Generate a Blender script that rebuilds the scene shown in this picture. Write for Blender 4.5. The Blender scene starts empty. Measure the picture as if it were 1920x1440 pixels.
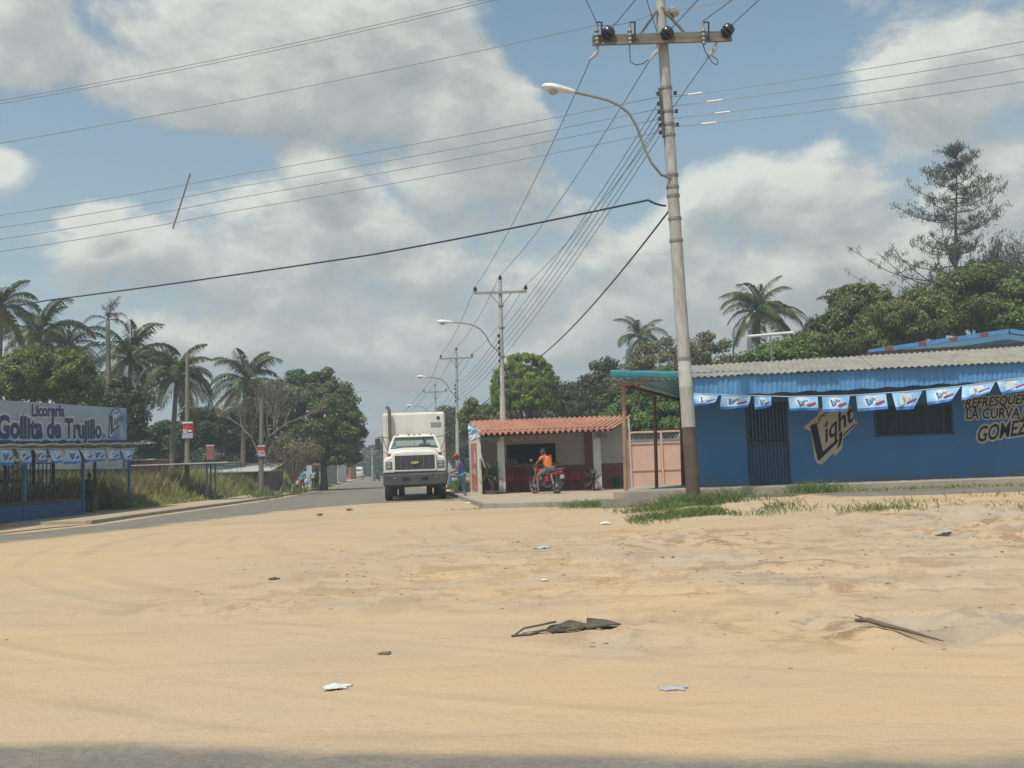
import bpy, math, random
import numpy as np
from mathutils import Vector, Matrix, Euler
random.seed(11); RNG = np.random.default_rng(11)
R = math.radians
scn = bpy.context.scene
C = scn.collection
# ---------------------------------------------------------------- camera
FPX = 1900.0                       # focal length in photo pixels (1920 wide)
CAM = Vector((0, 0, 1.15))
PITCH = math.atan(156 / FPX); ROLL = R(2.0)
_f = Vector((0, math.cos(PITCH), math.sin(PITCH)))
_u0 = Vector((0, -math.sin(PITCH), math.cos(PITCH))); _r0 = Vector((1, 0, 0))
_r = _r0 * math.cos(ROLL) - _u0 * math.sin(ROLL)
_u = _u0 * math.cos(ROLL) + _r0 * math.sin(ROLL)
cd = bpy.data.cameras.new('camera'); co = bpy.data.objects.new('camera', cd); C.objects.link(co)
cd.sensor_fit = 'HORIZONTAL'; cd.sensor_width = 36; cd.lens = 36 * FPX / 1920
cd.clip_start = 0.1; cd.clip_end = 6000
m4 = Matrix.Identity(4)
for i in range(3):
    m4[i][0] = _r[i]; m4[i][1] = _u[i]; m4[i][2] = -_f[i]; m4[i][3] = CAM[i]
co.matrix_world = m4
scn.camera = co
def ray(px, py):
    return (_f + _r * ((px - 960) / FPX) + _u * (-(py - 720) / FPX))
def atY(px, py, Y):
    d = ray(px, py); return CAM + d * (Y / d.y)
def atZ(px, py, z=0.0):
    d = ray(px, py); return CAM + d * ((z - CAM.z) / d.z)
def atP(px, py, p0, n):
    d = ray(px, py); n = Vector(n); return CAM + d * ((Vector(p0) - CAM).dot(n) / d.dot(n))
def XY(px, Y, z=0.5):              # x of a picture column at depth Y and height z
    x = (px - 960) / FPX * Y
    for _ in range(6):
        v = Vector((x, Y, z)) - CAM
        x += ((px - 960) / FPX - v.dot(_r) / v.dot(_f)) * Y
    return x
# ---------------------------------------------------------------- world + sun
SUN_EL, SUN_AZ = R(63), R(212)     # azimuth clockwise from +Y: behind the camera on the left
sun_dir = Vector((math.sin(SUN_AZ) * math.cos(SUN_EL), math.cos(SUN_AZ) * math.cos(SUN_EL), math.sin(SUN_EL)))
sl = bpy.data.lights.new('sun', 'SUN'); so = bpy.data.objects.new('sun', sl); C.objects.link(so)
sl.energy = 3.8; sl.angle = R(1.0); sl.color = (1.0, 0.95, 0.85)
so.rotation_euler = sun_dir.to_track_quat('Z', 'Y').to_euler()
so.location = (-20, -20, 60)
w = bpy.data.worlds.new('World'); scn.world = w; w.use_nodes = True
def build_world():
    nt = w.node_tree; N = nt.nodes; L = nt.links; N.clear()
    out = N.new('ShaderNodeOutputWorld')
    sky = N.new('ShaderNodeTexSky'); sky.sky_type = 'NISHITA'; sky.sun_disc = False
    sky.sun_elevation = SUN_EL; sky.sun_rotation = SUN_AZ
    sky.air_density = 1.0; sky.dust_density = 2.2; sky.ozone_density = 1.6
    # density group: hand-placed cumulus banks plus turbulence, in direction space
    g = bpy.data.node_groups.new('cloud_density', 'ShaderNodeTree')
    g.interface.new_socket('dir', in_out='INPUT', socket_type='NodeSocketVector')
    g.interface.new_socket('d', in_out='OUTPUT', socket_type='NodeSocketFloat')
    gi = g.nodes.new('NodeGroupInput'); go = g.nodes.new('NodeGroupOutput')
    GN, GL = g.nodes, g.links
    def mth(op, a, b=None, c=None):
        n = GN.new('ShaderNodeMath'); n.operation = op
        for i, v in enumerate((a, b, c)):
            if v is None: continue
            if isinstance(v, (int, float)): n.inputs[i].default_value = v
            else: GL.new(v, n.inputs[i])
        return n.outputs[0]
    def noise(vec, sc, det, rough=.55, dist=0.0):
        n = GN.new('ShaderNodeTexNoise'); n.inputs['Scale'].default_value = sc
        n.inputs['Detail'].default_value = det; n.inputs['Roughness'].default_value = rough
        n.inputs['Distortion'].default_value = dist
        GL.new(vec, n.inputs['Vector']); return n.outputs['Fac']
    st = GN.new('ShaderNodeVectorMath'); st.operation = 'MULTIPLY'; st.inputs[1].default_value = (1, 1, 1.5)
    GL.new(gi.outputs[0], st.inputs[0]); sv = st.outputs[0]
    wn = GN.new('ShaderNodeTexNoise'); wn.inputs['Scale'].default_value = 7; wn.inputs['Detail'].default_value = 1.5
    GL.new(gi.outputs[0], wn.inputs['Vector'])
    ws = GN.new('ShaderNodeVectorMath'); ws.operation = 'MULTIPLY_ADD'
    ws.inputs[1].default_value = (.09, .09, .07); GL.new(wn.outputs['Color'], ws.inputs[0])
    off = GN.new('ShaderNodeVectorMath'); off.operation = 'SUBTRACT'; off.inputs[1].default_value = (.045, .045, .035)
    GL.new(gi.outputs[0], off.inputs[0]); GL.new(off.outputs[0], ws.inputs[2])
    def bump(px, py, rx, ry, amp):
        c = ray(px, py).normalized()
        a = GN.new('ShaderNodeVectorMath'); a.operation = 'SUBTRACT'; a.inputs[1].default_value = c
        GL.new(ws.outputs[0], a.inputs[0])
        b = GN.new('ShaderNodeVectorMath'); b.operation = 'MULTIPLY'
        b.inputs[1].default_value = (FPX / rx, FPX / rx, FPX / ry); GL.new(a.outputs[0], b.inputs[0])
        l = GN.new('ShaderNodeVectorMath'); l.operation = 'LENGTH'; GL.new(b.outputs[0], l.inputs[0])
        mr = GN.new('ShaderNodeMapRange'); mr.interpolation_type = 'SMOOTHSTEP'
        mr.inputs['From Min'].default_value = 1.25; mr.inputs['From Max'].default_value = .25
        mr.inputs['To Min'].default_value = 0; mr.inputs['To Max'].default_value = amp
        GL.new(l.outputs['Value'], mr.inputs['Value']); return mr.outputs[0]
    pos = [(560, 110, 400, 190, .8), (330, 120, 160, 130, .5), (430, 190, 230, 110, .4), (850, 190, 190, 130, .75), (20, 60, 140, 130, .6), (575, 340, 100, 75, .8),
           (620, 420, 250, 100, .55), (850, 320, 200, 110, .4), (180, 400, 75, 40, .7), (190, 465, 150, 75, .55),
           (600, 540, 480, 150, .55), (980, 420, 160, 110, .35), (1500, 370, 210, 100, .8), (1560, 300, 70, 60, .5),
           (1800, 110, 230, 170, .65), (1620, 500, 420, 110, .6), (1870, 340, 170, 110, .6), (10, 310, 60, 50, .5),
           (1080, 560, 420, 130, .5), (330, 620, 160, 70, .5), (1080, 640, 160, 60, .5), (280, 520, 260, 90, .4), (1350, 600, 420, 110, .5), (760, 640, 300, 90, .5), (1240, 470, 120, 60, .35)]
    neg = [(1110, 120, 190, 130, -.5), (270, 290, 170, 60, -.45), (90, 200, 130, 60, -.25), (1420, 170, 170, 130, -.45), (330, 560, 160, 50, -.3), (1130, 330, 150, 110, -.3)]
    acc = None
    for p in pos:
        o = bump(*p); acc = o if acc is None else mth('MAXIMUM', acc, o)
    for p in neg: acc = mth('ADD', acc, bump(*p))
    n1 = noise(sv, 6.5, 8, .64, .25)
    n2 = noise(sv, 2.2, 2)
    d = mth('ADD', acc, mth('MULTIPLY', mth('SUBTRACT', n1, .5), 1.9))
    d = mth('ADD', d, mth('MULTIPLY', mth('SUBTRACT', n2, .42), .5))
    GL.new(d, go.inputs[0])
    tc = N.new('ShaderNodeTexCoord')
    nv = N.new('ShaderNodeVectorMath'); nv.operation = 'NORMALIZE'; L.new(tc.outputs['Generated'], nv.inputs[0])
    g1 = N.new('ShaderNodeGroup'); g1.node_tree = g; L.new(nv.outputs[0], g1.inputs[0])
    up = N.new('ShaderNodeVectorMath'); up.inputs[1].default_value = (-.016, 0, .027); L.new(nv.outputs[0], up.inputs[0])
    g2 = N.new('ShaderNodeGroup'); g2.node_tree = g; L.new(up.outputs[0], g2.inputs[0])
    def mr(v, a, b, c, d, s=True):
        n = N.new('ShaderNodeMapRange'); n.interpolation_type = 'SMOOTHSTEP' if s else 'LINEAR'
        for k, x in zip(('From Min', 'From Max', 'To Min', 'To Max'), (a, b, c, d)): n.inputs[k].default_value = x
        L.new(v, n.inputs['Value']); return n.outputs[0]
    mask = mr(g1.outputs[0], .06, .46, 0, 1)
    df = N.new('ShaderNodeMath'); df.operation = 'SUBTRACT'; L.new(g1.outputs[0], df.inputs[0]); L.new(g2.outputs[0], df.inputs[1])
    lit = mr(df.outputs[0], -.40, .40, 0, 1, False)
    thick = mr(g1.outputs[0], .45, 1.3, 1, .80, False)
    cr = N.new('ShaderNodeValToRGB'); L.new(lit, cr.inputs[0])
    cr.color_ramp.elements[0].color = CLOUD_DARK; cr.color_ramp.elements[1].color = CLOUD_LIT
    e = cr.color_ramp.elements.new(.5); e.color = CLOUD_MID
    bgc = N.new('ShaderNodeBackground'); L.new(cr.outputs[0], bgc.inputs[0]); L.new(thick, bgc.inputs[1])
    # pale humid air towards the horizon
    sep = N.new('ShaderNodeSeparateXYZ'); L.new(nv.outputs[0], sep.inputs[0])
    hz = mr(sep.outputs[2], -.05, .62, 1, 0)
    bgs = N.new('ShaderNodeBackground'); tint = N.new('ShaderNodeVectorMath'); tint.operation = 'MULTIPLY'; tint.inputs[1].default_value = (.86, 1.0, .93); L.new(sky.outputs[0], tint.inputs[0]); L.new(tint.outputs[0], bgs.inputs[0]); bgs.inputs[1].default_value = SKY_STR
    bgh = N.new('ShaderNodeBackground'); bgh.inputs[0].default_value = HAZE_COL; bgh.inputs[1].default_value = 1
    mh = N.new('ShaderNodeMath'); mh.operation = 'MULTIPLY'; mh.inputs[1].default_value = .72; L.new(hz, mh.inputs[0])
    m1 = N.new('ShaderNodeMixShader'); L.new(mh.outputs[0], m1.inputs[0]); L.new(bgs.outputs[0], m1.inputs[1]); L.new(bgh.outputs[0], m1.inputs[2])
    m2 = N.new('ShaderNodeMixShader'); L.new(mask, m2.inputs[0]); L.new(m1.outputs[0], m2.inputs[1]); L.new(bgc.outputs[0], m2.inputs[2])
    L.new(m2.outputs[0], out.inputs[0])
SKY_STR = 0.14
CLOUD_DARK = (.36, .405, .405, 1); CLOUD_MID = (.50, .545, .53, 1); CLOUD_LIT = (.79, .81, .75, 1)
HAZE_COL = (.45, .545, .57, 1)
build_world()
w.cycles.sampling_method = 'MANUAL'; w.cycles.sample_map_resolution = 256
vs = scn.view_settings; vs.view_transform = 'Standard'; vs.look = 'None'; vs.exposure = 0.0; vs.gamma = 1.0; vs.use_curve_mapping = False
# ---------------------------------------------------------------- materials
MATS = {}
def mat(name, c1, c2=None, scale=4, rough=.8, bump=0.0, bscale=30, spec=.3, metal=0.0, detail=5, stretch=None, thr=None):
    if name in MATS: return MATS[name]
    m = bpy.data.materials.new(name); m.use_nodes = True; MATS[name] = m
    nt = m.node_tree; N = nt.nodes; L = nt.links; b = N['Principled BSDF']
    b.inputs['Roughness'].default_value = rough; b.inputs['Specular IOR Level'].default_value = spec; b.inputs['Metallic'].default_value = metal
    if c2 is None: c2 = tuple(x * .8 for x in c1)
    tc = N.new('ShaderNodeTexCoord'); src = tc.outputs['Object']
    if stretch:
        mp = N.new('ShaderNodeMapping'); mp.inputs['Scale'].default_value = stretch; L.new(src, mp.inputs[0]); src = mp.outputs[0]
    n = N.new('ShaderNodeTexNoise'); n.inputs['Scale'].default_value = scale; n.inputs['Detail'].default_value = detail; n.inputs['Roughness'].default_value = .62
    L.new(src, n.inputs['Vector'])
    r = N.new('ShaderNodeValToRGB'); L.new(n.outputs['Fac'], r.inputs[0])
    a, z = thr or (.32, .68)
    r.color_ramp.elements[0].position = a; r.color_ramp.elements[1].position = z
    r.color_ramp.elements[0].color = (*c1, 1); r.color_ramp.elements[1].color = (*c2, 1)
    L.new(r.outputs[0], b.inputs['Base Color'])
    if bump:
        n2 = N.new('ShaderNodeTexNoise'); n2.inputs['Scale'].default_value = bscale; n2.inputs['Detail'].default_value = 4; L.new(src, n2.inputs['Vector'])
        bp = N.new('ShaderNodeBump'); bp.inputs['Strength'].default_value = bump; bp.inputs['Distance'].default_value = .03
        L.new(n2.outputs['Fac'], bp.inputs['Height']); L.new(bp.outputs[0], b.inputs['Normal'])
    return m
def leafmat(name, c1, c2, c3=None, trans=.25, rough=.5):
    if name in MATS: return MATS[name]
    m = bpy.data.materials.new(name); m.use_nodes = True; MATS[name] = m
    nt = m.node_tree; N = nt.nodes; L = nt.links; b = N['Principled BSDF']; b.inputs['Roughness'].default_value = rough
    b.inputs['Specular IOR Level'].default_value = .35
    g = N.new('ShaderNodeNewGeometry'); r = N.new('ShaderNodeValToRGB'); L.new(g.outputs['Random Per Island'], r.inputs[0])
    r.color_ramp.elements[0].color = (*c1, 1); r.color_ramp.elements[1].color = (*c2, 1); r.color_ramp.elements[1].position = .8
    if c3 is not None:
        e = r.color_ramp.elements.new(.97); e.color = (*c3, 1)
    n = N.new('ShaderNodeTexNoise'); n.inputs['Scale'].default_value = .7; n.inputs['Detail'].default_value = 3
    L.new(g.outputs['Position'], n.inputs['Vector'])
    mr = N.new('ShaderNodeMapRange'); mr.inputs['From Min'].default_value = .3; mr.inputs['From Max'].default_value = .7; mr.inputs['To Min'].default_value = .65; mr.inputs['To Max'].default_value = 1.3
    L.new(n.outputs['Fac'], mr.inputs['Value'])
    mx = N.new('ShaderNodeVectorMath'); mx.operation = 'SCALE'; L.new(r.outputs[0], mx.inputs[0]); L.new(mr.outputs[0], mx.inputs['Scale'])
    L.new(mx.outputs[0], b.inputs['Base Color'])
    t = N.new('ShaderNodeBsdfTranslucent'); L.new(mx.outputs[0], t.inputs[0])
    ms = N.new('ShaderNodeMixShader'); ms.inputs[0].default_value = trans
    L.new(b.outputs[0], ms.inputs[1]); L.new(t.outputs[0], ms.inputs[2]); L.new(ms.outputs[0], N['Material Output'].inputs[0])
    return m
# ---------------------------------------------------------------- mesh helpers
class B:
    def __init__(s): s.v = []; s.f = []
    def add(s, vs, fs):
        k = len(s.v); s.v += [tuple(x) for x in vs]; s.f += [tuple(i + k for i in f) for f in fs]; return s
    def box(s, lo, hi, M=None):
        x0, y0, z0 = lo; x1, y1, z1 = hi
        vs = [(x0,y0,z0),(x1,y0,z0),(x1,y1,z0),(x0,y1,z0),(x0,y0,z1),(x1,y0,z1),(x1,y1,z1),(x0,y1,z1)]
        if M is not None: vs = [M @ Vector(v) for v in vs]
        return s.add(vs, [(0,3,2,1),(4,5,6,7),(0,1,5,4),(1,2,6,5),(2,3,7,6),(3,0,4,7)])
    def bar(s, p0, p1, w, h, up=(0,0,1)):      # rectangular bar from p0 to p1
        p0 = Vector(p0); p1 = Vector(p1); d = (p1 - p0); d.normalize(); up = Vector(up)
        if abs(d.dot(up)) > .98: up = Vector((1,0,0))
        a = d.cross(up).normalized() * (w / 2); b = a.cross(d).normalized() * (h / 2)
        vs = [p0-a-b, p0+a-b, p0+a+b, p0-a+b, p1-a-b, p1+a-b, p1+a+b, p1-a+b]
        return s.add(vs, [(0,3,2,1),(4,5,6,7),(0,1,5,4),(1,2,6,5),(2,3,7,6),(3,0,4,7)])
    def tube(s, pts, rad, n=8, caps=True, sq=1.0):
        pts = [Vector(p) for p in pts]; m = len(pts)
        if not isinstance(rad, (list, tuple)): rad = [rad] * m
        k = len(s.v); ref = None
        for i, p in enumerate(pts):
            d = (pts[min(i+1, m-1)] - pts[max(i-1, 0)])
            if d.length < 1e-9: d = Vector((0,0,1))
            d.normalize()
            if ref is None:
                ref = Vector((1,0,0)) if abs(d.x) < .8 else Vector((0,1,0))
            a = (ref - d * ref.dot(d)); a.normalize(); b = d.cross(a); ref = a
            for j in range(n):
                t = 2 * math.pi * j / n
                s.v.append(tuple(p + a * (math.cos(t) * rad[i]) + b * (math.sin(t) * rad[i] * sq)))
        for i in range(m - 1):
            for j in range(n):
                q = (j + 1) % n
                s.f.append((k+i*n+j, k+i*n+q, k+(i+1)*n+q, k+(i+1)*n+j))
        if caps:
            s.f.append(tuple(k + j for j in reversed(range(n)))); s.f.append(tuple(k + (m-1)*n + j for j in range(n)))
        return s
    def ball(s, c, r, nu=12, nv=8, M=None):
        if not isinstance(r, (list, tuple)): r = (r, r, r)
        c = Vector(c); vs = []; fs = []
        for i in range(1, nv):
            t = math.pi * i / nv
            for j in range(nu):
                a = 2 * math.pi * j / nu
                v = Vector((r[0]*math.sin(t)*math.cos(a), r[1]*math.sin(t)*math.sin(a), r[2]*math.cos(t)))
                vs.append(c + (M @ v if M is not None else v))
        z = Vector((0,0,r[2]))
        if M is not None: z = M @ z
        vs += [c + z, c - z]
        for i in range(nv - 2):
            for j in range(nu):
                q = (j+1) % nu; fs.append((i*nu+j, (i+1)*nu+j, (i+1)*nu+q, i*nu+q))
        T = len(vs) - 2
        for j in range(nu):
            q = (j+1) % nu; fs.append((T, j, q)); fs.append((T+1, (nv-2)*nu+q, (nv-2)*nu+j))
        return s.add(vs, fs)
    def loft(s, secs, caps=True):
        n = len(secs[0]); k = len(s.v)
        for sec in secs: s.v += [tuple(p) for p in sec]
        for i in range(len(secs)-1):
            for j in range(n):
                q = (j+1) % n; s.f.append((k+i*n+j, k+i*n+q, k+(i+1)*n+q, k+(i+1)*n+j))
        if caps:
            s.f.append(tuple(k+j for j in reversed(range(n)))); s.f.append(tuple(k+(len(secs)-1)*n+j for j in range(n)))
        return s
    def prism(s, poly, d):              # polygon (3-D points) extruded by vector d
        d = Vector(d); return s.loft([[Vector(p) for p in poly], [Vector(p) + d for p in poly]])
    def lathe(s, c, axis, prof, n=20):  # prof: (radius, offset along axis)
        ax = Vector(axis).normalized(); a = Vector((0,0,1)) if abs(ax.z) < .9 else Vector((1,0,0))
        a = (a - ax*a.dot(ax)).normalized(); b = ax.cross(a); c = Vector(c)
        return s.loft([[c + ax*o + (a*math.cos(2*math.pi*j/n) + b*math.sin(2*math.pi*j/n))*r for j in range(n)] for r, o in prof])
    def mesh(s, name):
        me = bpy.data.meshes.new(name); me.from_pydata(s.v, [], s.f); me.update(); return me
    def obj(s, name, m, parent=None, smooth=False, bevel=0, world=False):
        return link(name, s.mesh(name), m, parent, smooth, bevel, world)
def fixn(me):
    import bmesh
    bm = bmesh.new(); bm.from_mesh(me); bmesh.ops.recalc_face_normals(bm, faces=bm.faces); bm.to_mesh(me); bm.free()
def link(name, me, m, parent=None, smooth=False, bevel=0, world=False, fix=True):
    if fix and len(me.polygons) < 4000: fixn(me)
    if m is not None and not me.materials: me.materials.append(MATS[m] if isinstance(m, str) else m)
    if smooth:
        me.polygons.foreach_set('use_smooth', [True] * len(me.polygons))
        if smooth != 'all':
            try: me.set_sharp_from_angle(angle=R(40 if smooth is True else smooth))
            except Exception: pass
    o = bpy.data.objects.new(name, me); C.objects.link(o)
    if parent is not None:
        o.parent = parent
        if world: o.location = -parent.location          # mesh given in world coordinates (unrotated parent)
    if bevel:
        b = o.modifiers.new('bevel', 'BEVEL'); b.width = bevel; b.segments = 2; b.limit_method = 'ANGLE'; b.angle_limit = R(40)
    return o
def npmesh(name, V, F):
    V = np.asarray(V, np.float32); F = np.asarray(F, np.int32); k = F.shape[1]
    me = bpy.data.meshes.new(name); me.vertices.add(len(V)); me.vertices.foreach_set('co', V.ravel())
    me.loops.add(F.size); me.loops.foreach_set('vertex_index', F.ravel()); me.polygons.add(len(F))
    me.polygons.foreach_set('loop_start', np.arange(0, F.size, k, dtype=np.int32))
    me.update(calc_edges=True); me.validate(); return me
def tag(o, label, cat, group=None):
    o['label'] = label; o['category'] = cat
    if group: o['group'] = group
    return o
def thing(name, label, cat, loc=(0,0,0), rz=0.0, group=None):
    o = bpy.data.objects.new(name, None); C.objects.link(o); o.location = loc; o.rotation_euler = (0,0,rz); o.empty_display_size = .2
    return tag(o, label, cat, group)
def struct(o): o['kind'] = 'structure'; return o
def stuff(o, label=None, cat=None):
    o['kind'] = 'stuff'
    if label: tag(o, label, cat)
    return o
def copy_tree(o, parent=None):
    c = o.copy(); C.objects.link(c); c.parent = parent
    for ch in list(o.children): copy_tree(ch, c)
    return c
# text as flat mesh; (verts2d, faces), x scaled so that width = 1 and y so that cap height = 1
_H = None; _TC = {}
TMP = bpy.data.scenes.new('tmp')          # scratch scene, so that text and skin meshes evaluate quickly
def tmp_eval(ob):
    TMP.collection.objects.link(ob); 
    with bpy.context.temp_override(scene=TMP, view_layer=TMP.view_layers[0]):
        dg = bpy.context.evaluated_depsgraph_get(); return bpy.data.meshes.new_from_object(ob.evaluated_get(dg))
def text2d(body, offset=0.0, shear=0.0, bold=0.0):
    global _H
    if (body, offset, shear, bold) in _TC: return _TC[(body, offset, shear, bold)]
    def raw(t, off):
        cu = bpy.data.curves.new('txt', 'FONT'); cu.body = t; cu.offset = off; cu.shear = shear; cu.resolution_u = 3; cu.fill_mode = 'FRONT'
        ob = bpy.data.objects.new('txt', cu); me = tmp_eval(ob)
        v = [(p.co.x, p.co.y) for p in me.vertices]; f = [tuple(p.vertices) for p in me.polygons]
        bpy.data.objects.remove(ob); bpy.data.curves.remove(cu); bpy.data.meshes.remove(me)
        return v, f
    if _H is None: _H = max(y for x, y in raw('H', 0)[0])
    v0, f0 = raw(body, 0.0)
    x0 = min(x for x, y in v0); x1 = max(x for x, y in v0)
    v, f = (v0, f0) if not (offset or bold) else raw(body, offset + bold)
    _TC[(body, offset, shear, bold)] = ([((x - x0) / (x1 - x0), y / _H) for x, y in v], f)
    return _TC[(body, offset, shear, bold)]
def text_on(bld, body, fn, offset=0.0, shear=0.0, bold=0.0):   # fn(u, v) -> world point
    v, f = text2d(body, offset, shear, bold)
    return bld.add([fn(a, b) for a, b in v], f)
def halo_on(bld, body, o, ex, ey, rad, fn, cell=2.0, bold=0.0):
    """broad painted outline round a line of lettering: letters dilated by rad, laid out in wall units, as one strip mesh"""
    v, f = text2d(body, 0.0, 0.0, bold); P_ = np.array([(o[0]+ex[0]*a+ey[0]*b_, o[1]+ex[1]*a+ey[1]*b_) for a, b_ in v])
    x0, y0 = P_.min(0) - rad - 4; x1, y1 = P_.max(0) + rad + 4; nx, ny = int((x1-x0)/cell), int((y1-y0)/cell); G = np.zeros((ny, nx), bool)
    for face in f:
        for k in range(1, len(face)-1):
            t = P_[[face[0], face[k], face[k+1]]]; a0 = np.maximum(((t.min(0)-[x0,y0])/cell).astype(int), 0); a1 = ((t.max(0)-[x0,y0])/cell).astype(int) + 2
            X, Y = np.meshgrid(x0+(np.arange(a0[0], min(a1[0], nx))+.5)*cell, y0+(np.arange(a0[1], min(a1[1], ny))+.5)*cell); s = []
            for i in range(3):
                p, q = t[i], t[(i+1) % 3]; s.append((q[0]-p[0])*(Y-p[1]) - (q[1]-p[1])*(X-p[0]))
            G[a0[1]:a0[1]+X.shape[0], a0[0]:a0[0]+X.shape[1]] |= ((s[0] >= 0) & (s[1] >= 0) & (s[2] >= 0)) | ((s[0] <= 0) & (s[1] <= 0) & (s[2] <= 0))
    r = int(rad/cell); D = np.zeros_like(G)
    for dy in range(-r, r+1):
        for dx in range(-r, r+1):
            if dx*dx + dy*dy <= r*r: D |= np.roll(np.roll(G, dy, 0), dx, 1)
    for j in range(ny):
        row = np.concatenate([[0], D[j].astype(int), [0]]); e = np.diff(row); st = np.nonzero(e == 1)[0]; en = np.nonzero(e == -1)[0]
        for a, b_ in zip(st, en): bld.add([fn(x0+a*cell, y0+j*cell), fn(x0+b_*cell, y0+j*cell), fn(x0+b_*cell, y0+(j+1)*cell), fn(x0+a*cell, y0+(j+1)*cell)], [(0,1,2,3)])
    return bld
# value noise
def vnoise(x, y, seed=0):
    x = np.asarray(x, float); y = np.asarray(y, float); xi = np.floor(x).astype(np.int64); yi = np.floor(y).astype(np.int64); xf = x - xi; yf = y - yi
    def h(a, b):
        n = (a * 374761393 + b * 668265263 + seed * 1442695041) & 0xFFFFFFFF
        n = ((n ^ (n >> 13)) * 1274126177) & 0xFFFFFFFF
        return ((n ^ (n >> 16)) & 0xFFFF) / 65535.0
    u = xf*xf*(3-2*xf); v = yf*yf*(3-2*yf)
    return (h(xi,yi)*(1-u)+h(xi+1,yi)*u)*(1-v) + (h(xi,yi+1)*(1-u)+h(xi+1,yi+1)*u)*v
def fbm(x, y, o=4, seed=0):
    s = 0; a = .5
    for i in range(o): s = s + a * vnoise(x * 2**i, y * 2**i, seed + i); a *= .5
    return s
def sst(a, b, x):
    t = np.clip((np.asarray(x, float) - a) / (b - a), 0, 1); return t*t*(3-2*t)
# ---------------------------------------------------------------- common materials
mat('asphalt_dark', (.085,.083,.078), (.13,.125,.115), 3, .9, .3, 90)
mat('concrete', (.36,.32,.26), (.25,.23,.19), 2.5, .9, .4, 40)
mat('concrete_old', (.30,.27,.22), (.16,.15,.13), 1.7, .9, .5, 30)
mat('pole_concrete', (.47,.45,.42), (.30,.285,.26), 4, .85, .25, 60, stretch=(3,3,.6))
mat('wire', (.06,.06,.065), (.09,.09,.09), 1, .6)
mat('wire_alu', (.20,.20,.20), (.28,.28,.28), 1, .5, metal=.3)
mat('cable', (.035,.05,.075), (.03,.04,.06), 1, .6)
mat('steel_grey', (.30,.29,.27), (.20,.19,.18), 6, .6, metal=.4)
mat('dark_porcelain', (.02,.018,.025), (.03,.025,.03), 2, .25, spec=.6)
mat('pale_porcelain', (.5,.5,.48), (.4,.4,.38), 4, .4)
mat('lamp_white', (.72,.74,.72), (.6,.62,.6), 3, .45)
mat('lamp_lens', (.42,.43,.42), (.34,.35,.34), 3, .3)
mat('timber_arm', (.22,.19,.15), (.13,.11,.09), 5, .9, .3, 40, stretch=(.5,3,3))
# ---------------------------------------------------------------- ground
KERB_PX = [(172,984),(250,972),(350,958),(430,947),(500,937),(560,926),(605,917),(645,906)]
KL = [atZ(*p) for p in KERB_PX]; KL = [(p.x, p.y) for p in KL] + [(-31.0, 230.0), (-60, 500)]
_ly = [17.0, 19.0, 20.5, 22.0, 23.7] + [p[1] for p in KL]; _lx = [-60, -44, -26, -15, -12.0] + [p[0] for p in KL]
def xl(Y): return np.interp(Y, _ly, _lx)
_nx = [(-200,1036),(0,1023),(150,1010),(300,991),(450,971),(560,957),(640,950),(700,945),(770,942),(845,939)]
_np = [atZ(*p) for p in _nx]
_ry = [p.y for p in _np] + [38.2, 500]; _rx = [p.x for p in _np] + [-1.75, -61.0]
_ry2, _rx2 = [_ry[0]], [_rx[0]]
for a, b in zip(_ry[1:], _rx[1:]):
    if a > _ry2[-1] + .05: _ry2.append(a); _rx2.append(b)
def xr(Y): return np.interp(Y, _ry2, _rx2)
def dist_mask(x, y):
    patch = .5 + .5*sst(.36, .52, fbm(x*.35 + 3, y*.28, 3, 5))
    band = sst(-4.5, -1.2, x + (12 - y)*.25) * sst(7.6, 9.2, y + .15*x) * (1 - sst(15.5, 19, y)) * patch
    heap = sst(4.5, 7, x) * sst(11.5, 13.5, y) * (1 - sst(18.5, 21, y))
    nearr = sst(-.2, 1.2, x) * sst(5.6, 6.6, y) * (1 - sst(7.6, 8.8, y)) * (.35 + .65*sst(.3, .45, fbm(x*.8, y*.9, 2, 9)))
    return np.clip(np.maximum(np.maximum(band * .9, heap), nearr), 0, 1)
def gz(x, y):
    x = np.asarray(x, float); y = np.asarray(y, float)
    z = .18 * sst(1.5, 6, x) * sst(13, 22, y) * (1 - sst(25.2, 27, y) * (x < 7.5))
    z = z + .15 * np.exp(-(((x-4.3)/2.3)**2 + ((y-22.6)/1.9)**2))
    d = dist_mask(x, y)
    n = fbm(x*2.2, y*1.4, 4, 1) - .47
    n2 = np.clip(fbm(x*5.5, y*3.5, 2, 31) - .40, 0, 1)
    heap = sst(5, 8, x) * sst(12, 14, y) * (1 - sst(18, 20.5, y))
    z = z + d * (n * .20 + n2 * .17) + heap * np.clip(fbm(x*.9, y*1.3, 3, 77) - .40, 0, 1) * .8
    # shallow wheel ruts running across the lot
    rut = np.sin((y + .10*x + .25*np.sin(x*.35)) * 4.2) * .5 + .5
    z = z - .05 * sst(.78, .98, rut) * sst(-6, 3, x) * sst(6.5, 9, y) * (1 - sst(12, 14, y))
    rr = np.hypot(x - 7.5, y - 21); trk = 0
    for r0 in (13.9, 15.4, 16.3, 17.8, 18.5, 20.1): trk = trk + np.exp(-((rr - r0 - .12*np.sin(x*.8))/.10)**2) - .5*np.exp(-((rr - r0 - .17 - .12*np.sin(x*.8))/.07)**2)
    z = z - .016 * trk * sst(4.2, 5.0, y) * (1 - sst(15, 18, y)) * (.4 + .6*sst(.35, .55, fbm(x*.6, y*.6, 2, 55)))
    lot = sst(3.9, 4.8, y) * (1 - sst(16, 22, y))
    z = z + lot * .012 * (fbm(x*.8, y*1.2, 3, 41) - .45)
    apron = sst(6.8, 7.6, x) * sst(21.4, 22.4, y) * (y < 27)
    return z * (1 - apron) + apron * .2
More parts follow.
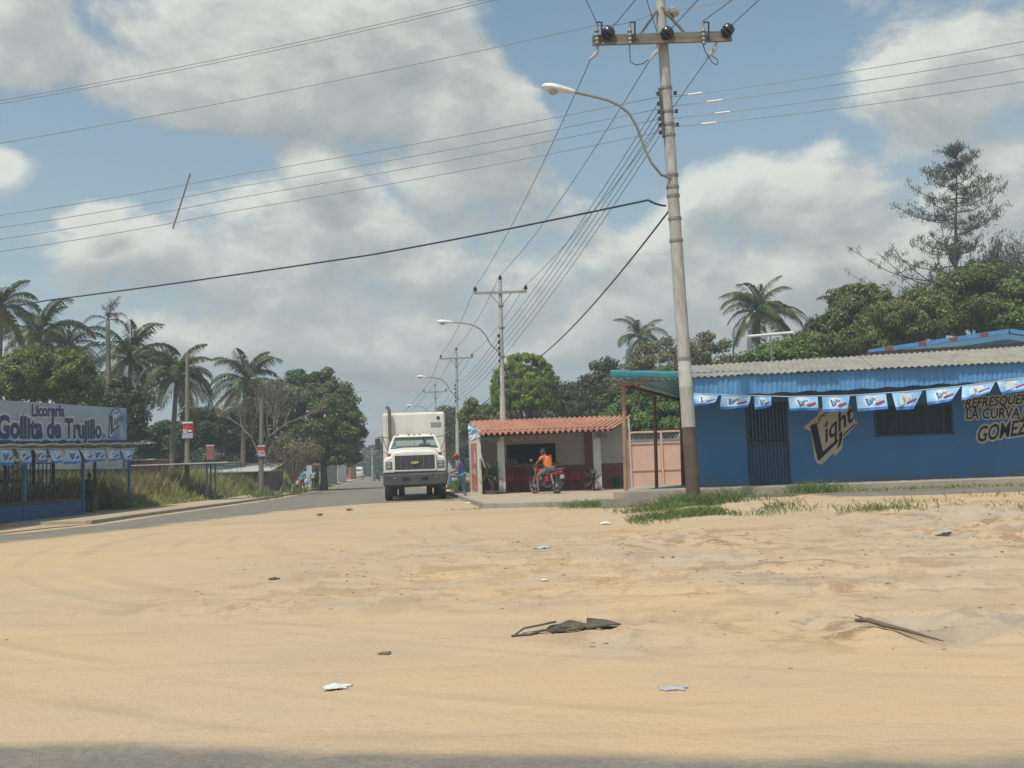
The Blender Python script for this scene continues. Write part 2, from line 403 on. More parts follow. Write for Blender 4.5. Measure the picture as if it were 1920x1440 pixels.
def build_ground():
    xs = np.concatenate([[-2500,-900,-400,-200,-120,-80,-55,-40,-32,-26,-22,-19,-17,-15.5], np.arange(-14.5, 16.6, .085), [17,18,19,20.5,22,25,30,40,60,90,140,220,420,900,2500]])
    ys = np.concatenate([[-60,-20,-8,0,2,3], np.arange(3.4, 8, .05), np.arange(8, 16, .07), np.arange(16, 27, .11), [27.3,28,29,30,32,34,37,40,45,50,56,64,74,90,110,140,190,260,400,800,1600,3500]])
    X, Y = np.meshgrid(xs, ys); Z = gz(X, Y)
    V = np.stack([X.ravel(), Y.ravel(), Z.ravel()], 1); nx, ny = len(xs), len(ys)
    i = np.arange((ny-1)*(nx-1)); r = i // (nx-1); c = i % (nx-1); a = r*nx + c
    me = npmesh('ground', V, np.stack([a, a+1, a+nx+1, a+nx], 1))
    at = me.attributes.new('dist', 'FLOAT', 'POINT'); at.data.foreach_set('value', dist_mask(X, Y).ravel().astype(np.float32))
    gr = np.clip(sst(48, 75, Y) * ((X < xl(Y) - 3) | (X > xr(Y) + 6)) + (X < -15.6) * sst(30, 36, Y) + (X > 8) * sst(33, 38, Y), 0, 1)
    at = me.attributes.new('grassy', 'FLOAT', 'POINT'); at.data.foreach_set('value', gr.ravel().astype(np.float32))
    me.polygons.foreach_set('use_smooth', [True]*len(me.polygons))
    m = bpy.data.materials.new('sand'); m.use_nodes = True; MATS['sand'] = m
    sand_nodes(m, False)
    o = link('ground', me, m, fix=False); struct(o)
def sand_nodes(m, road):
    nt = m.node_tree; N = nt.nodes; L = nt.links; b = N['Principled BSDF']; b.inputs['Roughness'].default_value = .95; b.inputs['Specular IOR Level'].default_value = .1
    g = N.new('ShaderNodeNewGeometry')
    def noise(sc, det, st=(1,1,1), rough=.6):
        mp = N.new('ShaderNodeVectorMath'); mp.operation = 'MULTIPLY'; mp.inputs[1].default_value = st; L.new(g.outputs['Position'], mp.inputs[0])
        n = N.new('ShaderNodeTexNoise'); n.inputs['Scale'].default_value = sc; n.inputs['Detail'].default_value = det; n.inputs['Roughness'].default_value = rough
        L.new(mp.outputs[0], n.inputs['Vector']); return n.outputs['Fac']
    def ramp(v, a, z):
        n = N.new('ShaderNodeMapRange'); n.interpolation_type = 'SMOOTHSTEP'; n.inputs['From Min'].default_value = a; n.inputs['From Max'].default_value = z
        L.new(v, n.inputs['Value']); return n.outputs[0]
    def mix(f, a, c):
        n = N.new('ShaderNodeMix'); n.data_type = 'RGBA'
        if isinstance(f, float): n.inputs[0].default_value = f
        else: L.new(f, n.inputs[0])
        for k, v in ((6, a), (7, c)):
            if isinstance(v, tuple): n.inputs[k].default_value = (*v, 1)
            else: L.new(v, n.inputs[k])
        return n.outputs[2]
    def mul(a, c):
        n = N.new('ShaderNodeMath'); n.operation = 'MULTIPLY'; L.new(a, n.inputs[0])
        if isinstance(c, float): n.inputs[1].default_value = c
        else: L.new(c, n.inputs[1])
        return n.outputs[0]
    def attr(nm):
        n = N.new('ShaderNodeAttribute'); n.attribute_name = nm; return n.outputs['Fac']
    big = ramp(noise(.16, 2), .35, .65); med = ramp(noise(.55, 3, (1, 1.9, 1)), .42, .68)
    col = mix(big, (.468, .353, .233), (.508, .362, .215))
    col = mix(mul(med, .45), col, (.40, .315, .215))
    streak = ramp(noise(1.1, 4, (.35, 3.2, 1)), .52, .72); col = mix(mul(streak, .32), col, (.36, .265, .165))
    speck = ramp(noise(9, 2), .60, .72); col = mix(mul(speck, .22), col, (.27, .20, .13))
    grain = ramp(noise(60, 0), .3, .7); col = mix(mul(grain, .16), col, (.33, .25, .16))
    rad = N.new('ShaderNodeVectorMath'); rad.operation = 'DISTANCE'; rad.inputs[1].default_value = (7.5, 21, 0); L.new(g.outputs['Position'], rad.inputs[0])
    n1d = N.new('ShaderNodeTexNoise'); n1d.noise_dimensions = '1D'; n1d.inputs['Scale'].default_value = 2.8; n1d.inputs['Detail'].default_value = 3; L.new(rad.outputs['Value'], n1d.inputs['W'])
    arc = mul(ramp(n1d.outputs['Fac'], .52, .66), ramp(noise(.35, 2), .42, .6)); col = mix(mul(arc, .5), col, (.37, .28, .18))
    hf = noise(26, 3); hf2 = noise(3.0, 3, (1, 1.6, 1))
    if not road:
        damp = mul(attr('dist'), ramp(noise(1.5, 6, (1, .75, 1), .7), .50, .58)); col = mix(mul(damp, .85), col, (.26, .165, .09))
        fine = mul(attr('dist'), ramp(noise(4.5, 4, (1, .8, 1), .7), .55, .61)); col = mix(mul(fine, .7), col, (.25, .165, .095))
        grey = mul(attr('dist'), ramp(noise(.45, 3), .45, .6)); col = mix(mul(grey, .6), col, (.36, .315, .255))
        gg = mul(attr('grassy'), ramp(noise(.6, 4), .3, .55)); col = mix(gg, col, (.13, .135, .055))
    else:
        sa = attr('sandy'); nn = noise(.9, 7, (.8, 1.6, 1)); ad = N.new('ShaderNodeMath'); ad.operation = 'ADD'
        sc = N.new('ShaderNodeMath'); sc.operation = 'MULTIPLY_ADD'; sc.inputs[1].default_value = 1.1; sc.inputs[2].default_value = -.55; L.new(nn, sc.inputs[0])
        L.new(sa, ad.inputs[0]); L.new(sc.outputs[0], ad.inputs[1])
        f = ramp(ad.outputs[0], .25, .78)
        asp = mix(ramp(noise(1.3, 5), .3, .7), (.18, .163, .138), (.25, .217, .172))
        asp = mix(mul(ramp(noise(40, 2), .4, .6), .35), asp, (.11, .105, .10))
        crack = ramp(noise(2.2, 8, (1, 1, 1), .75), .64, .69); asp = mix(mul(crack, .5), asp, (.07, .068, .065))
        col = mix(f, asp, col)
    L.new(col, b.inputs['Base Color'])
    ad = N.new('ShaderNodeMath'); ad.operation = 'MULTIPLY_ADD'; L.new(hf2, ad.inputs[0]); ad.inputs[1].default_value = 2.2; L.new(hf, ad.inputs[2])
    bp = N.new('ShaderNodeBump'); bp.inputs['Strength'].default_value = .35; bp.inputs['Distance'].default_value = .025
    L.new(ad.outputs[0], bp.inputs['Height']); L.new(bp.outputs[0], b.inputs['Normal'])
build_ground()
m = bpy.data.materials.new('dusty_asphalt'); m.use_nodes = True; MATS['dusty_asphalt'] = m; sand_nodes(m, True)
def grid_sheet(name, ys, left, right, nx, zf, sandf):
    ya = np.asarray(ys, float)[:, None]; a = np.array([left(y) for y in ys], float)[:, None]; b_ = np.array([right(y) for y in ys], float)[:, None]
    X = a + (b_ - a) * np.linspace(0, 1, nx)[None, :]; Yg = np.broadcast_to(ya, X.shape); Z = np.broadcast_to(zf(X, Yg), X.shape); S = np.broadcast_to(sandf(X, Yg), X.shape).ravel()
    V = np.stack([X.ravel(), Yg.ravel(), Z.ravel()], 1)
    F = [(r*nx+i, r*nx+i+1, (r+1)*nx+i+1, (r+1)*nx+i) for r in range(len(ys)-1) for i in range(nx-1)]
    me = npmesh(name, V, F); at = me.attributes.new('sandy', 'FLOAT', 'POINT'); at.data.foreach_set('value', np.array(S, np.float32))
    return struct(link(name, me, 'dusty_asphalt', fix=False))
def street_sand(x, y):
    e = xr(y); l = xl(y)
    s = np.where(y < 38.2, sst(-1.6 - np.maximum(0, 30-y)*.12, .9, x - e), sst(-1.2, -.1, x - e) * .8)
    s = np.maximum(s, (1 - sst(.15, .9, x - l)) * .85)
    return np.maximum(np.maximum(s, .30 * sst(38, 60, y)), .10)
ys = list(np.arange(17.2, 44, .3)) + [45,47,50,54,60,68,80,100,130,180,260,400]
grid_sheet('street_road', ys, lambda y: float(xl(y)) - .05, lambda y: float(xr(y)) + (1.6 * float(1 - sst(36.5, 38.2, y))), 60, lambda x, y: np.maximum(.014, gz(x, y) + .012) - .09 * sst(.9, 1.55, x - xr(y)) * (y < 38), street_sand)
grid_sheet('main_road', list(np.arange(-14, 4.75, .15)), lambda y: -60, lambda y: 60, 240, lambda x, y: .014 - .08 * sst(4.45, 4.75, y + .18*x) + 0*x,
           lambda x, y: .06 + sst(-.35, .3, (y - (4.22 - .2*x)) + .25*(vnoise(x*.7, 3.3 + 0*x, 4) - .5)))
# ---------------------------------------------------------------- pavements
def kerb_pavement():
    pts = [Vector((x, y, 0)) for x, y in KL[:9]]
    b = B(); k = B(); n = len(pts)
    nor = []
    for i in range(n):
        d = (pts[min(i+1, n-1)] - pts[max(i-1, 0)]).normalized(); nor.append(Vector((-d.y, d.x, 0)))
    for i in range(n-1):
        a, c = pts[i], pts[i+1]; na, nc = nor[i], nor[i+1]; z0, z1 = Vector((0,0,-.1)), Vector((0,0,.12))
        ka, kc = a + na*.16, c + nc*.16
        k.loft([[a+z0, a+z1*.93, a+na*.03+z1, ka+z1, ka+z0], [c+z0, c+z1*.93, c+nc*.03+z1, kc+z1, kc+z0]])
        oa, oc = a + na*2.4, c + nc*2.4
        zt = Vector((0,0,.115))
        b.loft([[ka+z0, ka+zt, oa+zt, oa+z0], [kc+z0, kc+zt, oc+zt, oc+z0]])
    p = b.obj('pavement', mat('pave_sandy', (.44,.35,.235), (.36,.29,.20), 1.3, .95, .3, 30)); struct(p)
    k.obj('kerb', 'concrete', p)
kerb_pavement()
# sandy apron in front of the shop, where the kerb ends
b = B(); e = [atZ(172,984), atZ(100,990), atZ(0,1001), atZ(-160,1012)]
top = [Vector((p.x - (3.2 if i else 2.3), p.y + (2.0 if i else 1.2), 0)) for i, p in enumerate(e)]
b.add([p + Vector((0,0,.02)) for p in e] + [p + Vector((0,0,.11)) for p in top], [(i, i+1, 5+i, 4+i) for i in range(3)])
b.add([top[0]+Vector((0,0,.105)), top[3]+Vector((0,0,.105)), Vector((-26,32,.105)), Vector((-26,46,.105)), Vector((-13.6,46,.105))], [(0,1,2,3,4)])
struct(b.obj('sandy_apron', 'pave_sandy'))
# pavement round the tiled kiosk
PZ = .13
A0, A1, A2 = atZ(864,930,PZ), atZ(907,945,PZ), atZ(1152,939,PZ)
poly = [A0, A1, A2, Vector((4.2, 27.6, PZ)), Vector((9.0, 29, PZ)), Vector((9.0, 47, PZ)), Vector((A0.x - 1.1, 47, PZ))]
b = B(); b.prism([Vector((p.x, p.y, -.2)) for p in poly], (0,0,PZ+.2))
kp = struct(b.obj('corner_pavement', 'pave_sandy'))
k = B()
for a, c in ((Vector((A0.x-1.1, 47, PZ)), A0), (A0, A1), (A1, A2)):
    a = Vector((a.x, a.y, 0)); c = Vector((c.x, c.y, 0)); d = (c-a).normalized(); q = Vector((d.y, -d.x, 0)); 
    if q.dot(Vector((2, 40, 0)) - a) > 0: q = -q
    k.loft([[a+q*.02+Vector((0,0,-.2)), a+q*.02+Vector((0,0,PZ)), a-q*.13+Vector((0,0,PZ+.014)), a-q*.13+Vector((0,0,-.2))], [c+q*.02+Vector((0,0,-.2)), c+q*.02+Vector((0,0,PZ)), c-q*.13+Vector((0,0,PZ+.014)), c-q*.13+Vector((0,0,-.2))]])
k.obj('kerb', 'concrete', kp)
# raised walk of the blue shop and the worn asphalt apron beside it
FL = .42
b = B(); b.prism([(2.55,26.75,-.2),(2.9,26.45,-.2),(22,26.35,-.2),(22,34,-.2),(4.6,34,-.2)], (0,0,FL+.2))
sw = struct(b.obj('shop_walk', mat('walk_concrete', (.40,.345,.27), (.30,.265,.215), 1.2, .92, .4, 25), bevel=.015))
b = B(); b.prism([(2.2,26.5,-.2),(2.6,26.1,-.2),(7.6,26.0,-.2),(7.6,26.44,-.2),(2.9,26.44,-.2)], (0,0,.44))
b.obj('step', 'concrete_old', sw)
def apron_edge(y): return 7.0 + max(0, (23.6-y))*1.6
o = grid_sheet('asphalt_apron', list(np.arange(22.0, 26.34, .2)), lambda y: apron_edge(y), lambda y: 26, 80, lambda x, y: .207 + .01*(y-22)/4 - .08 * (1 - sst(22.0, 22.4, y)) - .08 * (1 - sst(0, .4, x - (7.0 + np.maximum(0, 23.6-y)*1.6))), lambda x, y: .12 + (1 - sst(.1, 1.0, y-22.2)) * .9 + (1 - sst(.1, .9, x - (7.0 + np.maximum(0, 23.6-y)*1.6)))*.7)
# ---------------------------------------------------------------- blue shop
mat('blue_paint', (.042,.125,.265), (.05,.14,.29), 1.1, .75, .08, 60)
def weathered_wall(name, base, fade, dirt, z0, z1):
    m = mat(name, base, fade, .55, .75, .12, 50, detail=7); nt = m.node_tree; N = nt.nodes; L = nt.links; b = N['Principled BSDF']; src = b.inputs['Base Color'].links[0].from_socket
    g = N.new('ShaderNodeNewGeometry'); sp = N.new('ShaderNodeSeparateXYZ'); L.new(g.outputs['Position'], sp.inputs[0])
    n = N.new('ShaderNodeTexNoise'); n.inputs['Scale'].default_value = 2.2; n.inputs['Detail'].default_value = 6; L.new(g.outputs['Position'], n.inputs['Vector'])
    ad = N.new('ShaderNodeMath'); ad.operation = 'MULTIPLY_ADD'; ad.inputs[1].default_value = .9; L.new(n.outputs['Fac'], ad.inputs[0]); L.new(sp.outputs['Z'], ad.inputs[2])
    mr = N.new('ShaderNodeMapRange'); mr.interpolation_type = 'SMOOTHSTEP'; mr.inputs['From Min'].default_value = z1+.45; mr.inputs['From Max'].default_value = z0+.40; mr.inputs['To Max'].default_value = .65; L.new(ad.outputs[0], mr.inputs['Value'])
    n2 = N.new('ShaderNodeTexNoise'); n2.inputs['Scale'].default_value = 1.3; n2.inputs['Detail'].default_value = 8; n2.inputs['Roughness'].default_value = .75; L.new(g.outputs['Position'], n2.inputs['Vector'])
    sc = N.new('ShaderNodeMapRange'); sc.inputs['From Min'].default_value = .63; sc.inputs['From Max'].default_value = .70; sc.inputs['To Max'].default_value = .5; L.new(n2.outputs['Fac'], sc.inputs['Value'])
    prev = src
    for f, c in ((sc.outputs[0], tuple(x*1.7 for x in base)), (mr.outputs[0], dirt)):
        mx = N.new('ShaderNodeMix'); mx.data_type = 'RGBA'; L.new(f, mx.inputs[0]); L.new(prev, mx.inputs[6]); mx.inputs[7].default_value = (*c, 1); prev = mx.outputs[2]
    L.new(prev, b.inputs['Base Color'])
MATS.pop('blue_paint'); weathered_wall('blue_paint', (.042,.135,.29), (.06,.168,.335), (.13,.125,.115), FL-.05, FL+.28)
mat('blue_fascia', (.12,.30,.56), (.085,.235,.48), 2.5, .6, .1, 20, stretch=(3,3,.5))
mat('fibre_cement', (.33,.305,.25), (.22,.205,.17), 1.6, .9, .35, 35, stretch=(2,.5,1))
mat('dark_void', (.012,.012,.014), (.02,.02,.022), 2, .9)  # near-black puts the shade of unlit rooms and holes into the colour
mat('navy_iron', (.022,.045,.085), (.03,.06,.11), 5, .55, spec=.4)
mat('sign_cream', (.48,.41,.31), (.42,.36,.27), 2, .8)
mat('sign_black', (.012,.013,.024), (.018,.018,.03), 2, .8)
mat('sign_red', (.35,.03,.03), (.3,.025,.025), 2, .8)
WY = 28.0
XL = XY(1291, WY, 1.5); XR = 21.0
shop = thing('blue_shop', 'long blue painted shop with grey corrugated roof and a big white-edged logo on its wall', 'shop', (12, WY, FL))
dx0, dx1 = XY(1401, WY, 1.3), XY(1481, WY, 1.3); dz1 = FL + 2.28
wx0, wx1 = XY(1641, WY, 2), XY(1785, WY, 2); wz0 = atY(1712, 815, WY).z; wz1 = atY(1712, 760, WY).z
b = B(); T = .2; H = 3.6
b.box((XL,WY,FL), (dx0,WY+T,H)).box((dx0,WY,dz1), (dx1,WY+T,H)).box((dx1,WY,FL), (wx0,WY+T,H)).box((wx0,WY,FL), (wx1,WY+T,wz0)).box((wx0,WY,wz1), (wx1,WY+T,H)).box((wx1,WY,FL), (XR,WY+T,H))
b.prism([(XL,WY+T,FL),(XL+.2,WY+T,FL),(XL+1.3,33.5,FL),(XL+1.1,33.5,FL)], (0,0,H-FL))
b.obj('wall', 'blue_paint', shop, world=True)
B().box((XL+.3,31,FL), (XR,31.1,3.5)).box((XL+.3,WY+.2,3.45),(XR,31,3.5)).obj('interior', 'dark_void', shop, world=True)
# door grille
B().box((dx0,WY+.13,FL),(dx1,WY+.15,dz1)).obj('door_shade_sheet', mat('shade_teal', (.022,.05,.085), (.03,.062,.10), 2, .8), shop, world=True)  # added backing sheet; its dim teal stands in for the shaded room behind
B().box((wx0,WY+.13,wz0),(wx1,WY+.15,wz1)).obj('window_shade_sheet', 'shade_teal', shop, world=True)  # added sheet as in the door, interior shade put into its colour
dr = B().bar((dx0+.03,WY+.03,FL),(dx0+.03,WY+.03,dz1),.05,.05).bar((dx1-.03,WY+.03,FL),(dx1-.03,WY+.03,dz1),.05,.05).bar((dx0,WY+.03,dz1-.03),(dx1,WY+.03,dz1-.03),.05,.05) \
    .bar((dx0+.06,WY+.03,FL+.05),(dx1-.06,WY+.03,FL+.05),.05,.05).bar((dx0+.06,WY+.03,FL+1.15),(dx1-.06,WY+.03,FL+1.15),.04,.05).bar((dx0+.06,WY+.03,FL+1.28),(dx1-.06,WY+.03,FL+1.28),.04,.04).obj('door', 'navy_iron', shop, world=True)
B().box((dx0+.06,WY+.09,FL+.05),(dx1-.06,WY+.10,FL+1.15)).obj('door_panel', mat('door_blue', (.03,.075,.14), (.04,.09,.17), 3, .6), dr)
nb = 11
for i in range(nb):
    x = dx0 + .1 + (dx1-dx0-.2)*i/(nb-1)
    B().bar((x,WY+.05,FL+.07),(x,WY+.05,dz1-.05),.026,.026).obj('door_bar', mat('bar_blue', (.045,.10,.19), (.05,.12,.22), 4, .5), dr)
# window grille
wn = B().bar((wx0-.02,WY-.01,wz0),(wx1+.02,WY-.01,wz0),.05,.05).bar((wx0-.02,WY-.01,wz1),(wx1+.02,WY-.01,wz1),.05,.05).bar((wx0,WY-.01,wz0),(wx0,WY-.01,wz1),.05,.05).bar((wx1,WY-.01,wz0),(wx1,WY-.01,wz1),.05,.05).obj('window', 'navy_iron', shop, world=True)
for i in range(1, 9):
    x = wx0 + (wx1-wx0)*i/9; B().bar((x,WY+.01,wz0),(x,WY+.01,wz1),.022,.022).obj('window_bar', 'navy_iron', wn)
for i in range(1, 4):
    z = wz0 + (wz1-wz0)*i/4; B().bar((wx0,WY+.03,z),(wx1,WY+.03,z),.022,.022).obj('window_bar', 'navy_iron', wn)
# fascia panels, roof sheets
EY = 26.83
def zf0(x): return float(np.interp(x, [XL, XL+2.6, XL+6, XL+11], [2.86, 2.86, 2.93, 3.10]))
def zf1(x): return float(np.interp(x, [XL, XL+11], [3.32, 3.44]))
x = XL - .25; i = 0
while x < XR:
    x2 = min(x + 1.18, XR); n = int((x2-x)/.022); V = []
    dz = random.uniform(-.02, .02)
    for j in range(n+1):
        xx = x + (x2-x)*j/n; wv = .012*math.sin(xx*2*math.pi/.13)
        V += [(xx, EY+wv+.002*(i % 2), zf0(xx)+dz+.015*math.sin(xx*9)), (xx, EY+wv+.002*(i % 2), zf1(xx)+.03), (xx, EY+wv+.012, zf0(xx)+dz+.015*math.sin(xx*9)), (xx, EY+wv+.012, zf1(xx)+.03)]
    F = []
    for j in range(n):
        a = j*4; c = a+4; F += [(a, c, c+1, a+1), (c+2, a+2, a+3, c+3), (a+2, c+2, c, a)]
    B().add(V, F).obj('fascia_panel', 'blue_fascia', shop, world=True, smooth=50); x = x2; i += 1
def zroof(x, t): return zf1(x) + .045 + t * (.72 + .012*(x-XL))
x = XL - .42; i = 0
while x < XR + .6:
    x2 = x + 1.06; n = 30; V = []; F = []; rows = 5
    j0 = random.uniform(-.06, .05); tilt = random.uniform(-.012, .012)
    for r in range(rows+1):
        t = r/rows; yy = 26.72 + j0*(1-t) + t*4.4
        for j in range(n+1):
            u = j/n; xx = x + (x2 + .05 - x)*u; X_ = xx + .26*(yy-27)
            zz = zroof(min(max(xx, XL), XR), t) + .021*math.sin(xx*2*math.pi/.177) + tilt*(u-.5) + (.006 if i % 2 else 0)
            V.append((X_, yy, zz))
    m_ = n+1
    for r in range(rows):
        for j in range(n): F.append((r*m_+j, r*m_+j+1, (r+1)*m_+j+1, (r+1)*m_+j))
    k0 = len(V)
    V += [(p[0], p[1]+.002, p[2]-.012) for p in V[:m_]]
    for j in range(n): F.append((k0+j, k0+j+1, j+1, j))
    B().add(V, F).obj('roof_sheet', 'fibre_cement', shop, world=True, smooth=55); x = x2; i += 1
# rear hall: low dark roof and blue gable
gy = 35.0
P = lambda px, py, Y: atY(px, py, Y)
B().prism([P(1493,688,33.5), P(1640,659,33.5), P(1990,638,33.5), P(1990,690,33.5), P(1493,700,33.5)], (0,1.2,0)).obj('rear_roof', mat('tar_roof', (.05,.042,.038), (.08,.065,.055), 3, .9), shop, world=True)
B().prism([P(1634,665,gy), P(1890,624,gy), P(2010,640,gy), P(2010,700,gy), P(1634,700,gy)], (0,.2,0)).obj('gable_wall', mat('pale_blue', (.12,.29,.46), (.20,.38,.50), 1.3, .8), shop, world=True)
tr = B().bar(P(1628,660,gy-.25), P(1891,621,gy-.25), .22, .15).bar(P(1889,621,gy-.25), P(2010,637,gy-.25), .22, .15).obj('gable_trim', mat('trim_blue', (.09,.24,.50), (.12,.30,.55), 3, .6), shop, world=True)
for t in (.12, .36, .58, .80):
    a = P(1628,660,gy-.37).lerp(P(1891,621,gy-.37), t); c = P(1628,660,gy-.37).lerp(P(1891,621,gy-.37), t+.055)
    B().bar(a, c, .012, .13).obj('trim_patch', mat('rust_primer', (.28,.09,.05), (.22,.08,.05), 4, .8), tr)
# painted logo and lettering
def crop6(cx, cy): return (1480 + cx/4.0, 600 + cy/4.0)
def wallp(cx, cy, off): return atP(*crop6(cx, cy), (0, WY-off, 0), (0,1,0))
lg = thing('x', '', ''); bpy.data.objects.remove(lg)
halo = [(108,806),(165,752),(212,715),(228,668),(280,630),(340,618),(400,640),(462,638),(478,690),(482,735),(512,775),(455,838),(405,885),(398,960),(346,1018),(326,1000),(242,1084),(206,1076),(192,1040),(162,838)]
lo = B().add([wallp(x, y, .004) for x, y in halo], [tuple(range(len(halo)))]).obj('painted_logo', 'sign_cream', shop, world=True)
L1 = [(155,793),(205,770),(252,985),(340,910),(372,893),(362,918),(226,1052),(212,1046)]
b = B().add([wallp(x, y, .008) for x, y in L1], [tuple(range(len(L1)))])
def along(o, ex, ey, off): return lambda u, v: wallp(o[0] + ex[0]*u + ey[0]*v, o[1] + ex[1]*u + ey[1]*v, off)
b.add([wallp(x, y, .0085) for x, y in ((372,850),(398,832),(396,900),(382,940),(356,972),(366,935),(374,905))], [tuple(range(7))])
text_on(b, 'iqht', along((272,918), (205,-165), (0,-142), .008), bold=.018)
text_on(b, 'polar', along((218,762), (135,-120), (4,-52), .008), bold=.01)
b.add([wallp(x, y, .008) for x, y in ((400,862),(492,776),(496,784),(404,872))], [(0,1,2,3)])
b.obj('logo_lettering', 'sign_black', lo)
B().add([wallp(x, y, .010) for x, y in ((252,805),(285,752),(292,782))], [(0,1,2)]).obj('logo_accent', 'sign_red', lo)
for body, o, ex, ey in (('REFRESQUERIA', (1318,660), (535,-42), (14,-68)), ('LA CURVA DE', (1326,742), (530,-14), (6,-72)), ('GOMEZ', (1408,915), (365,-62), (16,-112))):
    h = halo_on(B(), body, o, ex, ey, 13 if body != 'GOMEZ' else 17, lambda x, y: wallp(x, y, .004), 2.0, .012)
    ho = h.obj('lettering_outline', 'sign_cream', shop, world=True)
    h = B(); text_on(h, body, along(o, ex, ey, .009), bold=.02); h.obj('lettering', 'sign_black', ho)
# ---------------------------------------------------------------- bunting
def bunting(name, label, cordpts, flags, hang, blow, group=None):
    t = thing(name, label, 'bunting', cordpts[len(cordpts)//2], 0, group)
    B().tube(cordpts, .012, 5).obj('cord', mat('cord_white', (.6,.62,.62), (.5,.5,.5), 3, .7), t, world=True)
    fm = mat('flag_blue', (.17,.40,.68), (.42,.62,.80), 2.2, .5)
    fd = mat('flag_band', (.04,.14,.42), (.05,.18,.5), 3, .5)
    for i, (a, c) in enumerate(flags):
        a = Vector(a); c = Vector(c); ax = c - a; wv = random.uniform(0, 6); s1 = random.uniform(-.25, .55); hh = hang * random.uniform(.8, 1.12)
        br = random.uniform(.02, .45); cu = random.uniform(-.5, .9)
        def pt(u, v):          # u along the cord, v down the cloth
            sh = v * (s1 * -.25 - u * br)
            p = a + ax * (u + sh) + Vector((0,0,-hh*v*(1 - .25*max(0, s1)*u)))
            return p + blow * (v * (.10 + .09*math.sin(wv + u*5)) + .05*math.sin(u*9 + wv)*v + .16*cu*v*v*u) + Vector((0,0,.10*max(0, cu)*v*v*u*u))
        def sheet(u0, u1, v0, v1, nu, nv, off):
            V = [pt(u0+(u1-u0)*i/nu, v0+(v1-v0)*j/nv) + blow.normalized()*off for j in range(nv+1) for i in range(nu+1)]
            return V, [(j*(nu+1)+i, j*(nu+1)+i+1, (j+1)*(nu+1)+i+1, (j+1)*(nu+1)+i) for j in range(nv) for i in range(nu)]
        fo = B().add(*sheet(0, 1, 0, 1, 10, 6, 0)).obj('flag', fm, t, world=True, smooth='all')
        B().add(*sheet(0, 1, .82, 1, 10, 2, .006)).obj('flag_band', fd, fo, smooth='all')
        b = B(); out = [(.22,.30),(.34,.10),(.66,.14),(.72,.40),(.52,.62),(.40,.80),(.28,.76)]
        b.add([pt(u, v) + blow.normalized()*.007 for u, v in out], [tuple(range(len(out)))]); b.obj('flag_print', mat('print_white', (.66,.70,.74), (.58,.62,.68), 3, .6), fo)
        b = B(); b.add([pt(u, v) + blow.normalized()*.011 for u, v in ((.27,.26),(.34,.22),(.37,.58),(.50,.48),(.50,.55),(.35,.72))], [(0,1,2,3,4,5)])
        text_on(b, 'iqht', lambda u, v: pt(.385 + .27*u, .50 - .10*u - .24*v) + blow.normalized()*.011, bold=.015)
        b.obj('flag_lettering', mat('flag_ink', (.06,.07,.13), (.09,.10,.16), 3, .6), fo)
        B().add([pt(u, v) + blow.normalized()*.012 for u, v in ((.58,.58),(.90,.40),(.92,.52),(.60,.72))], [(0,1,2,3)]).obj('flag_stripe', 'sign_red', fo)
BY = 26.66
def cordz(px): return float(np.interp(px, [1285,1380,1480,1600,1700,1800,1920,2000], [737,741,743.5,741,734,724,708,697]))
cord = [atY(px, cordz(px), BY) for px in (1285,1330,1380,1430,1480,1540,1600,1650,1700,1750,1800,1860,1920,2000)]
fl = [(1301,1347),(1353,1408),(1414,1446),(1478,1533),(1541,1594),(1605,1661),(1672,1730),(1736,1801),(1804,1866),(1869,1926)]
bunting('bunting', 'string of light blue beer pennants strung along the blue shop front', cord, [(atY(a, cordz(a)+1, BY), atY(c, cordz(c)+1, BY)) for a, c in fl], .42, Vector((0.0,-1,0)))
# roof aerial
ra = thing('roof_aerial', 'white T-shaped bar on a thin mast above the corrugated roof', 'aerial', atY(1448, 690, 31.5))
B().tube([atY(1449, 700, 31.5), atY(1444.5, 628, 31.5)], .028, 8).obj('mast', 'steel_grey', ra, world=True)
B().tube([atY(1402, 631, 31.5), atY(1486, 623.5, 31.5)], .045, 8).obj('crossbar', 'lamp_white', ra, world=True)
# ---------------------------------------------------------------- canopy beside the blue shop
cn = thing('canopy', 'turquoise sheet canopy on rusty posts at the left end of the blue shop', 'canopy', (4, 28, FL))
mat('rust_post', (.42,.24,.15), (.30,.17,.11), 4, .8, .2, 40)
mat('dark_rust', (.16,.085,.06), (.11,.065,.05), 4, .85, .2, 40)
mat('turquoise_sheet', (.035,.22,.28), (.08,.30,.36), 2, .35, spec=.5)
tops = []
for px, by, ty, Y, r, mm in ((1171,921,722,27.0,.055,'rust_post'), (1229,919,738,29.0,.05,'dark_rust'), (1278,915,750,31.0,.048,'dark_rust')):
    p0 = atY(px+2.5, by, Y); p0.z = FL; p1 = atY(px-2, ty, Y); B().tube([p0, p1], r, 10).obj('post', mm, cn, world=True); tops.append(p1)
B().bar(tops[0]+Vector((-.12,0,0)), atY(1292, 706, 27.0), .07, .09).obj('beam', 'rust_post', cn, world=True)
B().bar(tops[0], tops[2], .06, .08).obj('beam', 'dark_rust', cn, world=True)
B().bar(atY(1186,735,27.05), atY(1204,716,27.05), .04, .05).obj('brace', 'dark_rust', cn, world=True)
q0, q1 = atY(1145,709,26.6), atY(1296,712,26.6)
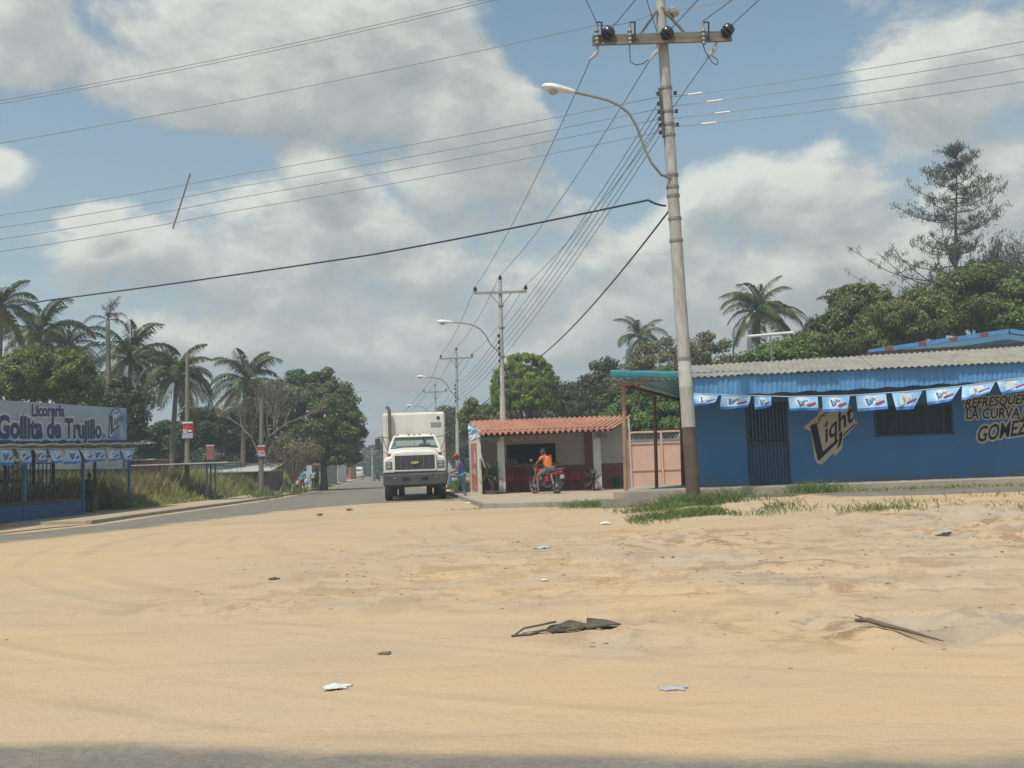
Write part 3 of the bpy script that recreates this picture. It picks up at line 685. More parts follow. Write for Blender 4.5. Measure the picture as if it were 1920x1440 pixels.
for s in range(2):
    V = []; F = []; n = 26; a = q0.lerp(q1, s/2 - .01); c = q0.lerp(q1, (s+1)/2)
    for j in range(n+1):
        u = j/n; 
        for r in range(5):
            t = r/4; p = a.lerp(c, u) + Vector((2.2, 4.6, -.30))*t
            V.append((p.x, p.y, p.z + .022*math.sin(u*2*math.pi*6) + .05*math.sin(t*3)))
    for j in range(n):
        for r in range(4): F.append((j*5+r, (j+1)*5+r, (j+1)*5+r+1, j*5+r+1))
    B().add(V, F).obj('roof_sheet', 'turquoise_sheet', cn, world=True, smooth='all')
V = []; F = []
for j in range(31):
    u = j/30; p = q0.lerp(q1, u)
    for r, (dy, dz) in enumerate(((0,.02),(-.05,.07),(-.02,.12),(-.06,.17),(-.02,.21))): V.append((p.x, p.y+dy, p.z+dz-.11*(1-u)*0 + .008*math.sin(u*17)))
for j in range(30):
    for r in range(4): F.append((j*5+r, (j+1)*5+r, (j+1)*5+r+1, j*5+r+1))
B().add(V, F).obj('edge_sheet', 'turquoise_sheet', cn, world=True, smooth='all')
# ---------------------------------------------------------------- pink gate
GY = 38.6
gt = thing('pink_gate', 'pink sheet metal gate with lattice top between the tiled kiosk and the blue shop', 'gate', (XY(1240,GY), GY, PZ))
mat('pink_paint', (.64,.41,.33), (.57,.37,.30), 1.5, .7, .05, 30)
def gp(px, py): return atY(px, py, GY)
gz0, gz1, gzm, gzt = PZ+.04, gp(1240,880).z, gp(1240,830).z, gp(1240,809).z
g0, g1 = XY(1184,GY), XY(1302,GY); gm = XY(1243,GY)
fr = B()
for x in (g0, gm, g1): fr.bar((x,GY-.02,gz0),(x,GY-.02,gzt),.09,.07)
for z in (gz0+.03, gzt): fr.bar((g0,GY-.025,z),(g1,GY-.025,z),.06,.07)
for z in (gz1, gzm): fr.bar((g0,GY-.015,z),(g1,GY-.015,z),.045,.05)
fr.obj('gate_frame', 'pink_paint', gt, world=True)
for a, c in ((g0+.045, gm-.045), (gm+.045, g1-.045)):
    for z0, z1 in ((gz0+.06, gz1-.025), (gz1+.025, gzm-.025)):
        B().box((a,GY,z0),(c,GY+.012,z1)).obj('panel', 'pink_paint', gt, world=True)
    b = B(); 
    k = 7
    for i in range(-2, k+1):
        u0 = a + (c-a)*i/k; hgt = gzt-gzm-.06; sl_ = hgt
        for sgn in (1, -1):
            s0, s1 = (u0, u0+sl_) if sgn > 0 else (u0+sl_, u0)
            p0 = Vector((s0,GY,gzm+.03)); p1 = Vector((s1,GY,gzt-.03))
            lo_, hi_ = a, c
            d = p1-p0
            t0 = max(0, min(((lo_-p0.x)/d.x), ((hi_-p0.x)/d.x))); t1 = min(1, max(((lo_-p0.x)/d.x), ((hi_-p0.x)/d.x)))
            if t1 > t0 + .02: b.bar(p0+d*t0, p0+d*t1, .016, .016)
    b.obj('lattice', 'steel_grey', gt, world=True)
B().box((g0-.1,GY+1.2,PZ),(g1+4,GY+1.35,gzt-.25)).obj('block_wall', mat('grey_block', (.30,.29,.27), (.22,.21,.2), 2, .9), gt, world=True)
# ---------------------------------------------------------------- tiled kiosk
KY = 44.0
kio = thing('tiled_kiosk', 'small open-fronted bar with orange tile roof, white columns and brown dado', 'kiosk', (XY(1040,42), 42, PZ))
mat('white_wall', (.74,.69,.61), (.64,.59,.52), 1.5, .85, .06, 40)
mat('brown_dado', (.33,.14,.09), (.26,.11,.07), 3, .6, .1, 30)
mat('terracotta', (.56,.26,.16), (.40,.185,.12), 2.2, .75, .12, 30)
mat('red_plastic', (.50,.03,.028), (.42,.025,.025), 3, .4, spec=.5)
kx0, kx1 = XY(880,KY,1.5), XY(1183,KY,1.5)
ox0, ox1 = XY(951,KY,1.7), XY(1042,KY,1.7); oz0, oz1 = atY(1000,868,KY).z, atY(1000,832,KY).z
DD = 1.17
B().box((kx0,KY,DD),(ox0,KY+.15,3.1)).box((ox0,KY,oz1),(ox1,KY+.15,3.1)).box((ox1,KY,DD),(kx1,KY+.15,3.1)).box((ox0,KY,DD),(ox1,KY+.15,oz0)).obj('wall', 'white_wall', kio, world=True)
B().box((kx0,KY-.03,PZ),(kx1,KY+.15,DD)).obj('dado', 'brown_dado', kio, world=True)
B().box((ox0-.1,KY-.3,oz0-.06),(ox1+.1,KY-.035,oz0)).obj('counter', 'brown_dado', kio, world=True, bevel=.01)
B().box((XY(1098,KY),KY-.06,DD),(XY(1113,KY),KY-.004,2.9)).obj('pilaster', 'brown_dado', kio, world=True)
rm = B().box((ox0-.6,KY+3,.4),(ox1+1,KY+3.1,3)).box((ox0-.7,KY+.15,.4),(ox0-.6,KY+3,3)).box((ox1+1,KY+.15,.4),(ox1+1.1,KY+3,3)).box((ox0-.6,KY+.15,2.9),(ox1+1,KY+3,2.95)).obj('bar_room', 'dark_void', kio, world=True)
B().box((ox0+.1,KY+2.7,1.5),(ox1-.2,KY+2.95,1.54)).box((ox0+.1,KY+2.7,1.95),(ox1-.2,KY+2.95,1.99)).obj('shelf', mat('dark_wood', (.10,.06,.04), (.07,.04,.03), 4, .7), rm)
# left wall along the street with a faded red advert on its outer face
lf0 = Vector((XY(896,40.2,1), 40.2, PZ)); lf1 = Vector((kx0, KY+.05, PZ)); dn = (lf1-lf0).normalized(); q = Vector((-dn.y, dn.x, 0))
B().prism([lf0, lf1, lf1-q*.15, lf0-q*.15], (0,0,2.55)).obj('side_wall', 'white_wall', kio, world=True)
B().prism([lf0-q*.16, lf1-q*.16, lf1-q*.165, lf0-q*.165], (0,0,DD-PZ)).obj('side_dado', 'brown_dado', kio, world=True)
ad = B()
a, c = lf0 + q*.012 + dn*.25, lf0 + q*.012 + dn*2.7
ad.add([a+Vector((0,0,.12)), c+Vector((0,0,.12)), c+Vector((0,0,2.05)), a+Vector((0,0,2.05))], [(0,1,2,3)])
ado = ad.obj('painted_advert', mat('faded_red', (.52,.12,.11), (.58,.25,.23), 2, .8), kio, world=True)
ad = B()
for t0, t1, z0, z1 in ((.35,1.4,1.2,1.75),(.5,2.2,.75,1.05),(.4,1.2,.2,.34)):
    s = lf0 + q*.018
    ad.add([s+dn*t0+Vector((0,0,z0)), s+dn*t1+Vector((0,0,z0+.05)), s+dn*(t1-.1)+Vector((0,0,z1)), s+dn*(t0+.15)+Vector((0,0,z1-.08))], [(0,1,2,3)])
ad.obj('advert_script', mat('chalk_white', (.62,.55,.52), (.55,.48,.45), 3, .8), ado)
# columns, beam
for px in (940.5, 1120.5):
    x = XY(px, 40.4, 1); c_ = B().box((x-.145,40.3,PZ),(x+.145,40.58,2.52)).obj('column', mat('column_white', (.70,.68,.63), (.62,.60,.55), 2, .8), kio, world=True, bevel=.02)
    B().box((x-.2,40.24,PZ),(x+.2,40.64,PZ+.06)).obj('column_base', 'concrete', c_)
B().bar((XY(898,40.45,2.5),40.45,2.58),(XY(1140,40.45,2.5),40.45,2.58),.16,.14).obj('beam', mat('black_timber', (.045,.035,.03), (.07,.055,.045), 5, .85), kio, world=True)
# roof: sheets pressed into tile shape, skewed towards the right and cut along the street on the left
EYK = 39.5; ux0 = XY(897.5, EYK, 2.6); W = XY(1147, EYK, 2.6) - ux0; depth = 5.6; zE = atY(1020, 809, EYK).z; zR = atY(1020, 785, EYK+depth).z
def rp(u, v, dz=0):
    lam = .222
    z = zE + (zR-zE)*v + .058*math.sin(u*2*math.pi/lam) - .008*((v*13) % 1.0) + dz - .03*math.sin(v*3.1)
    return (ux0 + u + 1.40*v, EYK + depth*v, z)
widths = [.80,.80,.80,.80,.80,.80]; sc_ = (W + 2.0) / 7.0
us = [-2.0 + sc_*i for i in range(8)]
for i in range(7):
    u0, u1 = us[i], us[i+1] + .02; nu = int((u1-u0)/.0277); vs_ = []
    for r in range(13): vs_ += [r/13.0, (r+.97)/13.0]
    V = []; F = []
    for v in vs_:
        lim = -1.96*v
        for j in range(nu+1):
            u = max(u0 + (u1-u0)*j/nu, lim); V.append(rp(u, v, .008 if i % 2 else 0))
    m_ = nu+1
    for r in range(len(vs_)-1):
        for j in range(nu):
            q_ = (r*m_+j, r*m_+j+1, (r+1)*m_+j+1, (r+1)*m_+j)
            if len({tuple(round(c, 5) for c in V[k]) for k in q_}) >= 3: F.append(q_)
    k0 = len(V); V += [(p[0], p[1]+.003, p[2]-.03) for p in V[:m_]]
    for j in range(nu):
        if V[j] != V[j+1]: F.append((k0+j, k0+j+1, j+1, j))
    if F: B().add(V, F).obj('roof_tile_sheet', 'terracotta', kio, world=True, smooth=62)
B().loft([[rp(-1.9*v,v,-.12), rp(W,v,-.12), rp(W,v,-.06), rp(-1.9*v,v,-.06)] for v in (.02,.98)]).obj('roof_boarding', 'black_timber', kio, world=True)
B().tube([(XY(1180,43.7,1),43.7,PZ),(XY(1178.5,43.7,2.8),43.7,2.85)], .07, 8).obj('downpipe', 'column_white', kio, world=True)
# things at the kiosk
for i, (px, py, ww, hh, cc) in enumerate(((927,822,20,13,'left end of the eave'), (969,822,23,11,'just right of the left column'), (1002,820,22,9,'at the middle of the eave'), (1085,819,18,9,'left of the right column'), (1126,817,25,11,'on top of the right column'))):
    a = atY(px-ww/2, py, 40.2); c = atY(px+ww/2, py-1, 40.2); h = hh*40.2/FPX
    t = thing('paper_banner', 'faded paper banner under the tile roof, ' + cc, 'banner', a, 0, 'banners under the kiosk eave')
    V = []; n = 6
    for j in range(n+1):
        for r in range(3):
            p = a.lerp(c, j/n); V.append((p.x, p.y + .03*math.sin(j*1.7+i+r), p.z + h/2 - h*r/2 + .02*math.sin(j*2.3+i)*r))
    B().add(V, [(j*3+r, (j+1)*3+r, (j+1)*3+r+1, j*3+r+1) for j in range(n) for r in range(2)]).obj('sheet', mat('old_paper', (.40,.36,.33), (.22,.19,.2), 6, .8), t, world=True)
    p0 = a.lerp(c, .1); p1 = a.lerp(c, .9)
    b = B()
    text_on(b, ('POLAR', 'REFRESCO', 'MALTA', 'HIELO', 'POLAR')[i] if False else '~~~~', lambda u, v: p0.lerp(p1, u) + Vector((0,-.05,-h*.12 + v*h*.3)), bold=.02)
    b.obj('scribble', 'sign_black', t, world=True)
def chair():
    t = thing('plastic_chair', '', 'chair')
    B().box((-.22,-.22,.40),(.22,.22,.43)).obj('seat', 'red_plastic', t, bevel=.012)
    for sx in (-1, 1):
        for sy in (-1, 1): B().tube([(sx*.19,sy*.19,.41),(sx*.235,sy*.24,0)], [.028,.02], 6).obj('leg', 'red_plastic', t)
        B().tube([(sx*.22,-.2,.42),(sx*.25,-.2,.62),(sx*.25,.1,.64),(sx*.22,.22,.66)], .02, 6).obj('armrest', 'red_plastic', t)
    V = []; F = []
    for j in range(7):
        a = (j/6-.5); x = a*.44; top_ = .84 - .10*abs(a)*2*abs(a)*2
        for z in (.43, .62, top_): V.append((x, .21 + .05*(1-4*a*a) + (z-.43)*.12, z)); V.append((x, .23 + .05*(1-4*a*a) + (z-.43)*.12, z))
    for j in range(6):
        for r in range(2):
            A = j*6 + r*2; D = A+6; F += [(A, D, D+2, A+2), (D+1, A+1, A+3, D+3)]
        A = j*6; F += [(A+4, A+10, A+11, A+5)]
    B().add(V, F).obj('backrest', 'red_plastic', t, smooth='all')
    return t
ch0 = chair()
for i, (px, Y, rz, lab) in enumerate(((957,42.4,.2,'red plastic chair beside the left column of the kiosk'), (974,43.2,-.3,'red plastic chair under the left part of the bar counter'), (990,42.8,.5,'red plastic chair behind the motorbike front wheel'),
        (1066,43.1,-.2,'red plastic chair right behind the motorbike tail light'), (1082,42.6,.3,'red plastic chair left of the brown pilaster'), (1098,43.0,-.4,'red plastic chair against the brown pilaster, nearest the right column'))):
    c_ = ch0 if i == 0 else copy_tree(ch0); c_.location = (XY(px,Y,.5), Y, PZ); c_.rotation_euler = (0,0,rz); c_['label'] = lab; c_['group'] = 'red chairs in the kiosk'
# agaves / yuccas at the columns
leafmat('yucca_green', (.05,.09,.04), (.10,.14,.06), (.26,.24,.12), .1)
def yucca(label, px, Y, r, hz, n, pot):
    x = XY(px, Y, .6); t = thing('yucca_plant', label, 'plant', (x, Y, PZ), 0, 'spiky plants at the kiosk')
    B().tube([(0,0,0),(.03,0,hz*.5),(0,.02,hz)], [.07,.06,.05], 8).obj('trunk', mat('bark_tan', (.22,.16,.10), (.13,.10,.07), 8, .9), t)
    b = B()
    for i in range(n):
        az = random.uniform(0, 6.283); el = random.uniform(-.35, 1.35); Lh = r*random.uniform(.75, 1.1); d = Vector((math.cos(az)*math.cos(el), math.sin(az)*math.cos(el), math.sin(el)))
        s = Vector((-math.sin(az), math.cos(az), 0)); base = Vector((0,0,hz*random.uniform(.8, 1.02)))
        p1 = base + d*Lh*.45; p2 = base + d*Lh + Vector((0,0,-.12*Lh)); w_ = .028
        b.add([base-s*w_*.6, base+s*w_*.6, p1+s*w_, p1-s*w_, p2], [(0,1,2,3), (3,2,4)])
    b.obj('leaves', 'yucca_green', t)
    if pot: B().lathe((0,0,0),(0,0,1),[(.20,0),(.24,.02),(.27,.13),(.29,.15),(.25,.15),(.23,.06),(.02,.06)],16).obj('planter', 'concrete_old', t, smooth=True)
yucca('tall spiky plant beside the left column of the kiosk', 922, 39.8, .80, .72, 150, True)
yucca('low spiky plant at the foot of the right kiosk column', 1111, 39.8, .62, .42, 110, False)
gb = thing('waste_bin', 'dark green bin by the brown wall right of the kiosk column', 'bin', (XY(1156,43.3,.5), 43.3, PZ))
B().lathe((0,0,0),(0,0,1),[(.15,0),(.19,.42),(.205,.42),(.205,.46),(.18,.46),(.14,.03),(.01,.03)],16).obj('body', mat('bin_green', (.02,.09,.06), (.025,.1,.07), 3, .5), gb, smooth=True)
B().lathe((0,0,.25),(0,0,1),[(.176,0),(.188,.01),(.185,.03)],16).obj('rim_band', 'bin_green', gb, smooth=True)
# torn plastic pennants blowing at the kiosk's street corner
tp = thing('plastic_streamer', 'torn white and blue plastic streamers on the street corner of the tiled roof', 'streamer', (XY(886,39.6,2.4), 39.6, 2.2))
for i, (px, py, s, mm) in enumerate(((882,801,.13,'print_white'), (888,811,.2,'flag_blue'), (893,822,.22,'print_white'), (886,815,.15,'print_white'))):
    c_ = atY(px, py, 39.6); V = []
    for j in range(4):
        for r in range(4): V.append(c_ + Vector((s*(j/3-.5)*1.7 + random.uniform(-.04,.04), random.uniform(-.07,.07), s*(r/3-.5)*1.2 + .05*j + random.uniform(-.04,.04))))
    B().add(V, [(j*4+r, (j+1)*4+r, (j+1)*4+r+1, j*4+r+1) for j in range(3) for r in range(3)]).obj('scrap', mm, tp, world=True)
# bottles on the counter
for i, px in enumerate((955, 959.5, 964, 968)):
    bo = B().lathe((XY(px,KY-.15,1.4),KY-.15,oz0),(0,0,1),[(.035,0),(.037,.16),(.015,.22),(.013,.27),(.005,.27)],10).obj('bottle', mat('bottle_glass', (.10,.05,.02), (.4,.36,.3), 1.5, .25, spec=.6), smooth=True)
    tag(bo, 'small bottle standing at the left end of the kiosk bar counter', 'bottle', 'bottles on the bar counter')
# ---------------------------------------------------------------- liquor shop on the left
SZ = .105
Fa, Fb = atZ(45, 977, SZ), atZ(242, 954, SZ)
fd_ = (Fb - Fa); fd_.z = 0; fd_.normalize(); fn_ = Vector((fd_.y, -fd_.x, 0))        # along the front (away from camera), out to the street
def fp(px, py, off=0.0): return atP(px, py, Fa + fn_*off, fn_)
def fs(px, off=0.0, py=905):                                                         # ground point of the front under a picture column
    p = fp(px, py, off); return Vector((p.x, p.y, SZ))
lsh = thing('liquor_shop', 'open blue-posted liquor shop under a long pale blue name board', 'shop', fs(120))
mat('post_blue', (.055,.14,.26), (.07,.17,.30), 4, .6)
mat('wall_blue', (.04,.10,.20), (.05,.13,.25), 2, .75)
zb0, zb1 = fp(120, 829).z, fp(120, 757.5).z
mat('board_sky', (.40,.50,.60), (.46,.53,.58), 1.0, .6)
# name board
far = fs(237.5); near = fs(237.5) - fd_*15
sb = thing('shop_sign', 'pale blue name board with dark lettering on the roof of the liquor shop', 'sign', (far.x, far.y, zb0))
bdm = bpy.data.materials.new('board_print'); bdm.use_nodes = True; MATS['board_print'] = bdm
nt = bdm.node_tree; N_ = nt.nodes; L_ = nt.links; tc = N_.new('ShaderNodeTexCoord'); nz = N_.new('ShaderNodeTexNoise'); nz.inputs['Scale'].default_value = .75; nz.inputs['Detail'].default_value = 4; nz.inputs['Distortion'].default_value = .6
L_.new(tc.outputs['Object'], nz.inputs[0]); cr = N_.new('ShaderNodeValToRGB'); L_.new(nz.outputs[0], cr.inputs[0])
cr.color_ramp.elements[0].position = .38; cr.color_ramp.elements[0].color = (.11,.23,.41,1); cr.color_ramp.elements[1].position = .62; cr.color_ramp.elements[1].color = (.33,.40,.45,1)
e_ = cr.color_ramp.elements.new(.47); e_.color = (.26,.36,.45,1); L_.new(cr.outputs[0], N_['Principled BSDF'].inputs['Base Color']); N_['Principled BSDF'].inputs['Roughness'].default_value = .5
def board_pt(y_far, y_near, t, off):          # points of the board's edges, which climb slightly away from the viewer
    a_, c_ = fp(237.5, y_far, off), fp(0, y_near, off); return a_ + (c_ - a_)*t
NT = 1.5
B().prism([board_pt(830,833,NT,.25), board_pt(830,833,0,.25), board_pt(765.5,750,0,.25), board_pt(765.5,750,NT,.25)], -fn_*.12).obj('board', 'board_print', sb, world=True)
def bp(px, py, off=.256): return fp(px, py, off)
b = B(); z_ = Vector((0,0,zb0-SZ)); o_ = fn_*.256
b.add([board_pt(830,833,NT,.256), board_pt(830,833,0,.256), board_pt(824.5,825.5,0,.256), board_pt(824.5,825.5,NT,.256)], [(0,1,2,3)])
b.obj('lower_band', mat('navy_print', (.025,.03,.11), (.03,.04,.13), 3, .5), sb, world=True)
for body, x0, y0, x1, y1, ch, bo in (('Licorería', 59.5, 780, 120, 780, 21, .04), ('Gollita de Trujillo', -5, 820.5, 189, 820.5, 36, .045), ('C.A.', 190.5, 820, 197, 820, 6, .02)):
    s0, s1 = bp(x0, y0), bp(x1, y1); hh = (bp((x0+x1)/2, y0-ch).z - bp((x0+x1)/2, y0).z)
    b = B(); text_on(b, body, lambda u, v: s0.lerp(s1, u) + Vector((0,0,hh*v)) + fn_*.004, offset=.075 if len(body) > 4 else .01, bold=bo); ho = b.obj('lettering_outline', mat('halo_white', (.55,.58,.60), (.5,.53,.55), 2, .6), sb, world=True)
    b = B(); text_on(b, body, lambda u, v: s0.lerp(s1, u) + Vector((0,0,hh*v)) + fn_*.009, bold=bo); b.obj('lettering', 'navy_print', ho)
# beer mark at the board's right end
def c7(x, y, off): return bp(0 + x/5.538, 740 + y/5.538, off)
out = [(1128,440),(1140,225),(1170,160),(1215,140),(1250,165),(1262,200),(1278,260),(1225,345),(1160,440),(1140,450)]
ho = B().add([c7(x, y, .262) for x, y in out], [tuple(range(len(out)))]).obj('beer_mark', 'navy_print', sb, world=True)
cxm, cym = 1195, 300
B().add([c7(cxm+(x-cxm)*.88, cym+(y-cym)*.93, .267) for x, y in out], [tuple(range(len(out)))]).obj('mark_field', 'halo_white', ho)
b = B(); L2 = [(1145,225),(1172,212),(1176,360),(1232,318),(1240,322),(1152,418)]
b.add([c7(x, y, .272) for x, y in L2], [tuple(range(len(L2)))])
text_on(b, 'iqht', lambda u, v: c7(1188+80*u, 322-52*u-85*v, .272), bold=.03)
text_on(b, 'polar', lambda u, v: c7(1180+62*u, 200-10*u-26*v, .272), bold=.02)
b.obj('mark_lettering', 'navy_print', ho)
# roof edge sheet, posts, counter wall, bars
e0, e1 = near + fn_*.55, fs(266) + fn_*.55
_ra, _rb = fp(0, 835.5, .55), fp(266, 832, .55); _sl = (_rb.z - _ra.z)/max(.1, (Vector((_rb.x, _rb.y, 0)) - Vector((_ra.x, _ra.y, 0))).length)
def zr_at(p): return _ra.z + _sl*(Vector((p.x, p.y, 0)) - Vector((_ra.x, _ra.y, 0))).dot(fd_)
V = []; n = 60
for i in range(n+1):
    p = e0.lerp(e1, i/n); zz = zr_at(p) + .02*math.sin(i*1.3) + .012*math.sin(i*3.7)
    for d, dz in ((0,0),(0,.035),(-4.2,-.12),(-4.2,-.16)): V.append((p.x+fn_.x*d, p.y+fn_.y*d, zz+dz))
F = [(i*4+k, (i+1)*4+k, (i+1)*4+(k+1) % 4, i*4+(k+1) % 4) for i in range(n) for k in range(4)]
B().add(V, F).obj('roof_sheet', mat('zinc_white', (.52,.50,.46), (.38,.37,.34), 3, .6), lsh, world=True)
for px, w_, mm, ty in ((45,.09,'post_blue',838), (155,.09,'post_blue',838), (242,.08,'post_blue',838)):
    p = fs(px); B().box((-w_/2,-w_/2,0),(w_/2,w_/2,zr_at(p)-SZ), Matrix.Translation(p)).obj('post', mm, lsh, world=True)
for px, d in ((100,-1.6), (178,-1.2), (63,-1.6), (232,-2.6), (10,-2.2)):
    p = fs(px, d); B().box((-.04,-.04,0),(.04,.04,zr_at(p)-SZ-.03), Matrix.Translation(p)).obj('post', mat('dark_post', (.04,.07,.11), (.05,.08,.12), 4, .7), lsh, world=True)
a, c = fs(155) - fd_*6.5, fs(153); zw = fp(100, 941).z
B().prism([a+fn_*.02, c+fn_*.02, c-fn_*.14, a-fn_*.14], (0,0,zw-SZ)).obj('counter_wall', 'wall_blue', lsh, world=True)
B().prism([a+fn_*.08+Vector((0,0,zw-SZ)), c+fn_*.08+Vector((0,0,zw-SZ)), c-fn_*.5+Vector((0,0,zw-SZ)), a-fn_*.5+Vector((0,0,zw-SZ))], (0,0,.06)).obj('counter_top', mat('dark_counter', (.03,.028,.026), (.05,.045,.04), 5, .5), lsh, world=True)
g0_, g1_ = fs(102, -.06), fs(-30, -.06); zg = fp(60, 868).z; gl = (g1_-g0_); ng = 17
gr = B().bar(g0_+Vector((0,0,zg-SZ)), g1_+Vector((0,0,zg-SZ)), .04, .04).bar(g0_+Vector((0,0,zg*.62-SZ)), g1_+Vector((0,0,zg*.62-SZ)), .025, .03).obj('grille', 'dark_post', lsh, world=True)
for i in range(ng):
    p = g0_ + gl*(i/(ng-1)); B().bar(p+Vector((0,0,zw-SZ+.05)), p+Vector((0,0,zg-SZ+(.22 if i % 4 == 2 else 0))), .026, .026).obj('bar', 'dark_post', gr)
B().prism([fs(242,-3.6)+Vector((0,0,0)), fs(242,-3.6)-fd_*14, fs(242,-3.75)-fd_*14, fs(242,-3.75)], (0,0,.75)).obj('rear_wall', mat('rear_grey', (.16,.13,.10), (.10,.085,.07), 2, .9), lsh, world=True)
B().bar(fs(188,-2.0)+Vector((0,0,.05)), fs(236,-2.0)+Vector((0,0,.12)), .3, .3).obj('low_bench', 'dark_counter', lsh, world=True)
B().bar(fs(207,-1.8)+Vector((0,0,.1)), fs(200,-1.8)+Vector((0,0,.75)), .08, .08).obj('leaning_plank', 'dark_counter', lsh, world=True)
B().bar(fs(-10,-.9)+Vector((0,0,1.15)), fs(36,-.9)+Vector((0,0,1.15)), .5, .12).obj('freezer_top', 'dark_counter', lsh, world=True)
# shop bunting
fl2 = [(-2,22),(30,56),(63,87),(90,115),(122,147),(150,171),(172,196),(198,225),(226,254)]
cz = lambda px: fp(px, 843).z
cord2 = [Vector((*fs(px, .45).xy, fp(px, 842 - (2 if k % 2 else 0), .45).z)) for k, px in enumerate((-30,26,60,90,118,149,171,197,226,258))]
bunting('bunting', 'string of dull blue beer pennants under the roof edge of the liquor shop', cord2,
        [(Vector((*fs(a, .45).xy, fp(a, 843, .45).z)), Vector((*fs(c, .45).xy, fp(c, 843, .45).z))) for a, c in fl2], .44, fn_.copy())
# long low wall and sheds behind
lw = thing('boundary_wall', 'long low brown wall with whitewashed top behind the liquor shop', 'wall', (-21.5, 44, 0))
a, c = Vector((-20.5, 29, 0)), Vector((-19.6, 56, 0)); d = (c-a).normalized(); q = Vector((-d.y, d.x, 0))
B().prism([a, c, c+q*.25, a+q*.25], (0,0,1.75)).obj('lower_wall', mat('mud_brown', (.21,.155,.10), (.14,.11,.07), .9, .95, .5, 15), lw, world=True)
B().prism([a+Vector((0,0,1.75)), c+Vector((0,0,1.75)), c+q*.25+Vector((0,0,1.75)), a+q*.25+Vector((0,0,1.75))], (0,0,.5)).obj('white_top', 'white_wall', lw, world=True)
ph = thing('pink_shed', 'small salmon pink shed behind the right end of the liquor shop', 'shed', (XY(258,52,1), 52, 0))
B().box((XY(249,52),52,0),(XY(290,52),54,2.15)).obj('wall', mat('salmon', (.46,.20,.16), (.40,.18,.14), 2, .85), ph, world=True)
B().box((XY(244,52),51.7,2.15),(XY(294,52),54.3,2.22)).obj('roof', 'zinc_white', ph, world=True)
sh = thing('lean_to', 'thin flat sheet roof on slim posts in the tall grass', 'shelter', (XY(340,47), 47, 0))
Y = 47.0; zt = atY(330,871,Y).z
B().box((XY(246,Y,2),Y,zt),(XY(427,Y,2),Y+2.2,zt+.05)).obj('roof_sheet', 'zinc_white', sh, world=True)
for px in (404, 388, 300): B().tube([(XY(px,Y+.2),Y+.2,0),(XY(px,Y+.2),Y+.2,zt)], .04, 6).obj('post', mat('green_iron', (.04,.06,.05), (.06,.08,.06), 4, .7), sh, world=True)
sh2 = thing('low_shed', 'long low grey-white shed behind the tall grass', 'shed', (XY(390,66), 66, 0))
Y = 66.0; zt = atY(380,888,Y).z
B().box((XY(270,Y),Y,0),(XY(505,Y),Y+4,zt)).obj('wall', 'rear_grey', sh2, world=True)
B().prism([(XY(262,Y),Y-.4,zt),(XY(512,Y),Y-.4,zt),(XY(512,Y),Y+4,zt+.55),(XY(262,Y),Y+4,zt+.55)], (0,0,.06)).obj('roof', 'zinc_white', sh2, world=True)
sg = thing('small_sign', 'small rusty red sign panel above the flat sheet roof', 'sign', (XY(395,48.5), 48.5, 0))
B().tube([(XY(395,48.5),48.5,0),(XY(395,48.5,3),48.5,2.5)], .035, 6).obj('post', 'green_iron', sg, world=True)
p = atY(388,862,48.5); p2 = atY(402,836,48.5)
pn = B().box((p.x,48.42,p.z),(p2.x,48.46,p2.z)).obj('panel', mat('rust_red', (.24,.085,.06), (.20,.08,.06), 3, .8), sg, world=True)
B().box((p.x-.03,48.415,p2.z),(p2.x+.03,48.47,p2.z+.05)).obj('frame', 'zinc_white', pn)
# ---------------------------------------------------------------- utility poles
def insul(c, up=(0,0,1), s=1.0, m='dark_porcelain'):
    up = Vector(up).normalized()
    return B().lathe(Vector(c), up, [(.02*s,0),(.03*s,.05*s),(.09*s,.06*s),(.10*s,.10*s),(.06*s,.13*s),(.08*s,.17*s),(.05*s,.22*s),(.02*s,.24*s)], 10)
def lamp(t, p0, path, head_dir, world=True, s=1.0):
    arm = B().tube(path, .035*s, 8).obj('lamp_arm', 'steel_grey', t, world=world, smooth=True)
    p = Vector(path[-1]); d = Vector(head_dir).normalized(); side = d.cross(Vector((0,0,1))).normalized(); up = side.cross(d)
    secs = []; low = []
    for t_, w_, h_, dn_ in ((0,.05,.05,.05),(.12,.08,.08,.06),(.38,.14,.12,.07),(.62,.165,.13,.07),(.78,.12,.10,.06),(.86,.03,.03,.02)):
        c = p + d*t_*s; secs.append([c + side*(w_*math.cos(a)*s) + up*((h_ if math.sin(a) > 0 else dn_)*math.sin(a)*s) for a in [2*math.pi*k/14 for k in range(14)]])
    hd = B().loft(secs).obj('lamp_head', 'lamp_white', arm, smooth=True)
    B().ball(p + d*.55*s - up*.06*s, (.13*s,.13*s,.10*s), 12, 8).obj('lamp_glass', 'lamp_lens', arm, smooth='all')
WIREPTS = {}
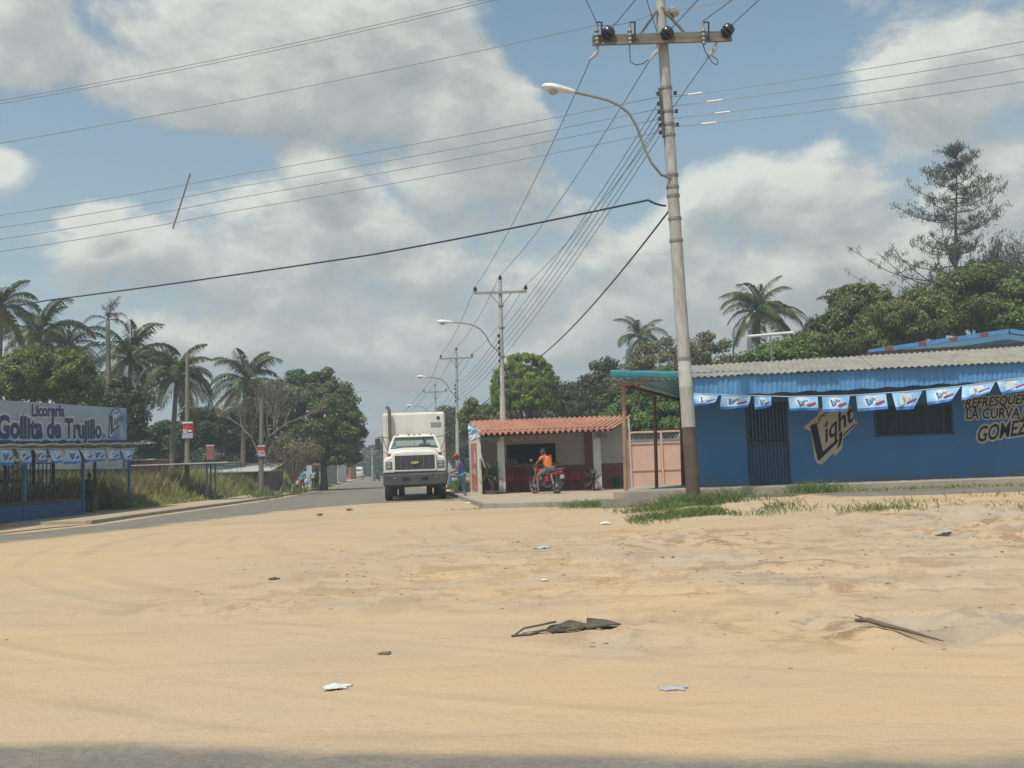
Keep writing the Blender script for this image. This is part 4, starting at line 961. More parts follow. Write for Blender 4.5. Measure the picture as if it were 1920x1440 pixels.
# corner pole
MY = 23.0
mb = atY(1301, 940, MY); mtp = atY(1235, -40, MY); mb.z = float(gz(mb.x, mb.y)) - .3
pole = thing('corner_pole', 'tall leaning concrete utility pole with heavy crossarm in front of the blue shop', 'utility pole', atY(1301, 932, MY), 0, 'utility poles')
def mp(py):                                      # point of the pole axis at picture row py
    t = (py - 940)/(-40-940); return mb.lerp(mtp, t)
mat('pole_brown', (.13,.095,.07), (.08,.06,.048), 3, .9, .2, 40)
mat('pole_whitewash', (.55,.54,.50), (.42,.41,.38), 3, .85)
def mr_(py): return .115 + (.165-.115)*(py+40)/980
def seg(p0, p1, mm, n, extra=0.0):
    return B().tube([mp(p0).lerp(mp(p1), i/5) for i in range(6)], [mr_(p0+(p1-p0)*i/5)+extra for i in range(6)], 16).obj(n, mm, pole, world=True, smooth=True)
seg(980, 786, 'pole_brown', 'painted_base'); seg(786, 715, 'pole_concrete', 'shaft'); seg(715, 664, 'pole_whitewash', 'white_band', .001); seg(664, -40, 'pole_concrete', 'shaft')
for py in (256, 168, 212, 236, 330, 352, 368, 450, 664, 410):
    p = mp(py); d = (mtp-mb).normalized(); B().lathe(p-d*.03, d, [(mr_(py)+.002,0),(mr_(py)+.018,.0),(mr_(py)+.018,.06),(mr_(py)+.002,.06)], 16).obj('band_clamp', 'steel_grey', pole, world=True)
for i, py in enumerate((178, 197, 212, 225, 237, 250)):     # secondary rack: spool insulators on both sides
    p = mp(py)
    for sx in (-1, 1):
        if sx > 0 and i % 2: continue
        B().lathe(p + Vector((sx*.20,-.03,-.04)), (0,0,1), [(.03,0),(.05,.01),(.03,.04),(.05,.07),(.03,.08)], 8).obj('spool_insulator', 'dark_porcelain', pole, world=True)
B().bar(mp(170)+Vector((-.17,-.1,0)), mp(262)+Vector((-.15,-.1,0)), .06, .05).obj('rack', 'bumper_black' if 'bumper_black' in MATS else mat('rack_grey', (.07,.07,.07), (.10,.10,.10), 5, .7), pole, world=True)
ca0, ca1 = atY(1111, 76, MY-.2), atY(1370, 68, MY-.2)
arm = B().bar(ca0, ca1, .16, .20).obj('crossarm', 'timber_arm', pole, world=True)
B().bar(ca0+Vector((0,-.11,-.13)), ca1+Vector((0,-.11,-.13)), .05, .06).obj('arm_angle', mat('arm_weathered', (.26,.20,.15), (.18,.14,.11), 5, .85), arm)
for a, c in (((1200,66),(1232,20)), ((1284,62),(1240,14))): B().bar(atY(*a,MY-.1), atY(*c,MY-.1), .05, .05).obj('brace', 'timber_arm', arm)
for px, py in ((1141,61), (1251,61), (1365,56)):            # big dark strain insulators facing the viewer's right
    c = atY(px, py, MY-.35); ax = Vector((.55,-.75,.45)).normalized()
    B().lathe(c-ax*.16, ax, [(.03,0),(.10,.03),(.14,.06),(.07,.09),(.15,.13),(.15,.16),(.07,.19),(.14,.22),(.12,.26),(.04,.30)], 14).obj('strain_insulator', 'dark_porcelain', pole, world=True, smooth=True)
for px in (1119, 1181, 1319):                               # fuse cutouts
    c0, c1 = atY(px+1, 84, MY-.4), atY(px-1, 42, MY-.4)
    fc = B().lathe(c0, c1-c0, [(.03,0),(.05,.03),(.035,.08),(.06,.12),(.035,.17),(.06,.22),(.035,.27),(.06,.32),(.03,.38),(.03,(c1-c0).length)], 10).obj('fuse_cutout', 'steel_grey', pole, world=True, smooth=True)
    B().tube([c0+Vector((.1,-.05,.05)), c1+Vector((.12,-.05,-.02)), c1], .022, 6).obj('fuse_tube', 'dark_porcelain', fc)
for pts in (((1120,86),(1119,98),(1113,106),(1104,112)), ((1233,84),(1231,98),(1224,104),(1220,112)), ((1344,80),(1338,94),(1330,104),(1326,110))):
    B().tube([atY(*p, MY-.25) for p in pts], [.035,.05,.04,.02], 7).obj('dead_end', 'pale_porcelain', pole, world=True)
for pts in (((1180,84),(1181,100),(1182,116),(1192,122),(1206,119),(1215,112)), ((1318,84),(1323,98),(1330,108),(1336,118),(1345,122),(1346,112),(1334,104))):
    B().tube([atY(*p, MY-.3) for p in pts], .012, 5).obj('jumper', 'wire', pole, world=True)
B().lathe(atY(1261,30,MY+.3), (0,0,1), [(.03,0),(.16,.03),(.17,.08),(.08,.10),(.10,.16),(.04,.2)], 12).obj('pin_insulator', 'pale_porcelain', pole, world=True, smooth=True)
B().bar(mp(22), atY(1262,32,MY+.3), .07, .07).obj('bracket', 'timber_arm', pole, world=True)
lp = [mp(338)+Vector((-.02,-.1,0))] + [atY(px, py, MY-.2) for px, py in ((1240,328),(1222,306),(1212,286),(1203,262),(1194,238),(1181,214),(1162,198),(1140,188),(1110,180),(1078,173))]
lamp(pole, None, lp, atY(1018,163,MY-.25)-atY(1078,173,MY-.2), s=.92)
# poles further along the street
POLES = {}
def street_pole(label, px_top, py_arm, px_base, Y, armw, withlamp=True, group='utility poles'):
    base = Vector((XY(px_base, Y, 0), Y, 0)); top = atY(px_top, py_arm, Y); top.x += 0; zt = top.z
    t = thing('street_pole', label, 'utility pole', base, 0, group)
    tip = top + Vector((0,0,.55)); ax = (tip-base)
    B().tube([base, base.lerp(tip, .45), base.lerp(tip, .46), tip], [.14,.125,.10,.075], 12).obj('shaft', 'pole_concrete', t, world=True, smooth=True)
    hw = armw/2
    arm = B().bar(top+Vector((-hw,-.1,0)), top+Vector((hw,-.1,0)), .09, .10).obj('crossarm', mat('arm_pale', (.34,.31,.27), (.25,.23,.2), 4, .85), t, world=True)
    for s in (-1, 1):
        B().bar(top+Vector((s*hw*.42,-.1,-.03)), top+Vector((0,-.1,-.62)), .035, .035).obj('brace', 'steel_grey', arm)
        insul(top+Vector((s*(hw-.06),-.1,.05)), s=1.0).obj('insulator', 'dark_porcelain', arm, smooth=True)
    insul(tip, s=1.0).obj('insulator', 'dark_porcelain', t, world=True, smooth=True)
    rk = top + Vector((0,0,-2.0)); ins = []
    for i in range(5):
        p = rk + Vector((-.16,-.05,-.28*i)); B().lathe(p, (0,0,1), [(.03,0),(.055,.02),(.035,.07),(.055,.12),(.03,.14)], 8).obj('spool_insulator', 'dark_porcelain', t, world=True); ins.append(p+Vector((0,0,.07)))
    B().bar(rk+Vector((-.09,-.05,.15)), rk+Vector((-.09,-.05,-1.35)), .04, .05).obj('rack', 'dark_post', t, world=True)
    for k in (-.62, -2.9, -1.6):
        p = top + Vector((0,0,k)); B().lathe(p, (0,0,1), [(.10,0),(.125,0),(.125,.06),(.10,.06)], 10).obj('band_clamp', 'steel_grey', t, world=True)
    if withlamp:
        q = top + Vector((-.1,-.08,-2.72)); d = Vector((-1,0,0))
        path = [q, q+Vector((-.42,0,.42)), q+Vector((-.62,0,.82)), q+Vector((-.85,0,1.12)), q+Vector((-1.2,0,1.32)), q+Vector((-1.65,0,1.42)), q+Vector((-2.05,0,1.46))]
        lamp(t, None, path, (-1,0,.06), s=.85)
    POLES[label] = dict(l=top+Vector((-hw+.06,-.1,.28)), r=top+Vector((hw-.06,-.1,.28)), c=tip+Vector((0,0,.22)), s=ins)
    return POLES[label]
p2 = street_pole('concrete lamp pole rising through the orange tile roof of the kiosk', 938.5, 549, 946, 44.6, 2.36)
p3 = street_pole('lamp pole behind the kiosk, just right of the truck box', 856, 672, 858.5, 72, 2.35)
p4 = street_pole('third lamp pole down the street, rising above the truck roof', 816, 735, 818, 98, 2.3)
p5 = street_pole('far lamp pole down the street, left of the truck mirror', 697.5, 846, 698.5, 165, 2.4, True)
street_pole('farthest small pole beyond the white van', 670.5, 858, 671, 215, 2.0, False)
# old timber poles with posters on the left
def old_pole(label, px, py_top, Y, r, pst, plab):
    base = Vector((XY(px,Y,0), Y, 0)); top = atY(px+1, py_top, Y)
    t = thing('old_pole', label, 'utility pole', base, 0, 'poles with red posters')
    B().tube([base, top], [r, r*.75], 12).obj('shaft', mat('weathered_pole', (.25,.22,.17), (.16,.15,.11), 4, .9, .3, 30, stretch=(3,3,.4)), t, world=True, smooth=True)
    x0, y0, x1, y1 = pst; a = atY(x0, y1, Y-r-.05); c = atY(x1, y0, Y-r-.05); w_ = (c.x-a.x); n = 10; V = []
    for i in range(n+1):
        u = i/n; yy = a.y + .10*(2*u-1)**2
        V += [(a.x+w_*u, yy, a.z), (a.x+w_*u, yy, c.z)]
    po = thing('poster', plab, 'poster', (a.x+w_/2, a.y, a.z), 0, 'red election posters on poles')
    B().add(V, [(2*i, 2*i+2, 2*i+3, 2*i+1) for i in range(n)]).obj('sheet', mat('poster_red', (.50,.05,.06), (.42,.045,.06), 3, .6), po, world=True)
    h = c.z - a.z
    B().box((a.x,a.y-.02,c.z-.10*h),(a.x+w_,a.y-.012,c.z)).obj('top_strip', 'print_white', po, world=True)
    B().box((a.x+.02*w_,a.y-.02,a.z),(a.x+.98*w_,a.y-.012,a.z+.30*h)).obj('lower_block', mat('poster_blue', (.20,.30,.48), (.45,.42,.48), 7, .6), po, world=True)
    B().box((a.x+.12*w_,a.y-.03,a.z+.28*h),(a.x+.45*w_,a.y-.013,a.z+.55*h)).obj('portrait', mat('poster_face', (.42,.26,.22), (.55,.5,.5), 9, .6), po, world=True)
    B().box((a.x+.55*w_,a.y-.03,a.z+.40*h),(a.x+.9*w_,a.y-.013,a.z+.48*h)).obj('text_bar', 'print_white', po, world=True)
    return top
o1 = old_pole('weathered pole with a red poster, in front of the left palms', 350.5, 661, 49, .125, (341.5,790.5,361.5,822), 'wrapped red poster on the pole nearest the liquor shop')
o2 = old_pole('shorter weathered pole with a red poster at the kerb by the bare tree', 489.5, 748, 60, .16, (483,835,497.5,856), 'small red poster on the pole by the bare tree')
# ---------------------------------------------------------------- wires
def wire(label, pts, r=.011, m='wire', sag=0.0, name='overhead_wire', group='overhead wires', n=14):
    pts = [Vector(p) for p in pts]; out = []
    for i in range(len(pts)-1):
        for k in range(n):
            t = k/n; p = pts[i].lerp(pts[i+1], t); p.z -= sag*4*t*(1-t); out.append(p)
    out.append(pts[-1])
    o = B().tube(out, r*(.8 if r < .02 else .9), 5).obj(name, m, smooth='all'); tag(o, label, 'wire', group); return o
for i, (l, pl, pr, r_) in enumerate(((400,181,183,75), (423,203,200,100), (445,222,223,127), (468,246,239,153))):
    lab = ('top', 'second from the top', 'third from the top', 'lowest')[i]
    wire('bare wire left of the corner pole, %s of the four level lines' % lab, [atY(-60, l+12, 22), atY(440, (l+pl)/2-(l-pl)*.5*(440-620)/620*1.0 + 6, 22.4), atY(1238+i*2, pl, MY-.18)], .010, 'wire_alu', .05)
    wire('bare wire right of the corner pole, %s of the four level lines' % lab, [atY(1256+i*2, pr-1, MY-.18), atY(2000, r_-13, 20.5)], .010, 'wire_alu', .08)
for i, px in enumerate(((706,0),(646,0),(1085,0))): pass
for lab, a, c in (('upper of the twin bare wires crossing the top left sky', (-60,199,21.5), (960,-14,22.5)), ('lower of the twin bare wires crossing the top left sky', (-60,205,21.6), (960,-8,22.6))):
    wire(lab, [atY(*a), atY(*c)], .010, 'wire_alu', .12)
wire('bare wire from the left edge up to the left end of the heavy crossarm', [atY(-60,279,21.5), atY(1118,47,MY-.4), atY(1228,24,MY-.15)], .010, 'wire_alu', .10)
wire('bare wire from the corner pole top to the upper right', [atY(1246,22,MY-.15), atY(1480,-22,22)], .010, 'wire_alu', .02)
wire('thick dark cable from the corner pole to the left edge above the palms', [atY(-60,584,36), atY(90,563,34.6), atY(700,477,28.6), atY(1215,375,MY-.2), atY(1249,386,MY-.18)], .028, 'cable', .03)
wire('thick dark cable running down from the corner pole past the round mango', [mp(388)+Vector((-.05,.15,0)), atY(1014,668,45), atY(960,708,55), atY(862,783,72)], .026, 'cable', .25)
for i, (a, b_) in enumerate((((1108,110,MY-.3), 'l'), ((1219,112,MY-.3), 'c'), ((1327,110,MY-.3), 'r'))):
    lab = ('left', 'middle', 'right')[i]
    wire('%s high wire from the heavy crossarm down to the pole at the tiled roof' % lab, [atY(*a), p2[b_]], .012, 'wire', .35)
    wire('%s high wire between the kiosk pole and the next pole behind it' % lab, [p2[b_], p3[b_]], .014, 'wire', .35)
    wire('%s high wire between the second and third poles down the street' % lab, [p3[b_], p4[b_]], .016, 'wire', .3)
    wire('%s high wire going on down the street beyond the truck roof' % lab, [p4[b_], p5[b_]], .018, 'wire', .5)
for i in range(5):
    lab = ('topmost', 'second', 'third', 'fourth', 'lowest')[i]
    wire('%s of the low wires between the corner pole and the kiosk pole' % lab, [mp(190+i*15)+Vector((-.17,.1,0)), p2['s'][i]], .011, 'wire', .22)
    wire('%s of the low wires between the kiosk pole and the next pole' % lab, [p2['s'][i], p3['s'][i]], .013, 'wire', .25)
    if i % 2 == 0: wire('%s of the low wires beyond the second street pole' % lab, [p3['s'][i], p4['s'][i]], .015, 'wire', .25)
for lab, a, c in (('left wire rising from the heavy crossarm out of the picture', (1146,54,MY-.5), (1215,-28,15)), ('middle wire rising from the heavy crossarm out of the picture', (1258,54,MY-.5), (1335,-28,15)), ('right wire rising from the heavy crossarm out of the picture', (1371,48,MY-.5), (1450,-25,15)),
                  ('thin lead rising from the leftmost fuse', (1118,40,MY-.4), (1090,-20,21)), ('thin lead rising from the right fuse', (1318,40,MY-.4), (1400,-20,21)), ('thin lead rising beside the pole top', (1232,60,MY-.2), (1206,-20,21))):
    wire(lab, [atY(*a), atY(*c)], .012, 'wire', 0)
wire('thin wire from the pole by the bare tree across the big green tree', [o2+Vector((-4,-6,.2)), o2+Vector((0,0,.05)), atY(690,732,80)], .016, 'weathered_pole', .15)
wire('thin wire from the weathered pole to the pole by the bare tree', [o1+Vector((0,0,-3.2)), o2+Vector((0,0,-1.6)), atY(690,790,85)], .014, 'weathered_pole', .2)
tag(B().tube([atY(357,325,22.1), atY(324,429,22.2)], .018, 6).obj('line_spacer', 'weathered_pole'), 'thin wooden spacer stick hanging across the bare wires', 'spacer')
for i, (k, t, lab) in enumerate(((0,.07,'right of the corner pole on the top level line'), (1,.12,'right of the corner pole on the second level line'), (2,.14,'right of the corner pole on the third level line'), (3,.10,'right of the corner pole on the lowest level line'))):
    l, pl, pr, r_ = ((400,181,183,75), (423,203,200,100), (445,222,223,127), (468,246,239,153))[k]
    a, c = atY(1256+k*2, pr-1, MY-.18), atY(2000, r_-13, 20.5); f_ = lambda u: a.lerp(c, u) + Vector((0,0,-.08*4*u*(1-u)))
    tag(B().tube([f_(t-.02), f_(t+.02)], .024, 6).obj('wire_sleeve', 'lamp_white'), 'bright splice sleeve ' + lab, 'sleeve', 'splice sleeves by the corner pole')
# ---------------------------------------------------------------- truck
mat('truck_white', (.70,.68,.61), (.52,.49,.42), 2.0, .4, .02, 10, spec=.4, detail=8, thr=(.42,.85))
mat('box_white', (.68,.65,.58), (.50,.46,.39), 1.4, .5, .03, 8, detail=9, thr=(.45,.85), stretch=(1.5,1.5,.5))
mat('rubber', (.035,.033,.030), (.07,.062,.052), 6, .9)
mat('bumper_black', (.055,.055,.052), (.09,.085,.078), 5, .65)
mat('chrome', (.55,.56,.56), (.45,.46,.46), 3, .25, metal=.8)
mat('grille_dark', (.05,.05,.052), (.08,.075,.07), 4, .5)
mat('gold', (.55,.40,.13), (.48,.34,.10), 3, .4, metal=.3)
mat('amber_red', (.30,.05,.03), (.25,.04,.03), 3, .3)
mat('lamp_clear', (.30,.32,.32), (.22,.24,.24), 8, .15, spec=.7)
mat('rust_pipe', (.20,.13,.09), (.12,.09,.07), 5, .7)
mat('cab_trim', (.34,.38,.36), (.28,.32,.30), 3, .7)
def glassmat(name, tint, fac):
    m = bpy.data.materials.new(name); m.use_nodes = True; MATS[name] = m; nt = m.node_tree; N = nt.nodes; L = nt.links
    t = N.new('ShaderNodeBsdfTransparent'); t.inputs[0].default_value = (*tint, 1); g = N.new('ShaderNodeBsdfGlossy'); g.inputs['Roughness'].default_value = .03
    mx = N.new('ShaderNodeMixShader'); mx.inputs[0].default_value = fac; L.new(t.outputs[0], mx.inputs[1]); L.new(g.outputs[0], mx.inputs[2]); L.new(mx.outputs[0], N['Material Output'].inputs[0])
glassmat('cab_glass', (.80,.95,.88), .18)
TX, TY = XY(778.5, 39.0, 1), 39.0
truck = thing('box_truck', 'white box truck facing the viewer on the street beside the tiled kiosk', 'truck', (TX, TY, .02), R(5.6))
b = B().box((-1.22,0,.56),(1.22,.22,1.02)).obj('bumper', 'bumper_black', truck, bevel=.05)
for s in (-1, 1):
    B().box((s*.36-.13,-.012,.76),(s*.36+.13,.02,.87)).obj('tow_hole', 'dark_void', b)
    B().box((s*.78-.04,-.012,.86),(s*.78+.04,.02,.89)).obj('bumper_bolt', 'chrome', b)
B().box((-1.19,.03,1.03),(1.19,.3,1.085)).obj('valance', mat('navy_strip', (.02,.03,.07), (.03,.04,.09), 4, .5), truck)
def hood_sec(y, zf, zh, wf, wh):
    h = [(wf,1.085),(wf,zf-.16),(wf-.05,zf-.05),(wf-.14,zf),(wh+.08,zf+.01),(wh+.02,zf+.10),(wh-.02,zh-.10),(wh-.12,zh-.015),(wh*.5,zh+.02)]
    return [(x, y, z) for x, z in h] + [(-x, y, z) for x, z in reversed(h)]
B().loft([hood_sec(.16,1.62,1.84,1.16,.84), hood_sec(.22,1.67,1.90,1.20,.86), hood_sec(.6,1.70,1.94,1.20,.88), hood_sec(1.3,1.70,2.0,1.20,.92), hood_sec(1.62,1.70,2.04,1.12,.94)]).obj('hood', 'truck_white', truck, smooth=True, bevel=.015)
gr = B().box((-.77,.10,1.17),(.77,.155,1.74)).obj('grille', 'grille_dark', truck)
fr = B()
for lo, hi in (((-.82,.085,1.72),(.82,.17,1.79)), ((-.82,.085,1.12),(.82,.17,1.17)), ((-.82,.085,1.17),(-.765,.17,1.72)), ((.765,.085,1.17),(.82,.17,1.72))): fr.box(lo, hi)
fr.obj('grille_surround', 'truck_white', gr)
for i in range(1, 7):
    x = -.77 + 1.54*i/7; B().box((x-.012,.075,1.17),(x+.012,.10,1.72)).obj('grille_bar', mat('grille_trim', (.16,.16,.155), (.12,.12,.115), 4, .45), gr)
for k in range(1, 6):
    z = 1.17 + .55*k/6; B().box((-.765,.09,z-.008),(.765,.102,z+.008)).obj('grille_slat', 'bumper_black', gr)
em = [(-.17,-.03),(-.13,.035),(-.06,.035),(-.06,.06),(.09,.06),(.07,.035),(.17,.035),(.13,-.035),(.06,-.035),(.06,-.06),(-.09,-.06),(-.07,-.035)]
e_ = B().prism([(x,.055,1.44+z) for x, z in em], (0,.02,0)).obj('emblem_border', 'chrome', gr)
B().prism([(x*.86,.045,1.44+z*.78) for x, z in em], (0,.012,0)).obj('emblem', 'gold', e_)
for s in (-1, 1):
    hl = B().box((s*1.0-.125,.14,1.22),(s*1.0+.125,.20,1.50)).obj('headlight', 'grille_dark', truck, bevel=.01)
    B().box((s*1.0-.095,.125,1.375),(s*1.0+.095,.15,1.475)).obj('lens', 'lamp_clear', hl, bevel=.012)
    B().box((s*1.0-.095,.125,1.25),(s*1.0+.095,.15,1.355)).obj('lens', 'lamp_clear', hl, bevel=.012)
    B().box((s*.98-.07,.45,1.68),(s*.98+.07,.58,1.82)).obj('marker_lamp', 'amber_red', truck, bevel=.015)
# cab
cab = B(); 
def cabsec(z, y0, y1, w): return [(-w,y0,z),(w,y0,z),(w,y1,z),(-w,y1,z)]
cab.loft([cabsec(1.05,1.45,3.05,1.10), cabsec(1.7,1.45,3.05,1.10), cabsec(2.02,1.56,3.05,1.02)]).obj('cab_body', 'truck_white', truck, bevel=.03)
cb = B()
for s in (-1, 1):
    for a_, c_, w_ in (((s*.98,1.60,2.0),(s*.80,2.08,2.50),.08), ((s*1.0,3.0,2.0),(s*.84,2.95,2.50),.10), ((s*1.0,2.35,2.0),(s*.83,2.4,2.50),.05)): B().bar(a_, c_, w_, w_).obj('pillar', 'truck_white', truck)
B().loft([cabsec(2.48,2.02,3.02,.84), cabsec(2.55,2.06,3.0,.82), cabsec(2.60,2.2,2.9,.70)]).obj('cab_roof', 'truck_white', truck, bevel=.03)
B().box((-.85,2.96,2.0),(.85,3.0,2.12)).box((-.85,2.96,2.38),(.85,3.0,2.5)).obj('cab_back', 'cab_trim', truck)
ws_ = B().add([(-.94,1.60,2.03),(.94,1.60,2.03),(.79,2.05,2.47),(-.79,2.05,2.47)], [(0,1,2,3)]).obj('windshield', 'cab_glass', truck)
B().bar((0,1.585,2.03),(0,2.03,2.47),.02,.02).bar((-.95,1.585,2.03),(.95,1.585,2.03),.03,.035).bar((-.8,2.04,2.475),(.8,2.04,2.475),.03,.03).obj('windshield_seal', 'bumper_black', ws_)
B().bar((.02,1.56,2.06),(.52,1.66,2.13),.012,.012).bar((-.72,1.56,2.06),(-.1,1.63,2.10),.012,.012).obj('wiper', 'bumper_black', ws_)
for s in (-1, 1):
    B().add([(s*1.0,1.68,2.03),(s*1.0,2.95,2.03),(s*.84,2.92,2.46),(s*.83,2.12,2.46)], [(0,1,2,3)]).obj('side_window', 'cab_glass', truck)
B().box((-.95,1.62,1.96),(.95,1.95,2.05)).obj('dashboard', 'cab_trim', truck)
st = B(); st.tube([(.42+.2*math.cos(a), 1.98+.10*math.sin(a), 2.12+.14*math.sin(a)) for a in [2*math.pi*k/16 for k in range(17)]], .016, 6); st.obj('steering_wheel', 'bumper_black', truck)
B().box((-.9,2.6,1.5),(.9,2.9,2.15)).obj('bench_seat', 'cab_trim', truck, bevel=.04)
for x in (-.68, -.22, 0, .22, .68): B().ball((x,2.12,2.575), (.045,.06,.035), 8, 6).obj('clearance_lamp', 'amber_red', truck)
for s in (-1, 1):
    ar = B().tube([(s*.86,1.9,2.46),(s*1.25,1.75,2.50),(s*1.48,1.72,2.49)], .016, 6).tube([(s*1.08,1.6,1.82),(s*1.46,1.72,2.05)], .014, 6).tube([(s*1.02,1.62,1.85),(s*1.2,1.72,2.28),(s*1.24,1.74,2.49)], .013, 6).obj('mirror_arm', 'bumper_black', truck)
    if s < 0: B().box((-1.56,1.68,2.02),(-1.36,1.76,2.46)).obj('mirror', 'bumper_black', ar, bevel=.02)
    else: B().box((1.24,1.68,1.98),(1.30,1.84,2.30)).obj('mirror', 'bumper_black', ar, bevel=.015)
B().tube([(-1.0,3.12,1.0),(-1.0,3.12,2.35),(-1.0,3.12,2.36),(-1.0,3.12,3.62),(-1.03,3.12,3.74),(-1.12,3.14,3.80)], [.10,.10,.07,.07,.07,.07], 12).obj('exhaust_stack', 'rust_pipe', truck, smooth=True)
B().tube([(-1.0,3.12,1.15),(-1.0,3.12,2.36)], .12, 12).obj('heat_shield', 'chrome', truck, smooth=True)
bx = B().box((-1.30,3.32,1.02),(1.30,10.0,3.56)).obj('cargo_box', 'box_white', truck, bevel=.10)
for s in (-1, 1): B().box((s*1.305-.02,3.36,1.05),(s*1.305+.02,10.0,1.14)).obj('side_rail', 'chrome', bx)
B().lathe((1.02,3.322,3.30),(0,-1,0),[(.075,0),(.075,.02),(.05,.02),(.05,.005),(.005,.005)],14).obj('vent', 'bumper_black', bx)
B().box((.70,3.30,2.94),(1.12,3.318,3.12)).obj('plate', mat('grey_plate', (.30,.29,.28), (.24,.23,.22), 12, .6), bx)
B().box((-.45,.2,.62),(.45,9.6,.95)).box((-1.0,.9,.50),(1.0,1.15,.62)).box((-1.05,.25,.60),(1.05,1.5,.78)).obj('chassis', 'bumper_black', truck)
B().box((-1.15,1.75,.42),(-.6,2.9,.95)).box((.6,1.75,.42),(1.15,2.9,.95)).obj('fuel_tank', 'bumper_black', truck, bevel=.04)
def wheel(t, x, y, r, w_, nm='wheel', side=1):
    wo = B().lathe((x-w_/2,y,r),(1,0,0),[(r*.62,0),(r*.92,0),(r*.985,.03),(r,.06),(r,w_-.06),(r*.985,w_-.03),(r*.92,w_),(r*.62,w_),(r*.60,w_*.5)],28).obj(nm, 'rubber', t, smooth=True)
    xx = x + side*w_*.30
    B().lathe((xx-.02,y,r),(1,0,0),[(r*.61,0),(r*.61,.04),(r*.45,.05),(r*.2,.08),(.01,.09)] if side > 0 else [(.01,-.06),(r*.2,-.05),(r*.45,-.01),(r*.61,0),(r*.61,.04)],20).obj('rim', 'truck_white', wo, smooth=True)
for s in (-1, 1):
    wheel(truck, s*1.04, 1.02, .50, .29, side=s)
    wheel(truck, s*.96, 7.6, .50, .27, side=s); wheel(truck, s*.63, 7.6, .50, .27, side=s)
    B().prism([(s*1.16,.45,.62),(s*1.16,1.7,.62),(s*1.16,1.7,.98),(s*1.16,1.3,1.12),(s*1.16,.75,1.12),(s*1.16,.45,.98)], (-s*.03,0,0)).obj('mud_guard', 'bumper_black', truck)
    B().bar((s*1.13,1.95,.62),(s*1.13,2.9,.62),.16,.05).obj('cab_step', 'bumper_black', truck)
# ---------------------------------------------------------------- people
def skin_mesh(nodes, edges, root, sub=2):
    names = list(nodes); me = bpy.data.meshes.new('sk'); me.from_pydata([nodes[n][0] for n in names], [(names.index(a), names.index(c)) for a, c in edges], [])
    ob = bpy.data.objects.new('sk', me); ob.modifiers.new('s', 'SKIN')
    for i, n in enumerate(names):
        r = nodes[n][1]; r = r if isinstance(r, tuple) else (r, r)
        me.skin_vertices[0].data[i].radius = r; me.skin_vertices[0].data[i].use_root = (n == root)
    s = ob.modifiers.new('u', 'SUBSURF'); s.levels = sub; s.render_levels = sub
    out = tmp_eval(ob)
    v = [tuple(p.co) for p in out.vertices]; f = [tuple(p.vertices) for p in out.polygons]
    bpy.data.objects.remove(ob); bpy.data.meshes.remove(me); bpy.data.meshes.remove(out)
    return v, f
mat('skin_brown', (.22,.115,.07), (.19,.10,.06), 6, .6)
mat('skin_dark', (.10,.055,.038), (.085,.048,.033), 6, .6)
mat('hair_black', (.012,.010,.009), (.02,.017,.015), 20, .6)
mat('eye_dark', (.01,.01,.01), (.02,.02,.02), 5, .2)
mat('eye_white', (.6,.58,.55), (.55,.53,.5), 5, .3)
